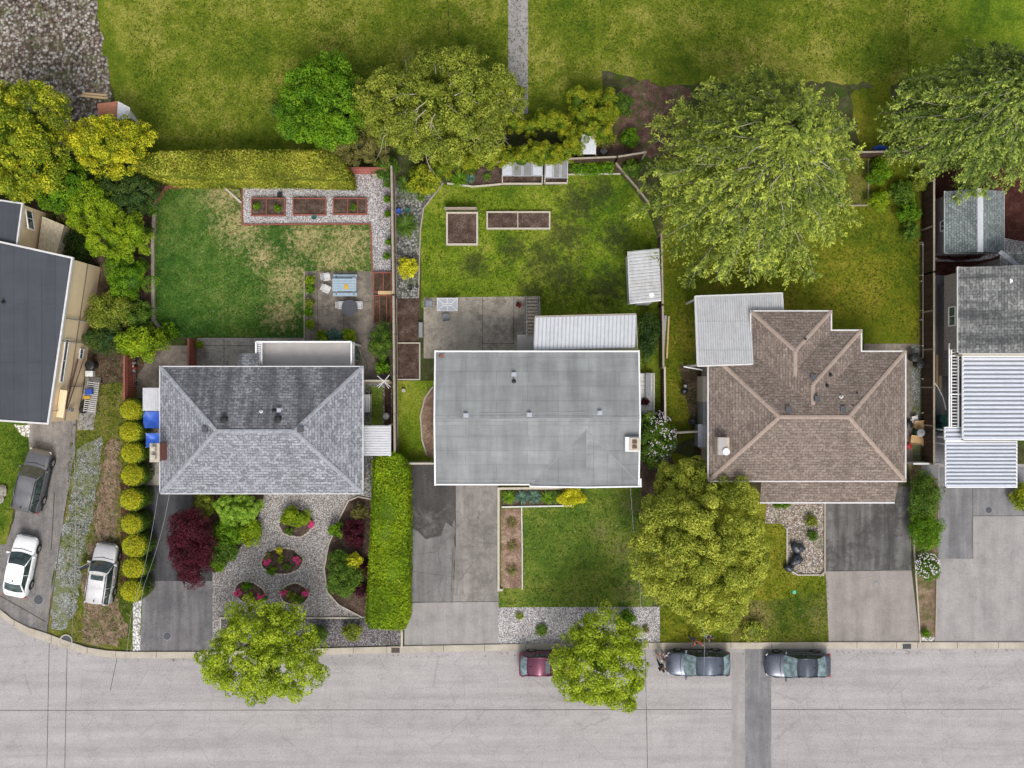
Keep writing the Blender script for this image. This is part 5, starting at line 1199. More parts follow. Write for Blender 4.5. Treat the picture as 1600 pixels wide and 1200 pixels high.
def conifer(label, px, py, rpx, h, mat, seed, n_br=150, ry=None, base=None, leaf=.19, per=46, bias=(0, 0)):
    """tall tree of long spreading sprays: limbs leave the trunk, side sprays hang from each limb"""
    r = rng(seed); rr = random.Random(seed); x, y = zc(px, py, h * .5); k = (H - h * .5) / F; R = rpx * k; RY = (ry or rpx) * k
    bx, by = base if base else (x, y); o = thing('tree', label, 'tree', (bx, by, 0), 'big drooping trees behind the gardens')
    mb = MB(); mb.tube([(bx, by, -.1), (bx, by, 1), ((bx + x) / 2, (by + y) / 2, h * .5), (x, y, h * .90)], [.42, .36, .22, .02], 10); obj('trunk', mb, M['trunk'], o)
    lm = MB(); Cs, Ds, Ns, Ls, Ws, Ts = [], [], [], [], [], []
    ga = 2.39996
    for b in range(n_br):
        t = (b + .5) / n_br; zb = h * (.15 + .83 * t ** .9); ln = (1 - max(0, (t - .12)) ** 1.5) * rr.uniform(.78, 1.08)
        if t > .9: ln *= .8
        a = b * ga + rr.uniform(-.25, .25); q = Vector((math.cos(a) * R * ln, math.sin(a) * RY * ln, 0)); s0 = Vector((bx + (x - bx) * t, by + (y - by) * t, zb))
        pts = []
        for j in range(7):
            u = j / 6; w = Vector((rr.uniform(-.12, .12), rr.uniform(-.12, .12), 0)) * j * .5
            pts.append(s0 + q * u + w + Vector((0, 0, h * .10 * math.sin(u * 2.2) - h * .13 * u ** 2.2)))
        if (b % 2 == 0 or t > .6) and t < .88: lm.tube(pts, [.05 * (1 - u / 6.6) + .006 for u in range(7)], 5)
        side = Vector((-q.y, q.x, 0)).normalized(); blen = q.length; ct = rr.random()
        m = int(per * max(.45, ln))
        for c in range(m):
            u = rr.uniform(.16, 1.0) ** .8; f = u * 6; i0 = min(5, int(f)); p = pts[i0].lerp(pts[i0 + 1], f - i0)
            dn_ = rr.random(); sgn = rr.choice((-1, 1)); sl_ = blen * .27 * (1.15 - u) * rr.uniform(.5, 1.2) + .25
            dr = (side * sgn * 1.0 + q.normalized() * rr.uniform(.5, 1.3) + Vector((0, 0, rr.uniform(-.45, .05)))).normalized()
            npt = 12
            for g in range(npt):
                v = (g + rr.random()) / npt; pp = p + dr * (sl_ * v) + Vector((rr.gauss(0, .06), rr.gauss(0, .06), -.25 * v * v * sl_ + rr.gauss(0, .05)))
                dd = dr + Vector((rr.gauss(0, .55), rr.gauss(0, .55), rr.gauss(-.15, .3))); nn = Vector((rr.gauss(0, .45), rr.gauss(0, .45), 1.0))
                Cs.append(pp); Ds.append(dd); Ns.append(nn); L = leaf * rr.uniform(.6, 1.35); Ls.append(L); Ws.append(L * rr.uniform(.32, .55)); Ts.append(.30 * ct - .12 + .30 * rr.random() + .55 * v * (.3 + .7 * u) + .25 * (dn_ > .75))
    A = lambda z_: np.array([tuple(v) for v in z_])
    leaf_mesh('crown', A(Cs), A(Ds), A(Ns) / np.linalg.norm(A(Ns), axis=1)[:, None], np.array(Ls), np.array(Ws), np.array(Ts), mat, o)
    obj('limb', lm, M['twig'], o)
    return o

def box_hedge(label, px_poly, h, mat, n, leaf=.11, seed=1, name='hedge', round_=.25, top_tint=.2, scruff=.06, taper=.10):
    """clipped hedge: leaves over the top and the sides of a prism whose TOP outline is seen at px_poly"""
    r = rng(seed); top = [np.array(XY(*p, h)) for p in px_poly]; c = sum(top) / len(top); m = len(top)
    area2 = sum(top[i][0] * top[(i + 1) % m][1] - top[(i + 1) % m][0] * top[i][1] for i in range(m))
    if area2 < 0: top = top[::-1]
    o = thing(name, label, 'hedge', (c[0], c[1], 0))
    # sides
    per = [np.linalg.norm(top[(i + 1) % m] - top[i]) for i in range(m)]; A_s = sum(per) * h; A_t = abs(area2) / 2
    nt_ = int(n * A_t / (A_t + A_s)); ns = n - nt_
    C, Nn = [], []
    lo = np.min(top, 0); hi = np.max(top, 0)
    def inside(P_):
        ok = np.ones(len(P_), bool)
        for i in range(m):
            e = top[(i + 1) % m] - top[i]; ok &= (e[0] * (P_[:, 1] - top[i][1]) - e[1] * (P_[:, 0] - top[i][0])) > 0
        return ok
    def edge_d(P_):
        d = np.full(len(P_), 9.)
        for i in range(m):
            e = top[(i + 1) % m] - top[i]; d = np.minimum(d, (e[0] * (P_[:, 1] - top[i][1]) - e[1] * (P_[:, 0] - top[i][0])) / np.linalg.norm(e))
        return d
    Q = r.uniform(lo, hi, (nt_ * 3, 2)); Q = Q[inside(Q)][:nt_]; d = edge_d(Q)
    zz = h - np.maximum(0, round_ - d) ** 2 / (2 * round_ + 1e-6) * 1.2 + r.normal(0, scruff, len(Q))
    zz += .09 * np.sin(Q[:, 0] * 1.3 + 2 * np.sin(Q[:, 1] * .8)) + .05 * np.sin(Q[:, 0] * 2.1 + seed) + .05 * np.sin(Q[:, 1] * 2.7 + Q[:, 0])
    C.append(np.column_stack([Q, zz])); Nn.append(np.tile([0, 0, 1.], (len(Q), 1)))
    ids = r.choice(m, ns, p=np.array(per) / sum(per)); t = r.random(ns); z = r.uniform(.05, h, ns)
    T0 = np.array(top)[ids]; T1 = np.array(top)[(ids + 1) % m]; E = T1 - T0; Ou = np.column_stack([E[:, 1], -E[:, 0]]); Ou /= np.linalg.norm(Ou, axis=1)[:, None]
    Pq = T0 + E * t[:, None] + Ou * ((1 - z / h) * taper * h * .5 + r.normal(0, scruff, ns))[:, None]
    C.append(np.column_stack([Pq, z])); Nn.append(np.column_stack([Ou, np.full(ns, .3)]))
    C = np.vstack(C); Nn = np.vstack(Nn) + r.normal(0, .55, (len(C), 3)); Nn /= np.linalg.norm(Nn, axis=1)[:, None]
    D = np.cross(Nn, r.normal(0, 1, C.shape)); L = leaf * r.uniform(.6, 1.5, len(C)); N_ = len(C)
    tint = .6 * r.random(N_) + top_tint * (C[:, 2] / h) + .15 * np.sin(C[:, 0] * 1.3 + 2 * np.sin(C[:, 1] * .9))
    cm = MB(); cm.prism([tuple(c + (p - c) * .97) for p in top], .02, h - .07)
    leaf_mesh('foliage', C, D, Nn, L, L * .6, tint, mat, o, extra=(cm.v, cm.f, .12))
    mb = MB(); rr = random.Random(seed)
    for i in range(0, m, 2): q = c + (top[i] - c) * .5; mb.tube([(q[0], q[1], -.05), (q[0], q[1], h * .6)], [.06, .03], 5)
    obj('stem', mb, M['trunk'], o)
    return o

# ---- top left masses
tree('tree', 'large golden green tree filling the upper left corner', 32, 218, 78, 7.0, M['l_goldg'], 15000, .26, ry=92, seed=11, clumps=170, clump_r=.15, tint_tip=.45)
tree('tree', 'golden yellow bushy tree touching the left end of the long clipped hedge', 172, 226, 68, 4.6, M['l_gold'], 9000, .22, ry=46, seed=12, clumps=110, clump_r=.18, tint_tip=.5)
tree('tree', 'bright green tree growing below the golden trees and above the tan wall', 96, 290, 48, 4.0, M['l_bright'], 7500, .22, ry=44, seed=13, clumps=60, clump_r=.24)
tree('tree', 'dark olive bush tree below the golden tree at the hedge corner', 198, 304, 56, 3.2, M['l_dark'], 6500, .17, ry=36, seed=14, clumps=80)
tree('tree', 'yellow green bush leaning diagonally towards the patchy lawn', 148, 325, 44, 3.6, M['l_lime'], 7000, .20, ry=46, seed=15, clumps=60, clump_r=.22)
tree('tree', 'yellow green bush directly above the clipped bright green round bush', 188, 370, 48, 3.4, M['l_lime'], 7500, .20, ry=40, seed=16, clumps=70, clump_r=.2)
shrub('shrub', 'rounded bright green bush halfway down the left garden border', 'shrub', 197, 432, 37, 2.6, M['l_bright'], 5000, .13, ry=40, clumps=80, clump_r=.18)
shrub('shrub', 'brownish olive bush overhanging the tan wall', 'shrub', 172, 488, 44, 2.8, M['l_olive'], 5000, .15, ry=28, clumps=60)
shrub('shrub', 'mid green bush on the right side of the brownish olive bush', 'shrub', 215, 492, 24, 2.4, M['l_mid'], 2600, .15, ry=24)
shrub('shrub', 'dark green bush with small pale flowers beside the tan wall', 'shrub', 163, 530, 34, 2.2, M['l_dark'], 3200, .15, ry=24)
shrub('shrub', 'lime green feathery bush above the rust red fence', 'shrub', 218, 534, 44, 2.6, M['l_lime'], 4500, .20, ry=24, clumps=50)
shrub('shrub', 'small leafy bush at the bottom left corner of the patchy lawn', 'shrub', 263, 518, 14, .9, M['l_bright'], 500, .18)
shrub('shrub', 'small green plant in the soil strip left of the patchy lawn', 'plant', 236, 328, 9, .7, M['l_bright'], 300, .14)
shrub('shrub', 'little dark plant in the soil strip farther down the patchy lawn edge', 'plant', 232, 362, 8, .6, M['l_mid'], 250, .12)
shrub('shrub', 'dark low bush in shade beside the tan lean-to', 'shrub', 122, 385, 26, 1.6, M['l_dark'], 2200, .17, ry=30)
shrub('shrub', 'sprawling dark bush in the gap above the tan lean-to', 'shrub', 105, 338, 34, 1.3, M['l_olivb'], 2200, .17, ry=22)
# ---- long clipped hedge
box_hedge('long olive clipped hedge with rounded ends behind the patchy lawn', [(203, 262), (222, 244), (250, 237), (400, 235), (512, 236), (530, 246), (543, 264), (546, 283), (430, 280), (300, 280), (250, 278)], 2.9, M['l_hedgeB'], 52000, .12, seed=21, taper=-.02)
# ---- trees along the north
tree('tree', 'mid green leafy tree beside the pale lawn at the top', 508, 162, 72, 6.0, M['l_bright'], 12000, .25, ry=72, seed=22, clumps=120, clump_r=.17)
tree('tree', 'yellow green tree filling the gap between the leafy tree and the twiggy one', 596, 172, 48, 5.5, M['l_olive'], 8000, .23, ry=52, seed=25, clumps=80, clump_r=.2)
tree('tree', 'mid green tree behind the curved row of cedars', 782, 160, 40, 3.6, M['l_olive'], 5500, .2, ry=32, seed=26, clumps=60, clump_r=.2)
tree('tree', 'brownish green bush tree above the pinkish red fence', 558, 222, 50, 4.0, M['l_olivb'], 7500, .19, ry=36, seed=23, clumps=90)
tree('tree', 'wide yellow green tree with bare pale twigs above the cold frames', 690, 166, 116, 7.5, M['l_olive'], 26000, .24, ry=86, seed=24, clumps=220, clump_r=.13, twigs=46, tint_tip=.45)
shrub('shrub', 'low dark bush beside the pale lawn edge at the top', 'shrub', 443, 172, 22, 1.5, M['l_mid'], 1500, .18)
shrub('shrub', 'dark green bush under the pale twigs', 'shrub', 600, 262, 22, 2.2, M['l_mid'], 1800, .15)
shrub('shrub', 'golden twiggy grass clump at the head of the grey gravel bed', 'shrub', 664, 280, 30, 1.8, M['l_goldg'], 3200, .20, ry=24)
def column(px, py, h=3.2, r=15, seed=0):
    return shrub('cedar', 'upright clipped cedar in the bumpy row behind the cold frames', 'cedar', px, py, r + 4, h + .4, M['l_arbor'], 2600, .12, seed=seed or int(px), clumps=26, clump_r=.30, group='upright cedars behind the back fence', tint_tip=.5)
for i, (px, py) in enumerate([(712, 250), (737, 252), (765, 244), (790, 240), (815, 243), (832, 238), (848, 240)]): column(px, py, seed=30 + i)
for i, (px, py) in enumerate([(806, 190), (828, 194), (848, 188), (866, 186), (880, 196), (893, 208), (900, 225), (884, 236), (866, 240)]):
    o = column(px, py, 3.0, 14, seed=50 + i); o['label'] = 'upright clipped cedar in the curved row left of the white tin roof'; o['group'] = 'cedars of the curved row'
for i, (px, py) in enumerate([(905, 156), (926, 160), (946, 156), (912, 178), (934, 184), (950, 178), (922, 200), (942, 203)]):
    o = column(px, py, 3.6, 16, seed=70 + i); o['label'] = 'upright cedar of the clump right above the white tin roof'; o['group'] = 'cedars of the upper clump'
column(690, 262, 2.6, 16, 90)['label'] = 'lowest cedar at the left end, beside the golden twiggy clump'
shrub('shrub', 'dry golden brown bush right of the white tin roof', 'shrub', 948, 215, 16, 1.4, M['l_olivb'], 1200, .16)
shrub('shrub', 'fresh green bush on the red brown soil near the back fence', 'shrub', 984, 216, 16, 1.2, M['l_bright'], 1100, .15)
shrub('shrub', 'green bush at the top beside the red brown soil', 'shrub', 972, 165, 20, 1.6, M['l_mid'], 1500, .18)
for i, (px, py, r_) in enumerate([(902, 262, 13), (925, 263, 13), (948, 261, 13)]):
    shrub('leafy_plant', 'leafy green plant in the bed along the back fence', 'plant', px, py, r_, .7, M['l_bright'], 700, .16, group='leafy plants of the fence bed')
shrub('shrub', 'dark green bush at the corner where the diagonal rail meets the fence', 'shrub', 988, 262, 15, 1.2, M['l_mid'], 1200, .15)
# ---- the two big drooping trees
conifer('huge yellow green drooping tree with radiating branches in the upper right', 1182, 248, 184, 15.0, M['l_conif'], 5, n_br=250, ry=178, base=zc(1150, 310, 0), per=46)
conifer('big green drooping tree covering the upper right corner behind the slate shed', 1540, 172, 162, 12.5, M['l_conif2'], 6, n_br=200, ry=120, base=zc(1490, 215, 0), per=44)
for px, py, r_, m_, lb in ((1412, 300, 20, 'l_mid', 'green bush at the top of the border inside the tall dark fence'), (1420, 330, 19, 'l_bright', 'bright leafy bush in the middle of the border inside the dark fence'), (1426, 362, 15, 'l_mid', 'narrow green bush at the bottom of the border inside the dark fence'),
                           (1374, 268, 20, 'l_bright', 'bright green bush beside the weedy vegetable plot'), (1374, 314, 17, 'l_lime', 'yellow green bush at the lower right corner of the vegetable plot'), (1440, 283, 15, 'l_olive', 'olive bush behind the top of the tall dark fence')):
    shrub('shrub', lb, 'shrub', px, py, r_, 1.4, M[m_], 1500, .16)
# ---- second lot
for px, py, m_, lb in ((503, 527, 'l_lime', 'pale green hosta at the left of three by the white balcony'), (523, 524, 'l_blue', 'blue green hosta in the middle of three by the white balcony'), (547, 526, 'l_lime', 'variegated hosta at the right of three by the white balcony')):
    shrub('hosta', lb, 'plant', px, py, 12, .8, M[m_], 420, .24, clumps=16)
shrub('shrub', 'big rounded green shrub against the board fence by the patio', 'shrub', 595, 533, 18, 2.2, M['l_mid'], 3600, .13, ry=30)
shrub('shrub', 'broad leaved bright plant above the rotary clothes line', 'shrub', 598, 574, 12, 1.4, M['l_bright'], 420, .24)
for i, (px, py, m_) in enumerate([(484, 438, 'l_lime'), (483, 452, 'l_bright'), (483, 473, 'l_olive'), (482, 487, 'l_bright'), (485, 507, 'l_lime')]):
    shrub('planter_plant', 'green plant in the narrow bed between patchy lawn and patio', 'plant', px, py, 8, .7, M[m_], 420, .14, group='plants of the narrow patio bed')
for i, (px, py) in enumerate([(604, 288), (605, 311), (606, 334), (608, 378), (604, 400)]):
    shrub('climber', 'small climbing plant at the foot of the board fence on gravel', 'plant', px, py, 6, .8, M['l_bright'], 300, .12, group='climbers on the gravel path fence')
box_hedge('long lime green clipped hedge beside the dark driveway of the central house', [(583, 722), (590, 712), (600, 709), (618, 709), (630, 716), (636, 732), (637, 850), (636, 970), (630, 984), (578, 982), (572, 972), (579, 850), (582, 760)], 2.1, M['l_hedgeF'], 42000, .12, seed=23, taper=.02)
ys = [(205, 641, 17), (205, 674, 16), (206, 708, 18), (206, 743, 17), (206, 781, 17), (207, 819, 17), (209, 854, 18), (208, 889, 18), (207, 924, 18)]
lbs = ['first clipped golden ball from the rust fence', 'second clipped golden ball from the rust fence', 'third clipped golden ball from the rust fence', 'fourth clipped golden ball from the rust fence', 'middle one of the nine clipped golden balls', 'fourth clipped golden ball from the street end', 'third clipped golden ball from the street end, facing the open door', 'second clipped golden ball from the street end', 'golden clipped ball nearest the street']
def ball(px, py, r_, label, i):
    """barrel clipped shrub: golden new growth on the crown, green flanks"""
    h = 2.5; r = rng(500 + i); x, y = zc(px - 3, py, h); k = K; R = r_ * k * (1.04 + .07 * math.sin(i * 2.3)); h += .15 * math.sin(i * 1.7)
    o = thing('clipped_shrub', label, 'shrub', (x, y, 0), 'row of clipped golden shrubs'); n = 5200
    t = r.uniform(0, 2 * np.pi, n); u = r.random(n) ** .8
    prof_z = h * u; prof_r = R * np.where(u < .75, .86 + .14 * np.sin(u / .75 * 1.57), np.sqrt(np.maximum(.0, 1 - ((u - .75) / .27) ** 2.4)))
    m = n // 3; q = np.sqrt(r.random(m)) * R * .8; prof_r[:m] = q; prof_z[:m] = h * (1 - .12 * (q / R) ** 2) + r.normal(0, .03, m)
    C = np.column_stack([x + prof_r * np.cos(t), y + prof_r * np.sin(t), prof_z]) + r.normal(0, .025, (n, 3))
    Nn = np.column_stack([np.cos(t), np.sin(t), np.where(u > .75, 1.2, .2)]); Nn[:m] = [0, 0, 1]; Nn += r.normal(0, .5, (n, 3)); Nn /= np.linalg.norm(Nn, axis=1)[:, None]
    D = np.cross(Nn, r.normal(0, 1, (n, 3))); L = .09 * r.uniform(.6, 1.4, n)
    tint = .08 + .30 * r.random(n) + .62 * np.clip((C[:, 2] - .80 * h) / (.12 * h), 0, 1); mott = r.random(n) < .18; tint[mott] -= .35
    V, Fs = blob(x, y, .05, R, R, h * .98, k=.9, seed=i); leaf_mesh('foliage', C, D, Nn, L, L * .65, tint, M['l_ball'], o, extra=(V, Fs, .22))
    mb = MB(); mb.tube([(x, y, -.05), (x, y, h * .5)], [.07, .05], 6); obj('stem', mb, M['trunk'], o)
for i, (a, l) in enumerate(zip(ys, lbs)): ball(*a, l + ' down the left driveway edge' if i < 4 else l, i)
for i, y in enumerate((762, 800, 838, 872, 908)): patch('bark_strip', [(188, y - 7), (224, y - 9), (224, y + 9), (190, y + 7)], 'mulch', 5, .06)
mb = MB(); a, b = P(222, 640), P(222, 935); mb.beam(a + Vector((0, 0, .25)), b + Vector((0, 0, .25)), .08, .5); tag(obj('low_fence', mb, M['fencer'], base=a), 'low dark red board wall behind the row of golden balls', 'fence')
tree('maple_tree', 'purple leaved maple overhanging the dark driveway', 300, 852, 36, 2.8, M['l_purple'], 13000, .15, ry=64, seed=31, clumps=90, clump_r=.22, z0=.5, tint_tip=.35)
shrub('shrub', 'smooth clipped round light green shrub by the front wall', 'shrub', 370, 797, 37, 2.0, M['l_round'], 9000, .12, ry=26, clumps=110, clump_r=.14, ragged=.03)
for px, py, r_, m_, lb, h_ in ((352, 832, 26, 'l_bright', 'loose fern green shrub right of the purple maple', 1.2), (348, 862, 22, 'l_mid', 'mid green shrub above the gravel point', 1.1), (390, 832, 20, 'l_lime', 'pale green shrub below the clipped round shrub', .9), (318, 790, 18, 'l_olive', 'olive shrub behind the purple maple', 1.2), (340, 880, 12, 'l_bright', 'small green tuft at the tip of the left bed', .7)):
    shrub('shrub', lb, 'shrub', px, py, r_, h_, M[m_], int(r_ * 110), .17)
shrub('shrub', 'clipped lime shrub in the oval bed nearest the house', 'shrub', 461, 808, 25, 1.1, M['l_lime'], 2600, .13, ry=15, clumps=40)
shrub('shrub', 'large speckled green round shrub in the tree bed', 'shrub', 537, 898, 29, 2.0, M['l_mid'], 6500, .13, ry=37, clumps=90, clump_r=.2)
shrub('shrub', 'bright yellow round shrub on the big green one', 'shrub', 553, 877, 13, 2.0, M['l_yellow'], 1500, .13)
shrub('maple_shrub', 'deep purple round shrub near the lime hedge', 'shrub', 552, 835, 19, 1.5, M['l_purple'], 4200, .12, ry=23, clumps=40)
shrub('shrub', 'small dark purple shrub half hidden beside the lime hedge', 'shrub', 568, 888, 10, 1.3, M['l_purple'], 800, .12)
shrub('shrub', 'green spiky shrub on the left of the purple round shrub', 'shrub', 527, 828, 13, 1.0, M['l_bright'], 900, .18)
shrub('shrub', 'bare brown twiggy bush at the top of the tree bed', 'shrub', 561, 800, 14, 1.0, M['l_olivb'], 500, .16)
shrub('shrub', 'reddish brown low shrub at the bottom of the tree bed', 'shrub', 563, 922, 14, .7, M['l_purple'], 260, .14)
shrub('shrub', 'round olive green shrub on the dark gravel, left one', 'shrub', 497, 990, 15, 1.0, M['l_mid'], 1300, .13)
shrub('shrub', 'round olive green shrub on the dark gravel, right one', 'shrub', 550, 988, 15, 1.0, M['l_olive'], 1500, .12)
def flowers(px, py, r_, m_, label, h=.5, n=15, green='l_mid'):
    x, y = zc(px, py, h); o = thing('flowering_plant', label, 'flower', (x, y, 0)); rr = random.Random(int(px * py)); R = r_ * K
    a = crown(x, y, 0, h, R, R, int(px + py), 10, 220, .12, .4); leaf_mesh('leaves', *a[:6], M[green], o)
    mb = MB()
    for i in range(n):
        t = rr.uniform(0, 6.28); q = R * math.sqrt(rr.random()) * .9; c = Vector((x + q * math.cos(t), y + q * math.sin(t), h * (1.02 - .3 * (q / R) ** 2))); s_ = rr.uniform(.05, .085)
        for j in range(5): al = j * 1.2566 + t; mb.face(c, c + Vector((math.cos(al - .5) * s_, math.sin(al - .5) * s_, .02)), c + Vector((math.cos(al) * s_ * 1.5, math.sin(al) * s_ * 1.5, .035)), c + Vector((math.cos(al + .5) * s_, math.sin(al + .5) * s_, .02)))
    obj('blossom', mb, M[m_], o); return o
flowers(485, 820, 6, 'f_pink', 'magenta flowers at the right rim of the bed nearest the house')
flowers(416, 877, 7, 'f_pink', 'magenta flowers at the left end of the widest oval bed')
flowers(463, 877, 7, 'f_pink', 'coral pink flowers at the right end of the widest oval bed')
flowers(371, 927, 6, 'f_pink', 'magenta flowers on the left rim of the lower left oval bed')
flowers(408, 933, 7, 'f_pink', 'magenta flowers on the right rim of the lower left oval bed')
flowers(443, 926, 7, 'f_pink', 'magenta flowers on the left rim of the lower right oval bed')
flowers(478, 927, 6, 'f_pink', 'magenta flowers on the right rim of the lower right oval bed')
for px, py, r_, m_, lb in ((437, 873, 6, 'l_lime', 'pale green tuft in the middle of the widest oval bed'), (425, 893, 9, 'l_bright', 'green mound at the lower edge of the widest oval bed'), (448, 885, 7, 'l_mid', 'dark tuft right of centre in the widest oval bed'), (421, 868, 7, 'l_olivb', 'dry brown tuft at the left of the widest oval bed'), (436, 861, 6, 'l_yellow', 'pale cream tuft at the top of the widest oval bed'),
                           (385, 917, 8, 'l_bright', 'green mound in the lower left oval bed'), (391, 931, 6, 'l_lime', 'sprawling plant in the middle of the lower left oval bed'), (455, 931, 9, 'l_olive', 'olive mound in the lower right oval bed'), (468, 938, 8, 'l_mid', 'dark green mound in the lower right oval bed'), (452, 830, 8, 'l_mid', 'low dark mound at the front of the bed nearest the house')):
    shrub('bed_plant', lb, 'plant', px, py, r_, .5, M[m_], int(r_ * 50), .12, clumps=14)
# ---- street trees
tree('street_tree', 'bright lime street tree left, leaning over kerb and dark gravel', 416, 1016, 92, 6.0, M['l_street'], 15000, .25, ry=80, seed=41, base=zc(420, 985, 0), clumps=150, clump_r=.15, z0=1.8, ragged=.12, core=.3, zmin=-.1, group='lime green street trees')
tree('street_tree', 'bright lime street tree right, above the burgundy car', 938, 1028, 74, 6.0, M['l_street'], 12500, .25, ry=76, seed=42, base=zc(930, 985, 0), clumps=130, clump_r=.16, z0=1.8, ragged=.12, core=.3, zmin=-.1, group='lime green street trees')
tree('tree', 'large yellow green tree in front of the brown house', 1095, 862, 104, 7.5, M['l_maple'], 34000, .23, ry=110, seed=43, base=zc(1085, 850, 0), clumps=240, clump_r=.13, tint_tip=.4, core=.55)
tree('tree', 'narrow upper crown of yellow green tree reaching between the two houses', 1070, 765, 48, 5.0, M['l_maple'], 9500, .22, ry=54, seed=44, clumps=60, clump_r=.22)
shrub('shrub', 'thin yellow green twigs hanging over the kerb by the cars', 'shrub', 1178, 985, 22, .9, M['l_maple'], 260, .2, ry=18)
o = shrub('rhododendron', 'big shrub covered in pale lilac flowers beside the white chimney', 'shrub', 1026, 686, 30, 3.0, M['l_mid'], 6500, .17, ry=42, clumps=70, clump_r=.22)
x, y = zc(1028, 684, 1.8); r = rng(3); d = sphere_dirs(r, 260, .1); mb = MB(); rr = random.Random(5)
for v in d[(d[:, 0] > -.55)][:75]:
    c = Vector((x + v[0] * 30 * K * .93, y + v[1] * 42 * K * .93, 1.2 + v[2] * 1.85))
    for j in range(5): q = c + Vector((rr.gauss(0, .06), rr.gauss(0, .09), rr.uniform(0, .06))); mb.lathe(q.x, q.y, [(.01, 0), (.036, .02), (.03, .04), (.01, .05)], 6, q.z)
obj('blossom', mb, M['f_lilac'], o)
shrub('shrub', 'green shrub in the shade between the metal shed and porch roof', 'shrub', 1012, 525, 17, 2.2, M['l_dark'], 3200, .15, ry=40, clumps=50)
shrub('shrub', 'yellow flowered shrub on grey gravel by the board fence', 'shrub', 636, 418, 16, 1.1, M['l_yellow'], 1300, .15, ry=17)
def tuft(px, py, r_, label, m_='l_mid', h=.7, n=150, group=None):
    x, y = zc(px, py, h * .5); o = thing('grass_clump', label, 'plant', (x, y, 0), group); r = rng(int(px * 3 + py)); R = r_ * K
    t = r.uniform(0, 2 * np.pi, n); q = r.uniform(.2, .75, n) * R; C = np.column_stack([x + q * np.cos(t), y + q * np.sin(t), h * (.75 - .5 * q / R)])
    D = np.column_stack([np.cos(t), np.sin(t), .8 - q / R * 1.3]); Nn = np.column_stack([-np.cos(t) * .4, -np.sin(t) * .4, np.ones(n)]); Nn /= np.linalg.norm(Nn, axis=1)[:, None]
    leaf_mesh('blades', C, D, Nn, R * r.uniform(.6, 1.0, n), np.full(n, .05), r.random(n), M[m_], o); return o
tuft(632, 288, 15, 'spiky green clump at the top of the grey gravel bed by the fence'); tuft(634, 353, 20, 'large spiky green clump in the middle of the grey gravel bed', n=300); tuft(718, 279, 16, 'spiky clump at the corner behind the mossy lawn edging', 'l_bright')
tuft(658, 308, 7, 'small spiky clump beside the curved timber edging'); tuft(735, 278, 8, 'small blue green clump in the bed left of the cold frames', 'l_blue'); tuft(761, 276, 7, 'lone green plant in the brown bed left of the cold frames')
tuft(846, 985, 10, 'bright green grass tuft on the pale roadside gravel', 'l_mid', .5, 260); tuft(812, 963, 7, 'small olive tuft on the pale roadside gravel', 'l_olive', .35, 90); tuft(1009, 983, 7, 'faded orange brown tuft on the pale roadside gravel', 'l_olivb', .3, 90)
shrub('shrub', 'leafy green shrub at the right of the pale roadside gravel', 'shrub', 980, 965, 13, .8, M['l_bright'], 600, .17)
shrub('shrub', 'variegated yellow shrub at the end of the front planting bed', 'shrub', 893, 776, 22, 1.2, M['l_yellow'], 2200, .14, ry=17, tint_tip=.1)
for px, py, m_ in ((795, 776, 'l_bright'), (815, 777, 'l_blue'), (835, 776, 'l_blue'), (855, 778, 'l_bright'), (870, 777, 'l_mid')):
    tuft(px, py, 12, 'leafy clump in the timber edged bed under the white fascia', m_, .5, 160, 'clumps of the front planting bed')
for px, py, lb in ((800, 817, 'top dry brown plant in the mulch bed'), (799, 852, 'middle dry brown plant in the mulch bed'), (799, 891, 'lowest dry brown plant in the mulch bed')):
    tuft(px, py, 10, lb, 'l_olivb', .3, 60)
for px, py, lb in ((1232, 975, 'bushy'),): pass
shrub('shrub', 'dense dark green hedge shrub between the two right driveways, upper', 'shrub', 1446, 775, 25, 1.8, M['l_mid'], 5200, .13, ry=37, clumps=70)
shrub('shrub', 'dense green hedge shrub between the two right driveways, lower', 'shrub', 1447, 830, 26, 1.7, M['l_bright'], 5200, .13, ry=33, clumps=70)
o = shrub('shrub', 'shrub covered in white flowers between the two right driveways', 'shrub', 1450, 887, 21, 1.2, M['l_mid'], 2200, .13, ry=24)
x, y = zc(1451, 884, .9); mb = MB()
for v in sphere_dirs(rng(8), 170, .15): c = (x + v[0] * 20 * K, y + v[1] * 20 * K, .55 + v[2] * .68); mb.lathe(c[0], c[1], [(.01, 0), (.045, .02), (.03, .04), (.01, .05)], 6, c[2])
obj('blossom', mb, M['f_white'], o)
shrub('shrub', 'small low shrub at the street end of the narrow driveway planter', 'shrub', 1447, 990, 8, .5, M['l_bright'], 260, .12)
shrub('shrub', 'yellow tipped green shrub at the right edge beside the carport', 'shrub', 1600, 780, 16, 1.5, M['l_goldg'], 1700, .15, ry=24)
shrub('shrub', 'small shrub at the top of the brown gravel bed', 'shrub', 1268, 815, 10, .6, M['l_olive'], 400, .14)
shrub('shrub', 'low weedy shrub lower in the brown gravel bed', 'shrub', 1270, 838, 9, .4, M['l_mid'], 300, .13)
shrub('shrub', 'low green plants under the lower brown roof edge', 'shrub', 1222, 789, 15, .5, M['l_bright'], 400, .14, ry=5)
shrub('shrub', 'dark red shrub on the white side deck', 'shrub', 1008, 628, 8, 1.0, M['l_purple'], 220, .12)
shrub('shrub', 'dark green shrub against the front left corner of the brown house', 'shrub', 1116, 762, 10, 1.0, M['l_dark'], 500, .14)
shrub('shrub', 'tiny flowering shrub by the red fence and concrete path', 'shrub', 311, 538, 7, .9, M['l_lime'], 260, .12)
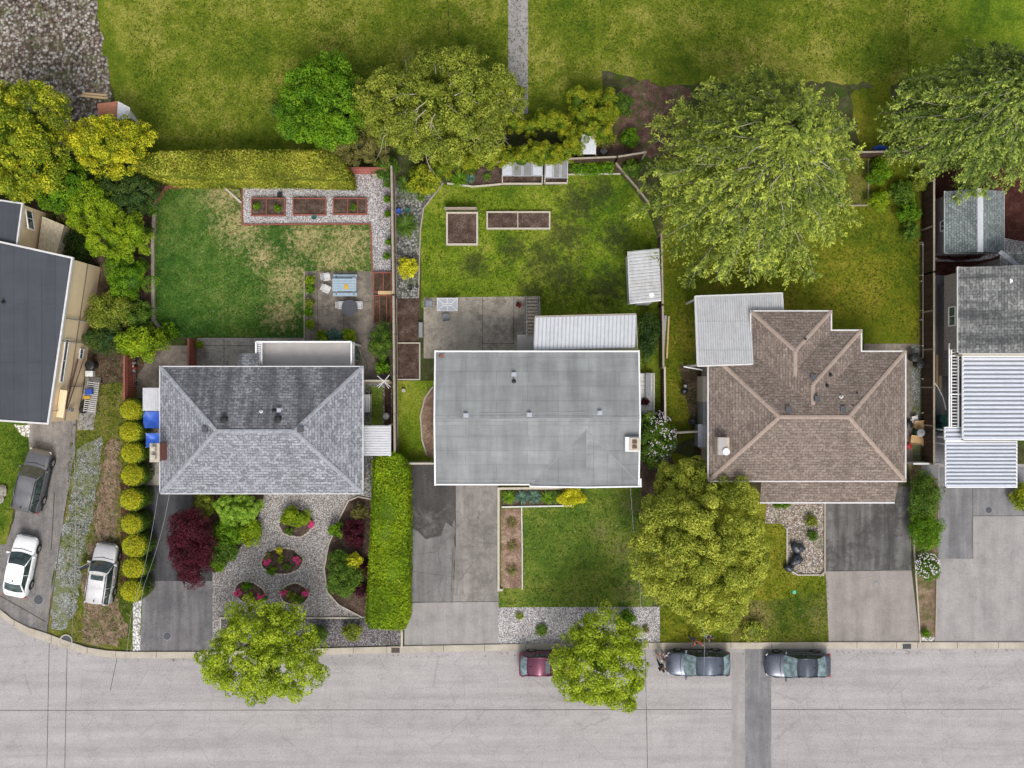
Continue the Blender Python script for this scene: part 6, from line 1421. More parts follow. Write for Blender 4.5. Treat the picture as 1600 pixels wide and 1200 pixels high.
for px, py, m_, lb in ((401, 322, 'l_bright', 'tiny green plant at the left end of the left red bed'), (434, 325, 'l_bright', 'leafy climbing plant at the right end of the left red bed'), (552, 323, 'l_mid', 'dark green plants in the right red bed')):
    shrub('vegetable_plant', lb, 'plant', px, py, 6, .55, M[m_], 260, .13)

# ---------------------------------------------------------------- grass tufts, clover and fallen petals on the lawns
def scatter(polys, dens, seed):
    r = rng(seed); out = []
    for poly in polys:
        q = np.array([XY(*p) for p in poly]); lo, hi = q.min(0), q.max(0); n = int(dens * np.prod(hi - lo)); S = r.uniform(lo, hi, (n, 2)); ok = np.zeros(n, bool); j = len(q) - 1
        for i in range(len(q)):
            c = ((q[i, 1] > S[:, 1]) != (q[j, 1] > S[:, 1])) & (S[:, 0] < (q[j, 0] - q[i, 0]) * (S[:, 1] - q[i, 1]) / (q[j, 1] - q[i, 1] + 1e-12) + q[i, 0]); ok ^= c; j = i
        out.append(S[ok])
    return np.vstack(out)
LAWN = [[(246, 300), (378, 298), (379, 352), (578, 352), (578, 422), (474, 428), (474, 525), (262, 525), (244, 498)], [(692, 292), (884, 291), (890, 274), (968, 274), (1032, 388), (1032, 540), (845, 480), (845, 463), (660, 463), (660, 362)],
        [(818, 770), (1002, 765), (1002, 947), (780, 947), (780, 923), (818, 923)], [(1040, 250), (1436, 250), (1436, 535), (1300, 480), (1090, 455), (1090, 680), (1040, 690)], [(1032, 770), (1190, 800), (1228, 825), (1230, 890), (1293, 902), (1293, 1002), (1033, 1002)],
        [(118, 560), (205, 560), (205, 1010), (110, 1000), (100, 850)], [(0, 665), (44, 662), (44, 702), (16, 812), (0, 850)], [(190, -20), (930, -20), (930, 150), (760, 170), (500, 225), (225, 232)], [(940, -20), (1500, -20), (1420, 130), (940, 110)]]
S_ = scatter(LAWN, 26, 4); r = rng(6); n = len(S_); k_ = 4; Cc = np.repeat(S_, k_, 0) + r.normal(0, .05, (n * k_, 2)); N_ = n * k_
C = np.column_stack([Cc, np.full(N_, .035)]); D = np.column_stack([r.normal(0, .7, (N_, 2)), np.full(N_, .8)]); Nn = np.column_stack([r.normal(0, .6, (N_, 2)), np.ones(N_)]); Nn /= np.linalg.norm(Nn, axis=1)[:, None]
big = .5 + .5 * np.sin(C[:, 0] * .7 + 2 * np.sin(C[:, 1] * .5)); o = leaf_mesh('grass_tufts', C, D, Nn, r.uniform(.07, .14, N_), r.uniform(.025, .05, N_), .35 * big + .6 * r.random(N_) * np.repeat(r.random(n), k_), M['l_grass']); o['kind'] = 'stuff'
S_ = scatter([LAWN[0], LAWN[2], [(1000, 770), (1040, 770), (1040, 1000), (1000, 1000)], LAWN[4]], .8, 9); mb = MB(); rr = random.Random(3)
for x, y in S_: a = rr.uniform(0, 6.28); c = Vector((x, y, .075)); u = Vector((math.cos(a), math.sin(a), .1)) * rr.uniform(.012, .024); v = Vector((-u.y, u.x, 0)); mb.face(c - u, c + v, c + u, c - v)
o = obj('fallen_petals', mb, M['f_white']); o['kind'] = 'stuff'
S_ = scatter([[(985, 760), (1045, 760), (1045, 948), (985, 948)], [(1060, 480), (1086, 480), (1086, 700), (1060, 700)], LAWN[5], [(0, 968), (100, 1013), (200, 1031), (640, 1021), (1600, 1015), (1600, 1021), (640, 1027), (200, 1037), (95, 1019), (0, 975)]], 9, 10); mb = MB()
for x, y in S_: a = rr.uniform(0, 6.28); c = Vector((x, y, .08)); u = Vector((math.cos(a), math.sin(a), .1)) * rr.uniform(.03, .07); v = Vector((-u.y, u.x, 0)) * .6; mb.face(c - u, c + v, c + u, c - v)
o = obj('fallen_leaves', mb, M['bark']); o['kind'] = 'stuff'
# ---------------------------------------------------------------- vehicles
PAINT = {'silver': m_paint('silver_paint', (.60, .585, .59), .3, .3), 'taupe': m_paint('grey_taupe_paint', (.16, .16, .17), .28, .5), 'white': m_paint('white_car_paint', (.86, .86, .87), .3, .0),
         'burg': m_paint('burgundy_paint', (.16, .04, .075), .22, .4), 'navy': m_paint('blue_grey_paint', (.10, .115, .15), .2, .5), 'black': m_paint('dark_slate_paint', (.075, .085, .11), .2, .5)}
SEDAN = [(-.50, .66, .42, .72, .74), (-.488, .82, .30, .88, .90), (-.455, .92, .22, .97, 1.00), (-.40, .965, .20, 1.0, 1.03), (-.28, .99, .19, .99, 1.02), (-.1, 1, .19, .96, .98), (.14, 1, .19, .94, .97),
         (.22, .995, .19, .92, .97), (.33, .98, .2, .87, .93), (.42, .94, .21, .79, .85), (.465, .87, .26, .70, .76), (.49, .76, .34, .60, .64), (.50, .62, .40, .54, .56)]
SUVB = [(-.50, .80, .42, .86, .88), (-.49, .90, .32, 1.02, 1.05), (-.465, .95, .28, 1.10, 1.14), (-.40, .98, .26, 1.10, 1.15), (-.28, 1, .25, 1.08, 1.12), (-.1, 1, .25, 1.05, 1.08), (.14, 1, .25, 1.03, 1.07),
        (.22, .995, .25, 1.02, 1.08), (.33, .98, .26, .98, 1.05), (.42, .94, .28, .91, .98), (.465, .88, .32, .82, .88), (.49, .78, .38, .68, .74), (.50, .68, .44, .60, .62)]
def make_car(name, label, px, py, zc_, heading, L, Wd, Ht, paint, kind='sedan', glass='cglass', cat='car', rails=False, sunroof=False, open_door=False, group=None):
    p = P(px, py, zc_); car = thing(name, label, cat, (p.x, p.y, 0.0), group, math.radians(heading))
    w = Wd / 2; ST = SEDAN if kind == 'sedan' else SUVB; mp = PAINT[paint]
    rings = []
    for x, wf, zb, zs, zt in ST:
        ww = w * wf; half = [(0, zb), (.78 * ww, zb), (.95 * ww, zb + .09), (ww, zb + .26), (ww, (zb + zs) / 2 + .08), (.985 * ww, zs - .10), (.93 * ww, zs - .015), (.80 * ww, zs + .4 * (zt - zs)), (.4 * ww, zt - .008), (0, zt)]
        full = [(-y, z) for y, z in half[1:-1]][::-1]; ring = half + [(-y, z) for y, z in half[-2:0:-1]]
        rings.append([(x * L, y, z) for y, z in ring])
    n = len(rings[0]); mb = MB(); vs = [v for r_ in rings for v in r_]; fs = []
    for i in range(len(rings) - 1):
        for k in range(n): k2 = (k + 1) % n; fs.append((i * n + k, i * n + k2, (i + 1) * n + k2, (i + 1) * n + k))
    fs += [tuple(range(n)), tuple(range((len(rings) - 1) * n, len(rings) * n))[::-1]]; mb.add(vs, fs)
    body = obj('body', mb, mp, car, smooth=True, local=True); sb = body.modifiers.new('s', 'SUBSURF'); sb.levels = sb.render_levels = 1
    bz = .95 if kind == 'sedan' else 1.06
    if kind == 'sedan': xs = (-.40, -.245, .055, .235); wt, wb = .70, .90
    elif kind == 'hatch': xs = (-.465, -.36, .06, .24); wt, wb = .72, .92
    else: xs = (-.475, -.43, .07, .225); wt, wb = .76, .93
    def line(x, wf, z, bow, crown, m_=9): return [(x * L + bow * (1 - (2 * j / (m_ - 1) - 1) ** 2), w * wf * (2 * j / (m_ - 1) - 1), z + crown * (1 - (2 * j / (m_ - 1) - 1) ** 2)) for j in range(m_)]
    f_base = line(xs[3] - .02, wb, bz - .02, .16, .01); f_top = line(xs[2], wt, Ht - .05, .07, .04); r_top = line(xs[1], wt * .97, Ht - .07, -.06, .04); r_base = line(xs[0] + .01, wb * .95, bz + .02, -.10, .02)
    rm_ = line((xs[1] + xs[2]) / 2, wt * 1.02, Ht - .035, 0, .045)
    def strip(a, b, k=5, bulge=.04):
        m_ = MB(); nn = len(a); V = []
        for i in range(k + 1):
            t = i / k
            for q0, q1 in zip(a, b): v = Vector(q0).lerp(Vector(q1), t); v.z += bulge * math.sin(math.pi * t); V.append(v)
        m_.add(V, [(i * nn + j, i * nn + j + 1, (i + 1) * nn + j + 1, (i + 1) * nn + j) for i in range(k) for j in range(nn - 1)]); return m_
    obj('windscreen', strip(f_base, f_top), M[glass], car, smooth=True, local=True); obj('rear_window', strip(r_base, r_top), M[glass], car, smooth=True, local=True)
    rf = MB(); nn = len(f_top); V = [Vector(v) for row in (f_top, rm_, r_top) for v in row]; V += [v - Vector((0, 0, .03)) for v in V]
    q = 3 * nn; rf.add(V, [(i * nn + j, i * nn + j + 1, (i + 1) * nn + j + 1, (i + 1) * nn + j) for i in range(2) for j in range(nn - 1)] + [(0, q, q + nn - 1, nn - 1) if False else (0, 1, q + 1, q)] + [(2 * nn + j, 2 * nn + j + 1, q + 2 * nn + j + 1, q + 2 * nn + j) for j in range(nn - 1)] + [(j, j + 1, q + j + 1, q + j) for j in range(nn - 1)])
    roof = obj('roof', rf, mp, car, smooth=True, local=True)
    for s in (-1, 1):
        e = 0 if s < 0 else -1; A = Vector(f_base[e]); B = Vector(f_top[e]); Cc = Vector(rm_[e]); D = Vector(r_top[e]); E_ = Vector(r_base[e])
        m_ = MB(); m_.face(A, B, Cc, D, E_, Vector(((xs[0] + xs[3]) / 2 * L, s * w * wb * 1.01, bz - .03))); obj('side_window', m_, M['cglass'], car, local=True)
        m_ = MB(); o_ = Vector((0, s * .012, .01)); m_.tube([A + o_, A.lerp(B, .5) + o_ * 1.5 + Vector((0, 0, .03)), B + o_], .035, 6); m_.tube([E_ + o_, E_.lerp(D, .5) + o_ + Vector((0, 0, .03)), D + o_], .055, 6); m_.tube([B + o_, Cc + o_, D + o_], .03, 6)
        mid = Vector(((xs[1] + xs[2]) / 2 * L, s * w * wb * 1.0, bz)); m_.tube([mid + o_, Cc + o_], .03, 6)
        if kind != 'sedan': q_ = Vector((xs[1] * L * .62, s * w * wb, bz)); m_.tube([q_ + o_, Cc.lerp(D, .6) + o_], .03, 6)
        obj('pillar', m_, mp, car, smooth=True, local=True)
        m_ = MB(); m_.box((xs[3] - .03) * L, s * (w + .09), bz, .13, .20, .13); m_.box((xs[3] - .03) * L, s * (w - .02), bz + .02, .06, .12, .05); obj('mirror', m_, mp, car, local=True, bevel=.02)
        m_ = MB(); xh = ST[-3][0] * L - .05; m_.box(xh + .02, s * w * .70, (.50 if kind == 'sedan' else .62), .20, .30, .13, -s * .5); obj('headlight', m_, M['lampw'], car, local=True, bevel=.02)
        m_ = MB(); m_.box(-.474 * L, s * w * .80, (.66 if kind == 'sedan' else .70), .14, .24, .18 if kind == 'sedan' else .26, s * .4); obj('tail_light', m_, M['lampr'], car, local=True, bevel=.02)
        for xx in (-.285 * L, .31 * L):
            R = .33 if kind == 'sedan' else .37
            m_ = MB(); k = 22; yo = s * (w + .012)
            def ring_(r_, y): return [(xx + r_ * math.cos(2 * math.pi * i / k), y, R + r_ * math.sin(2 * math.pi * i / k)) for i in range(k)]
            prof = [(R * .62, s * (w - .22)), (R, s * (w - .21)), (R, yo - s * .02), (R * .93, yo), (R * .66, yo)]
            V = [v for r_, y in prof for v in ring_(r_, y)]; m_.add(V, [(i * k + j, i * k + (j + 1) % k, (i + 1) * k + (j + 1) % k, (i + 1) * k + j) for i in range(len(prof) - 1) for j in range(k)])
            wh = obj('wheel', m_, M['rubber'], car, local=True); m_ = MB(); rr_ = R * .66
            m_.add(ring_(rr_, yo - s * .03), [tuple(range(k))])
            for i in range(5): a = i * 1.2566; m_.beam((xx, yo - s * .012, R), (xx + rr_ * .95 * math.cos(a), yo - s * .012, R + rr_ * .95 * math.sin(a)), .07, .02, up=(0, 1, 0))
            obj('rim', m_, M['chrome'], wh, local=True)
            m_ = MB(); m_.add([(xx + (R + .07) * math.cos(math.pi * i / 12), s * (w * .995 + .004), R + .02 + (R + .07) * math.sin(math.pi * i / 12)) for i in range(13)], [tuple(range(13))]); obj('wheel_arch', m_, M['black'], car, local=True)
        m_ = MB(); m_.box(0, s * (w * 1.0 + .003), .30, L * .5, .012, .04)
        for xx in (-.02 * L, -.16 * L if kind != 'sedan' else -.2 * L, .17 * L): m_.box(xx, s * (w * 1.0 + .001), .36, .014, .012, .52)
        obj('door_seam', m_, M['black'], car, local=True)
        if kind == 'suv':
            m_ = MB(); m_.box(0, s * (w + .004), .27, L * .46, .03, .22); m_.box(-.40 * L, s * (w * .985), .30, L * .10, .03, .22); obj('sill_cladding', m_, M['black'], car, local=True)
        m_ = MB(); 
        for xx in (.0, -.17): m_.box(xx * L - .05, s * (w + .01), .78 if kind == 'sedan' else .86, .16, .035, .03)
        obj('door_handle', m_, mp, car, local=True)
        if rails: m_ = MB(); m_.tube([(xs[2] * L - .15, s * w * wt * .93, Ht - .02), (xs[2] * L - .3, s * w * wt * .93, Ht + .05), (xs[1] * L + .2, s * w * wt * .93, Ht + .04), (xs[1] * L + .05, s * w * wt * .93, Ht - .03)], .028, 6); obj('roof_rail', m_, M['black'], roof, local=True)
    m_ = MB(); m_.box(.492 * L, 0, (.44 if kind == 'sedan' else .52), .06, w * .95, .16); obj('grille', m_, M['black'], car, local=True)
    m_ = MB(); m_.box(-.497 * L, 0, (.62 if kind == 'sedan' else .7), .03, .36, .12); obj('number_plate', m_, M['offwhite'], car, local=True)
    m_ = MB(); hx = (xs[3]) * L + .18
    zb_ = .975 if kind == 'sedan' else 1.085
    m_.tube([(hx, -w * .80, zb_ - .045), (hx + .10, 0, zb_ + .008), (hx, w * .80, zb_ - .045)], .016, 5); obj('wiper_cowl', m_, M['black'], car, local=True)
    if sunroof: m_ = MB(); m_.add([((.02 - .075 * i) * L, y * w * .50, Ht + .018) for i in (0, 1) for y in (-1, 1)], [(0, 1, 3, 2)]); obj('sunroof', m_, M['cglass'], roof, local=True)
    m_ = MB(); m_.box(xs[1] * L + .16, 0, Ht - .02, .12, .05, .06); obj('antenna', m_, M['black'], roof, local=True)
    if open_door:
        hx, hy = .17 * L, w * .99; a = math.radians(180 - 58); dx, dy = math.cos(a), math.sin(a); m_ = MB(); m_.beam((hx, hy, .62), (hx + dx * 1.08, hy + dy * 1.08, .66), .10, .62); d_ = obj('door', m_, mp, car, local=True, bevel=.03)
        m_ = MB(); A = Vector((hx, hy, 0)); Dv = Vector((dx, dy, 0)); m_.tube([A + Dv * .1 + Vector((0, 0, .96)), A + Dv * .45 + Vector((0, -.06, 1.42)), A + Dv * 1.0 + Vector((0, -.06, 1.45)), A + Dv * 1.06 + Vector((0, 0, .96))], .03, 6); obj('window_frame', m_, M['black'], d_, local=True)
        m_ = MB(); m_.box(hx - .52, w * .995, .34, 1.02, .02, .72); m_.beam(A + Dv * .1 + Vector((-.12, -.06, .66)), A + Dv * 1.0 + Vector((-.12, -.06, .66)), .20, .42); obj('door_lining', m_, M['black'], d_, local=True)
    return car
make_car('parked_car', 'dark grey SUV with pale roof parked beside the tan walled house', 52, 751, .8, 77, 4.7, 1.82, 1.74, 'taupe', 'suv', rails=True)
make_car('parked_car', 'white sedan parked close to the curved kerb', 32, 885, .75, 78.5, 4.5, 1.76, 1.45, 'white', 'sedan')
make_car('parked_car', 'silver SUV with its driver door open beside the clipped balls', 161, 897, .75, 82, 4.45, 1.78, 1.68, 'silver', 'suv', rails=True, sunroof=True, open_door=True)
make_car('parked_car', 'burgundy car at the kerb partly under the lime street tree', 857, 1037, .7, 0, 4.3, 1.76, 1.48, 'burg', 'hatch', glass='cglass2', sunroof=True)
make_car('parked_car', 'dark blue grey hatchback at the kerb next to the four people', 1091, 1036, .7, 180, 4.6, 1.8, 1.48, 'navy', 'hatch', glass='cglass2')
make_car('parked_car', 'dark sedan at the kerb, rightmost car on the street', 1247, 1039, .7, 180, 4.75, 1.82, 1.46, 'black', 'sedan', glass='cglass2')

# ---------------------------------------------------------------- people
SK = {'skin': m_plain('skin', (.50, .30, .22), .6, var=.08), 'hairk': m_plain('black_hair', (.012, .011, .012), .5, var=.1), 'hairb': m_plain('brown_hair', (.07, .04, .025), .6, var=.1)}
def skin_mesh(name, verts, edges, mat, parent, root=0, levels=1):
    me = bpy.data.meshes.new(name); me.from_pydata([v[:3] for v in verts], edges, []); me.materials.append(mat)
    o = bpy.data.objects.new(name, me); SC.collection.objects.link(o); o.parent = parent
    md = o.modifiers.new('skin', 'SKIN'); md.use_smooth_shade = True
    for i, v in enumerate(verts): me.skin_vertices[0].data[i].radius = (v[3], v[3] if len(v) < 5 else v[4]); me.skin_vertices[0].data[i].use_root = (i == root)
    s_ = o.modifiers.new('sub', 'SUBSURF'); s_.levels = s_.render_levels = levels; return o
def person(label, px, py, face, top, trousers, hair='hairk', stride=.22, arms=((.12, .1), (-.1, .15)), lean=0.0, shoe='black', skirt=False, scale=1.0):
    b = P(px, py, 0); t = thing('person', label, 'person', (b.x, b.y, .105 if py < 1013 and py > 1004 else .01), 'people by the parked car', math.radians(face)); t.scale = (scale,) * 3
    lx = lean                                    # x forward, y left
    J = {'pel': (0, 0, .95), 'sp': (lx * .4, 0, 1.12), 'ch': (lx * .8, 0, 1.34), 'nk': (lx, 0, 1.50), 'hd': (lx * 1.15 + .02, 0, 1.60), 'ht': (lx * 1.2 + .015, 0, 1.68)}
    V = []; E_ = []; idx = {}
    def add(k, p_, r_, r2=None, prev=None):
        idx[k] = len(V); V.append((*p_, r_) if r2 is None else (*p_, r_, r2))
        if prev is not None: E_.append((idx[prev], idx[k]))
    add('pel', J['pel'], .13, .10); add('sp', J['sp'], .12, .09, 'pel'); add('ch', J['ch'], .15, .10, 'sp'); add('nk', J['nk'], .055, None, 'ch'); add('hd', J['hd'], .095, None, 'nk'); add('ht', J['ht'], .075, None, 'hd')
    arm = {}
    for s, (ef, hf) in zip((1, -1), arms):
        sh = (lx * .9, s * .19, 1.42); el = (lx * .8 + ef * .6, s * .25, 1.14); wr = (lx * .8 + ef + hf, s * .24, .92 + hf * .5); arm[s] = (sh, el, wr)
        add(f's{s}', sh, .055, None, 'ch'); add(f'e{s}', el, .042, None, f's{s}'); add(f'w{s}', wr, .028, None, f'e{s}')
        pm = (wr[0] + .02, wr[1], wr[2] - .07); add(f'p{s}', pm, .034, .02, f'w{s}')
        for f_ in range(4): k1 = (pm[0] + .024 * (f_ - 1.5), pm[1] - s * .008, pm[2] - .055); k2 = (k1[0] + .004, k1[1] - s * .018, k1[2] - .035 - .006 * (f_ in (1, 2))); add(f'f{s}{f_}', k1, .010, None, f'p{s}'); add(f'g{s}{f_}', k2, .008, None, f'f{s}{f_}')
        th = (pm[0] + .045, pm[1] - s * .012, pm[2] - .01); add(f't{s}', th, .011, None, f'p{s}'); add(f'u{s}', (th[0] + .012, th[1] - s * .008, th[2] - .035), .009, None, f't{s}')
    leg = {}
    for s in (1, -1):
        st_ = stride * s; hp = (0, s * .09, .90); kn = (st_ * .6 + .03, s * .10, .50); an = (st_ * .95, s * .10, .085); to = (st_ * .95 + .15, s * .115, .035); leg[s] = (hp, kn, an, to)
        add(f'h{s}', hp, .09, None, 'pel'); add(f'k{s}', kn, .058, None, f'h{s}'); add(f'a{s}', an, .038, None, f'k{s}'); add(f'o{s}', to, .034, .025, f'a{s}')
    skin_mesh('body', V, E_, SK['skin'], t, 0)
    SV = [(*J['pel'], .15, .12), (*J['sp'], .142, .11), (*J['ch'], .17, .12)]; SE = [(0, 1), (1, 2)]
    for s in (1, -1): n0 = len(SV); SV += [(*arm[s][0], .072), (*arm[s][1], .058), (*Vector(arm[s][1]).lerp(Vector(arm[s][2]), .75), .045)]; SE += [(2, n0), (n0, n0 + 1), (n0 + 1, n0 + 2)]
    skin_mesh('shirt', SV, SE, top, t)
    TV = [(0, 0, .97, .145, .115)]; TE = []
    for s in (1, -1): n0 = len(TV); hp, kn, an, to = leg[s]; TV += [(*hp, .105), (*kn, .074), (an[0], an[1], .12, .055)]; TE += [(0, n0), (n0, n0 + 1), (n0 + 1, n0 + 2)]
    skin_mesh('trousers', TV, TE, trousers, t)
    for s in (1, -1):
        hp, kn, an, to = leg[s]; skin_mesh('shoe', [(an[0] - .04, an[1], .05, .045), (an[0] + .06, an[1], .045, .045), (to[0] + .02, to[1], .035, .036)], [(0, 1), (1, 2)], M[shoe], t)
    mb = MB(); hx = J['hd'][0] - .012; V_, F_ = [], []
    for j in range(7):
        for i in range(14):
            ph = math.pi * .62 * j / 6; a = 2 * math.pi * i / 14; rr_ = .112 * (1 + .03 * math.sin(5 * a)); back = -.018 - .02 * (math.cos(a) < 0)
            drop = .03 if math.cos(a) > .35 and j == 6 else 0; V_.append((hx + back * .5 + rr_ * math.sin(ph) * math.cos(a), rr_ * math.sin(ph) * math.sin(a) * .88, 1.625 + rr_ * math.cos(ph) * 1.05 + drop))
    F_ = [(j * 14 + i, j * 14 + (i + 1) % 14, (j + 1) * 14 + (i + 1) % 14, (j + 1) * 14 + i) for j in range(6) for i in range(14)]
    mb.add(V_, F_); obj('hair', mb, SK[hair], t, smooth=True, local=True)
    mb = MB()
    for s in (1, -1): mb.lathe(hx + .098, s * .033, [(.003, -.01), (.013, 0), (.003, .012)], 8, 1.60)
    obj('eyes', mb, M['black'], t, local=True); mb = MB(); mb.add([(hx + .095, -.012, 1.57), (hx + .095, .012, 1.57), (hx + .125, 0, 1.568), (hx + .10, 0, 1.605)], [(0, 1, 2), (0, 2, 3), (2, 1, 3)]); mb.box(hx + .10, 0, 1.535, .012, .042, .009); obj('face', mb, SK['skin'], t, local=True)
    for s in (1, -1): pass
    return t
C_red = m_plain('dark_red_cloth', (.34, .03, .02), .9, var=.15); C_den = m_plain('blue_grey_denim', (.10, .13, .19), .9, var=.2); C_wh = m_plain('white_cloth', (.66, .63, .68), .9, var=.08)
C_teal = m_plain('dark_teal_cloth', (.055, .085, .105), .9, var=.2); C_blk = m_plain('black_cloth', (.022, .026, .032), .9, var=.2); C_pch = m_plain('pale_peach_cloth', (.70, .44, .34), .9, var=.1)
person('person in a dark red top and blue grey trousers reaching towards the car', 1080, 994, -50, C_red, C_den, 'hairb', .18, ((.30, .32), (.05, .1)), .10)
person('person with white trousers and a dark teal top standing on the grass edge', 1102, 989, -45, C_teal, C_wh, 'hairk', .2, ((.1, .1), (.05, .1)), .12, 'offwhite')
person('person in white top and peach trousers walking in front of the dark hatchback', 1029, 1019, -25, C_wh, C_pch, 'hairb', .24, ((.2, .15), (-.1, .1)), .12, 'offwhite')
person('person dressed all in black on the road by the dark hatchback', 1030, 1034, -75, C_blk, C_blk, 'hairk', .26, ((.16, .1), (-.12, .1)), .14)

# ---------------------------------------------------------------- garden furniture and clutter
def gobj(name, label, cat, mb, mat, px, py, z=0.0, group=None, smooth=False, bevel=0.0):
    """one mesh thing built in local coordinates round (px, py)"""
    b = P(px, py, z); o = obj(name, mb, M[mat] if isinstance(mat, str) else mat, None, smooth, local=True, bevel=bevel); o.location = b; return tag(o, label, cat, group)
t = thing('picnic_table', 'pale blue picnic table with two attached benches', 'picnic table', P(541, 447)); 
for i in range(5): mb = MB(); mb.box(0, -.38 + i * .19, .73, 1.75, .17, .04); obj('table_board', mb, M['bluetable'], t, local=True)
for s in (-1, 1): mb = MB(); mb.box(0, s * .66, .43, 1.75, .26, .04); obj('bench', mb, M['bluetable'], t, local=True)
for s in (-1, 1):
    mb = MB(); mb.box(s * .65, 0, .40, .06, 1.45, .07); mb.beam((s * .65, -.6, 0), (s * .65, -.25, .72), .06, .08); mb.beam((s * .65, .6, 0), (s * .65, .25, .72), .06, .08); obj('leg_frame', mb, M['bluetable'], t, local=True)
mb = MB(); mb.lathe(0, 0, [(.05, 0), (.14, .02), (.17, .03), (.12, .015)], 18); gobj('plate', 'round white plate on the far bench end of the blue table', 'plate', mb, 'white', 553, 436, .48)
mb = MB(); mb.box(0, 0, 0, .30, .36, .02); gobj('napkin_tray', 'yellow and white tray in the middle of the blue picnic table', 'tray', mb, 'yellow', 541, 448, .775)
t = thing('round_table', 'round dark grey patio table', 'table', P(549, 482)); mb = MB(); mb.lathe(0, 0, [(.56, .70), (.58, .71), (.58, .735), (.56, .745), (.03, .745)], 32); obj('table_top', mb, M['dgrey'], t, local=True)
mb = MB(); mb.tube([(0, 0, 0), (0, 0, .7)], .04, 8); mb.box(0, 0, 0, .6, .08, .04); mb.box(0, 0, .001, .08, .6, .04); obj('pedestal', mb, M['dgrey'], t, local=True)
def chair(label, px, py, rot, mat='offwhite', group=None, frame='white'):
    t = thing('patio_chair', label, 'chair', P(px, py), group, math.radians(rot))
    mb = MB(); mb.box(0, 0, .42, .46, .46, .03); obj('seat', mb, M[mat], t, local=True, bevel=.01); mb = MB(); mb.beam((-.22, 0, .46), (-.36, 0, .92), .46, .03, up=(1, 0, .3)); obj('backrest', mb, M[mat], t, local=True)
    for sx in (-1, 1):
        for sy in (-1, 1): mb = MB(); mb.tube([(sx * .20, sy * .21, .42), (sx * .24, sy * .24, 0)], .015, 6); obj('leg', mb, M[frame], t, local=True)
    for sy in (-1, 1): mb = MB(); mb.tube([(-.25, sy * .26, .62), (.2, sy * .26, .62), (.22, sy * .24, .42)], .018, 6); obj('arm', mb, M[frame], t, local=True)
chair('white patio chair left of the blue picnic table, upper one', 513, 434, 8, group='white patio chairs'); chair('white patio chair left of the blue picnic table, lower one', 513, 453, -25, group='white patio chairs')
chair('white chair pushed under the left of the round grey table', 536, 478, 0, group='white patio chairs'); chair('white chair pushed under the right of the round grey table', 562, 478, 180, group='white patio chairs')
t = thing('glass_table', 'rectangular glass patio table with white frame', 'table', P(700, 477)); mb = MB(); mb.box(0, 0, .70, 1.42, .88, .012); obj('glass_top', mb, M['gal'], t, local=True)
mb = MB()
for a, b in (((-.73, -.46), (.73, -.46)), ((.73, -.46), (.73, .46)), ((.73, .46), (-.73, .46)), ((-.73, .46), (-.73, -.46)), ((-.3, -.07), (.3, -.07)), ((-.3, .07), (.3, .07)), ((-.3, -.07), (-.3, .07)), ((.3, -.07), (.3, .07)), ((-.7, .43), (-.3, .07)), ((.7, .43), (.3, .07)), ((-.7, -.43), (-.3, -.07)), ((.7, -.43), (.3, -.07)), ((0, .07), (0, .44)), ((0, -.07), (0, -.44))): mb.tube([(*a, .72), (*b, .72)], .024, 6)
obj('table_frame', mb, M['white'], t, local=True)
for sx in (-1, 1):
    for sy in (-1, 1): mb = MB(); mb.tube([(sx * .66, sy * .4, .7), (sx * .68, sy * .42, 0)], .022, 6); obj('leg', mb, M['white'], t, local=True)
chair('grey mesh chair left of the glass table', 671, 476, 0, 'mgrey', 'grey mesh chairs', 'mgrey'); chair('grey mesh chair below the glass table', 697, 496, 100, 'mgrey', 'grey mesh chairs', 'mgrey')
mb = MB(); mb.box(0, 0, .30, .28, 1.1, .05); mb.box(0, .4, 0, .22, .08, .3); mb.box(0, -.4, 0, .22, .08, .3); gobj('garden_bench', 'narrow weathered grey bench at the left of the mossy patio', 'bench', mb, 'mgrey', 658, 516)
t = thing('plant_pot', 'round pot of dark red leaves near the outside stair', 'pot', P(811, 477)); mb = MB(); mb.lathe(0, 0, [(.14, 0), (.20, .3), (.22, .32), (.18, .30), (.02, .28)], 16); obj('pot', mb, M['terra'], t, local=True)
b = P(811, 477); a = crown(b.x, b.y, .25, .55, .22, .22, 4, 8, 160, .1, .4); leaf_mesh('leaves', *a[:6], M['l_purple'], t)
# rotary clothes line
t = thing('clothes_line', 'white rotary clothes line with crossed arms above the fence top', 'clothes line', P(606, 596)); mb = MB(); mb.tube([(0, 0, 0), (0, 0, 2.0)], .03, 8); obj('pole', mb, M['white'], t, local=True)
for i, a in enumerate((50, 140, 215, 230, 320, 305)): a = math.radians(a); mb = MB(); mb.tube([(0, 0, 1.85), (math.cos(a) * .62, math.sin(a) * .62, 2.0)], .022, 6); obj('arm', mb, M['white'], t, local=True)
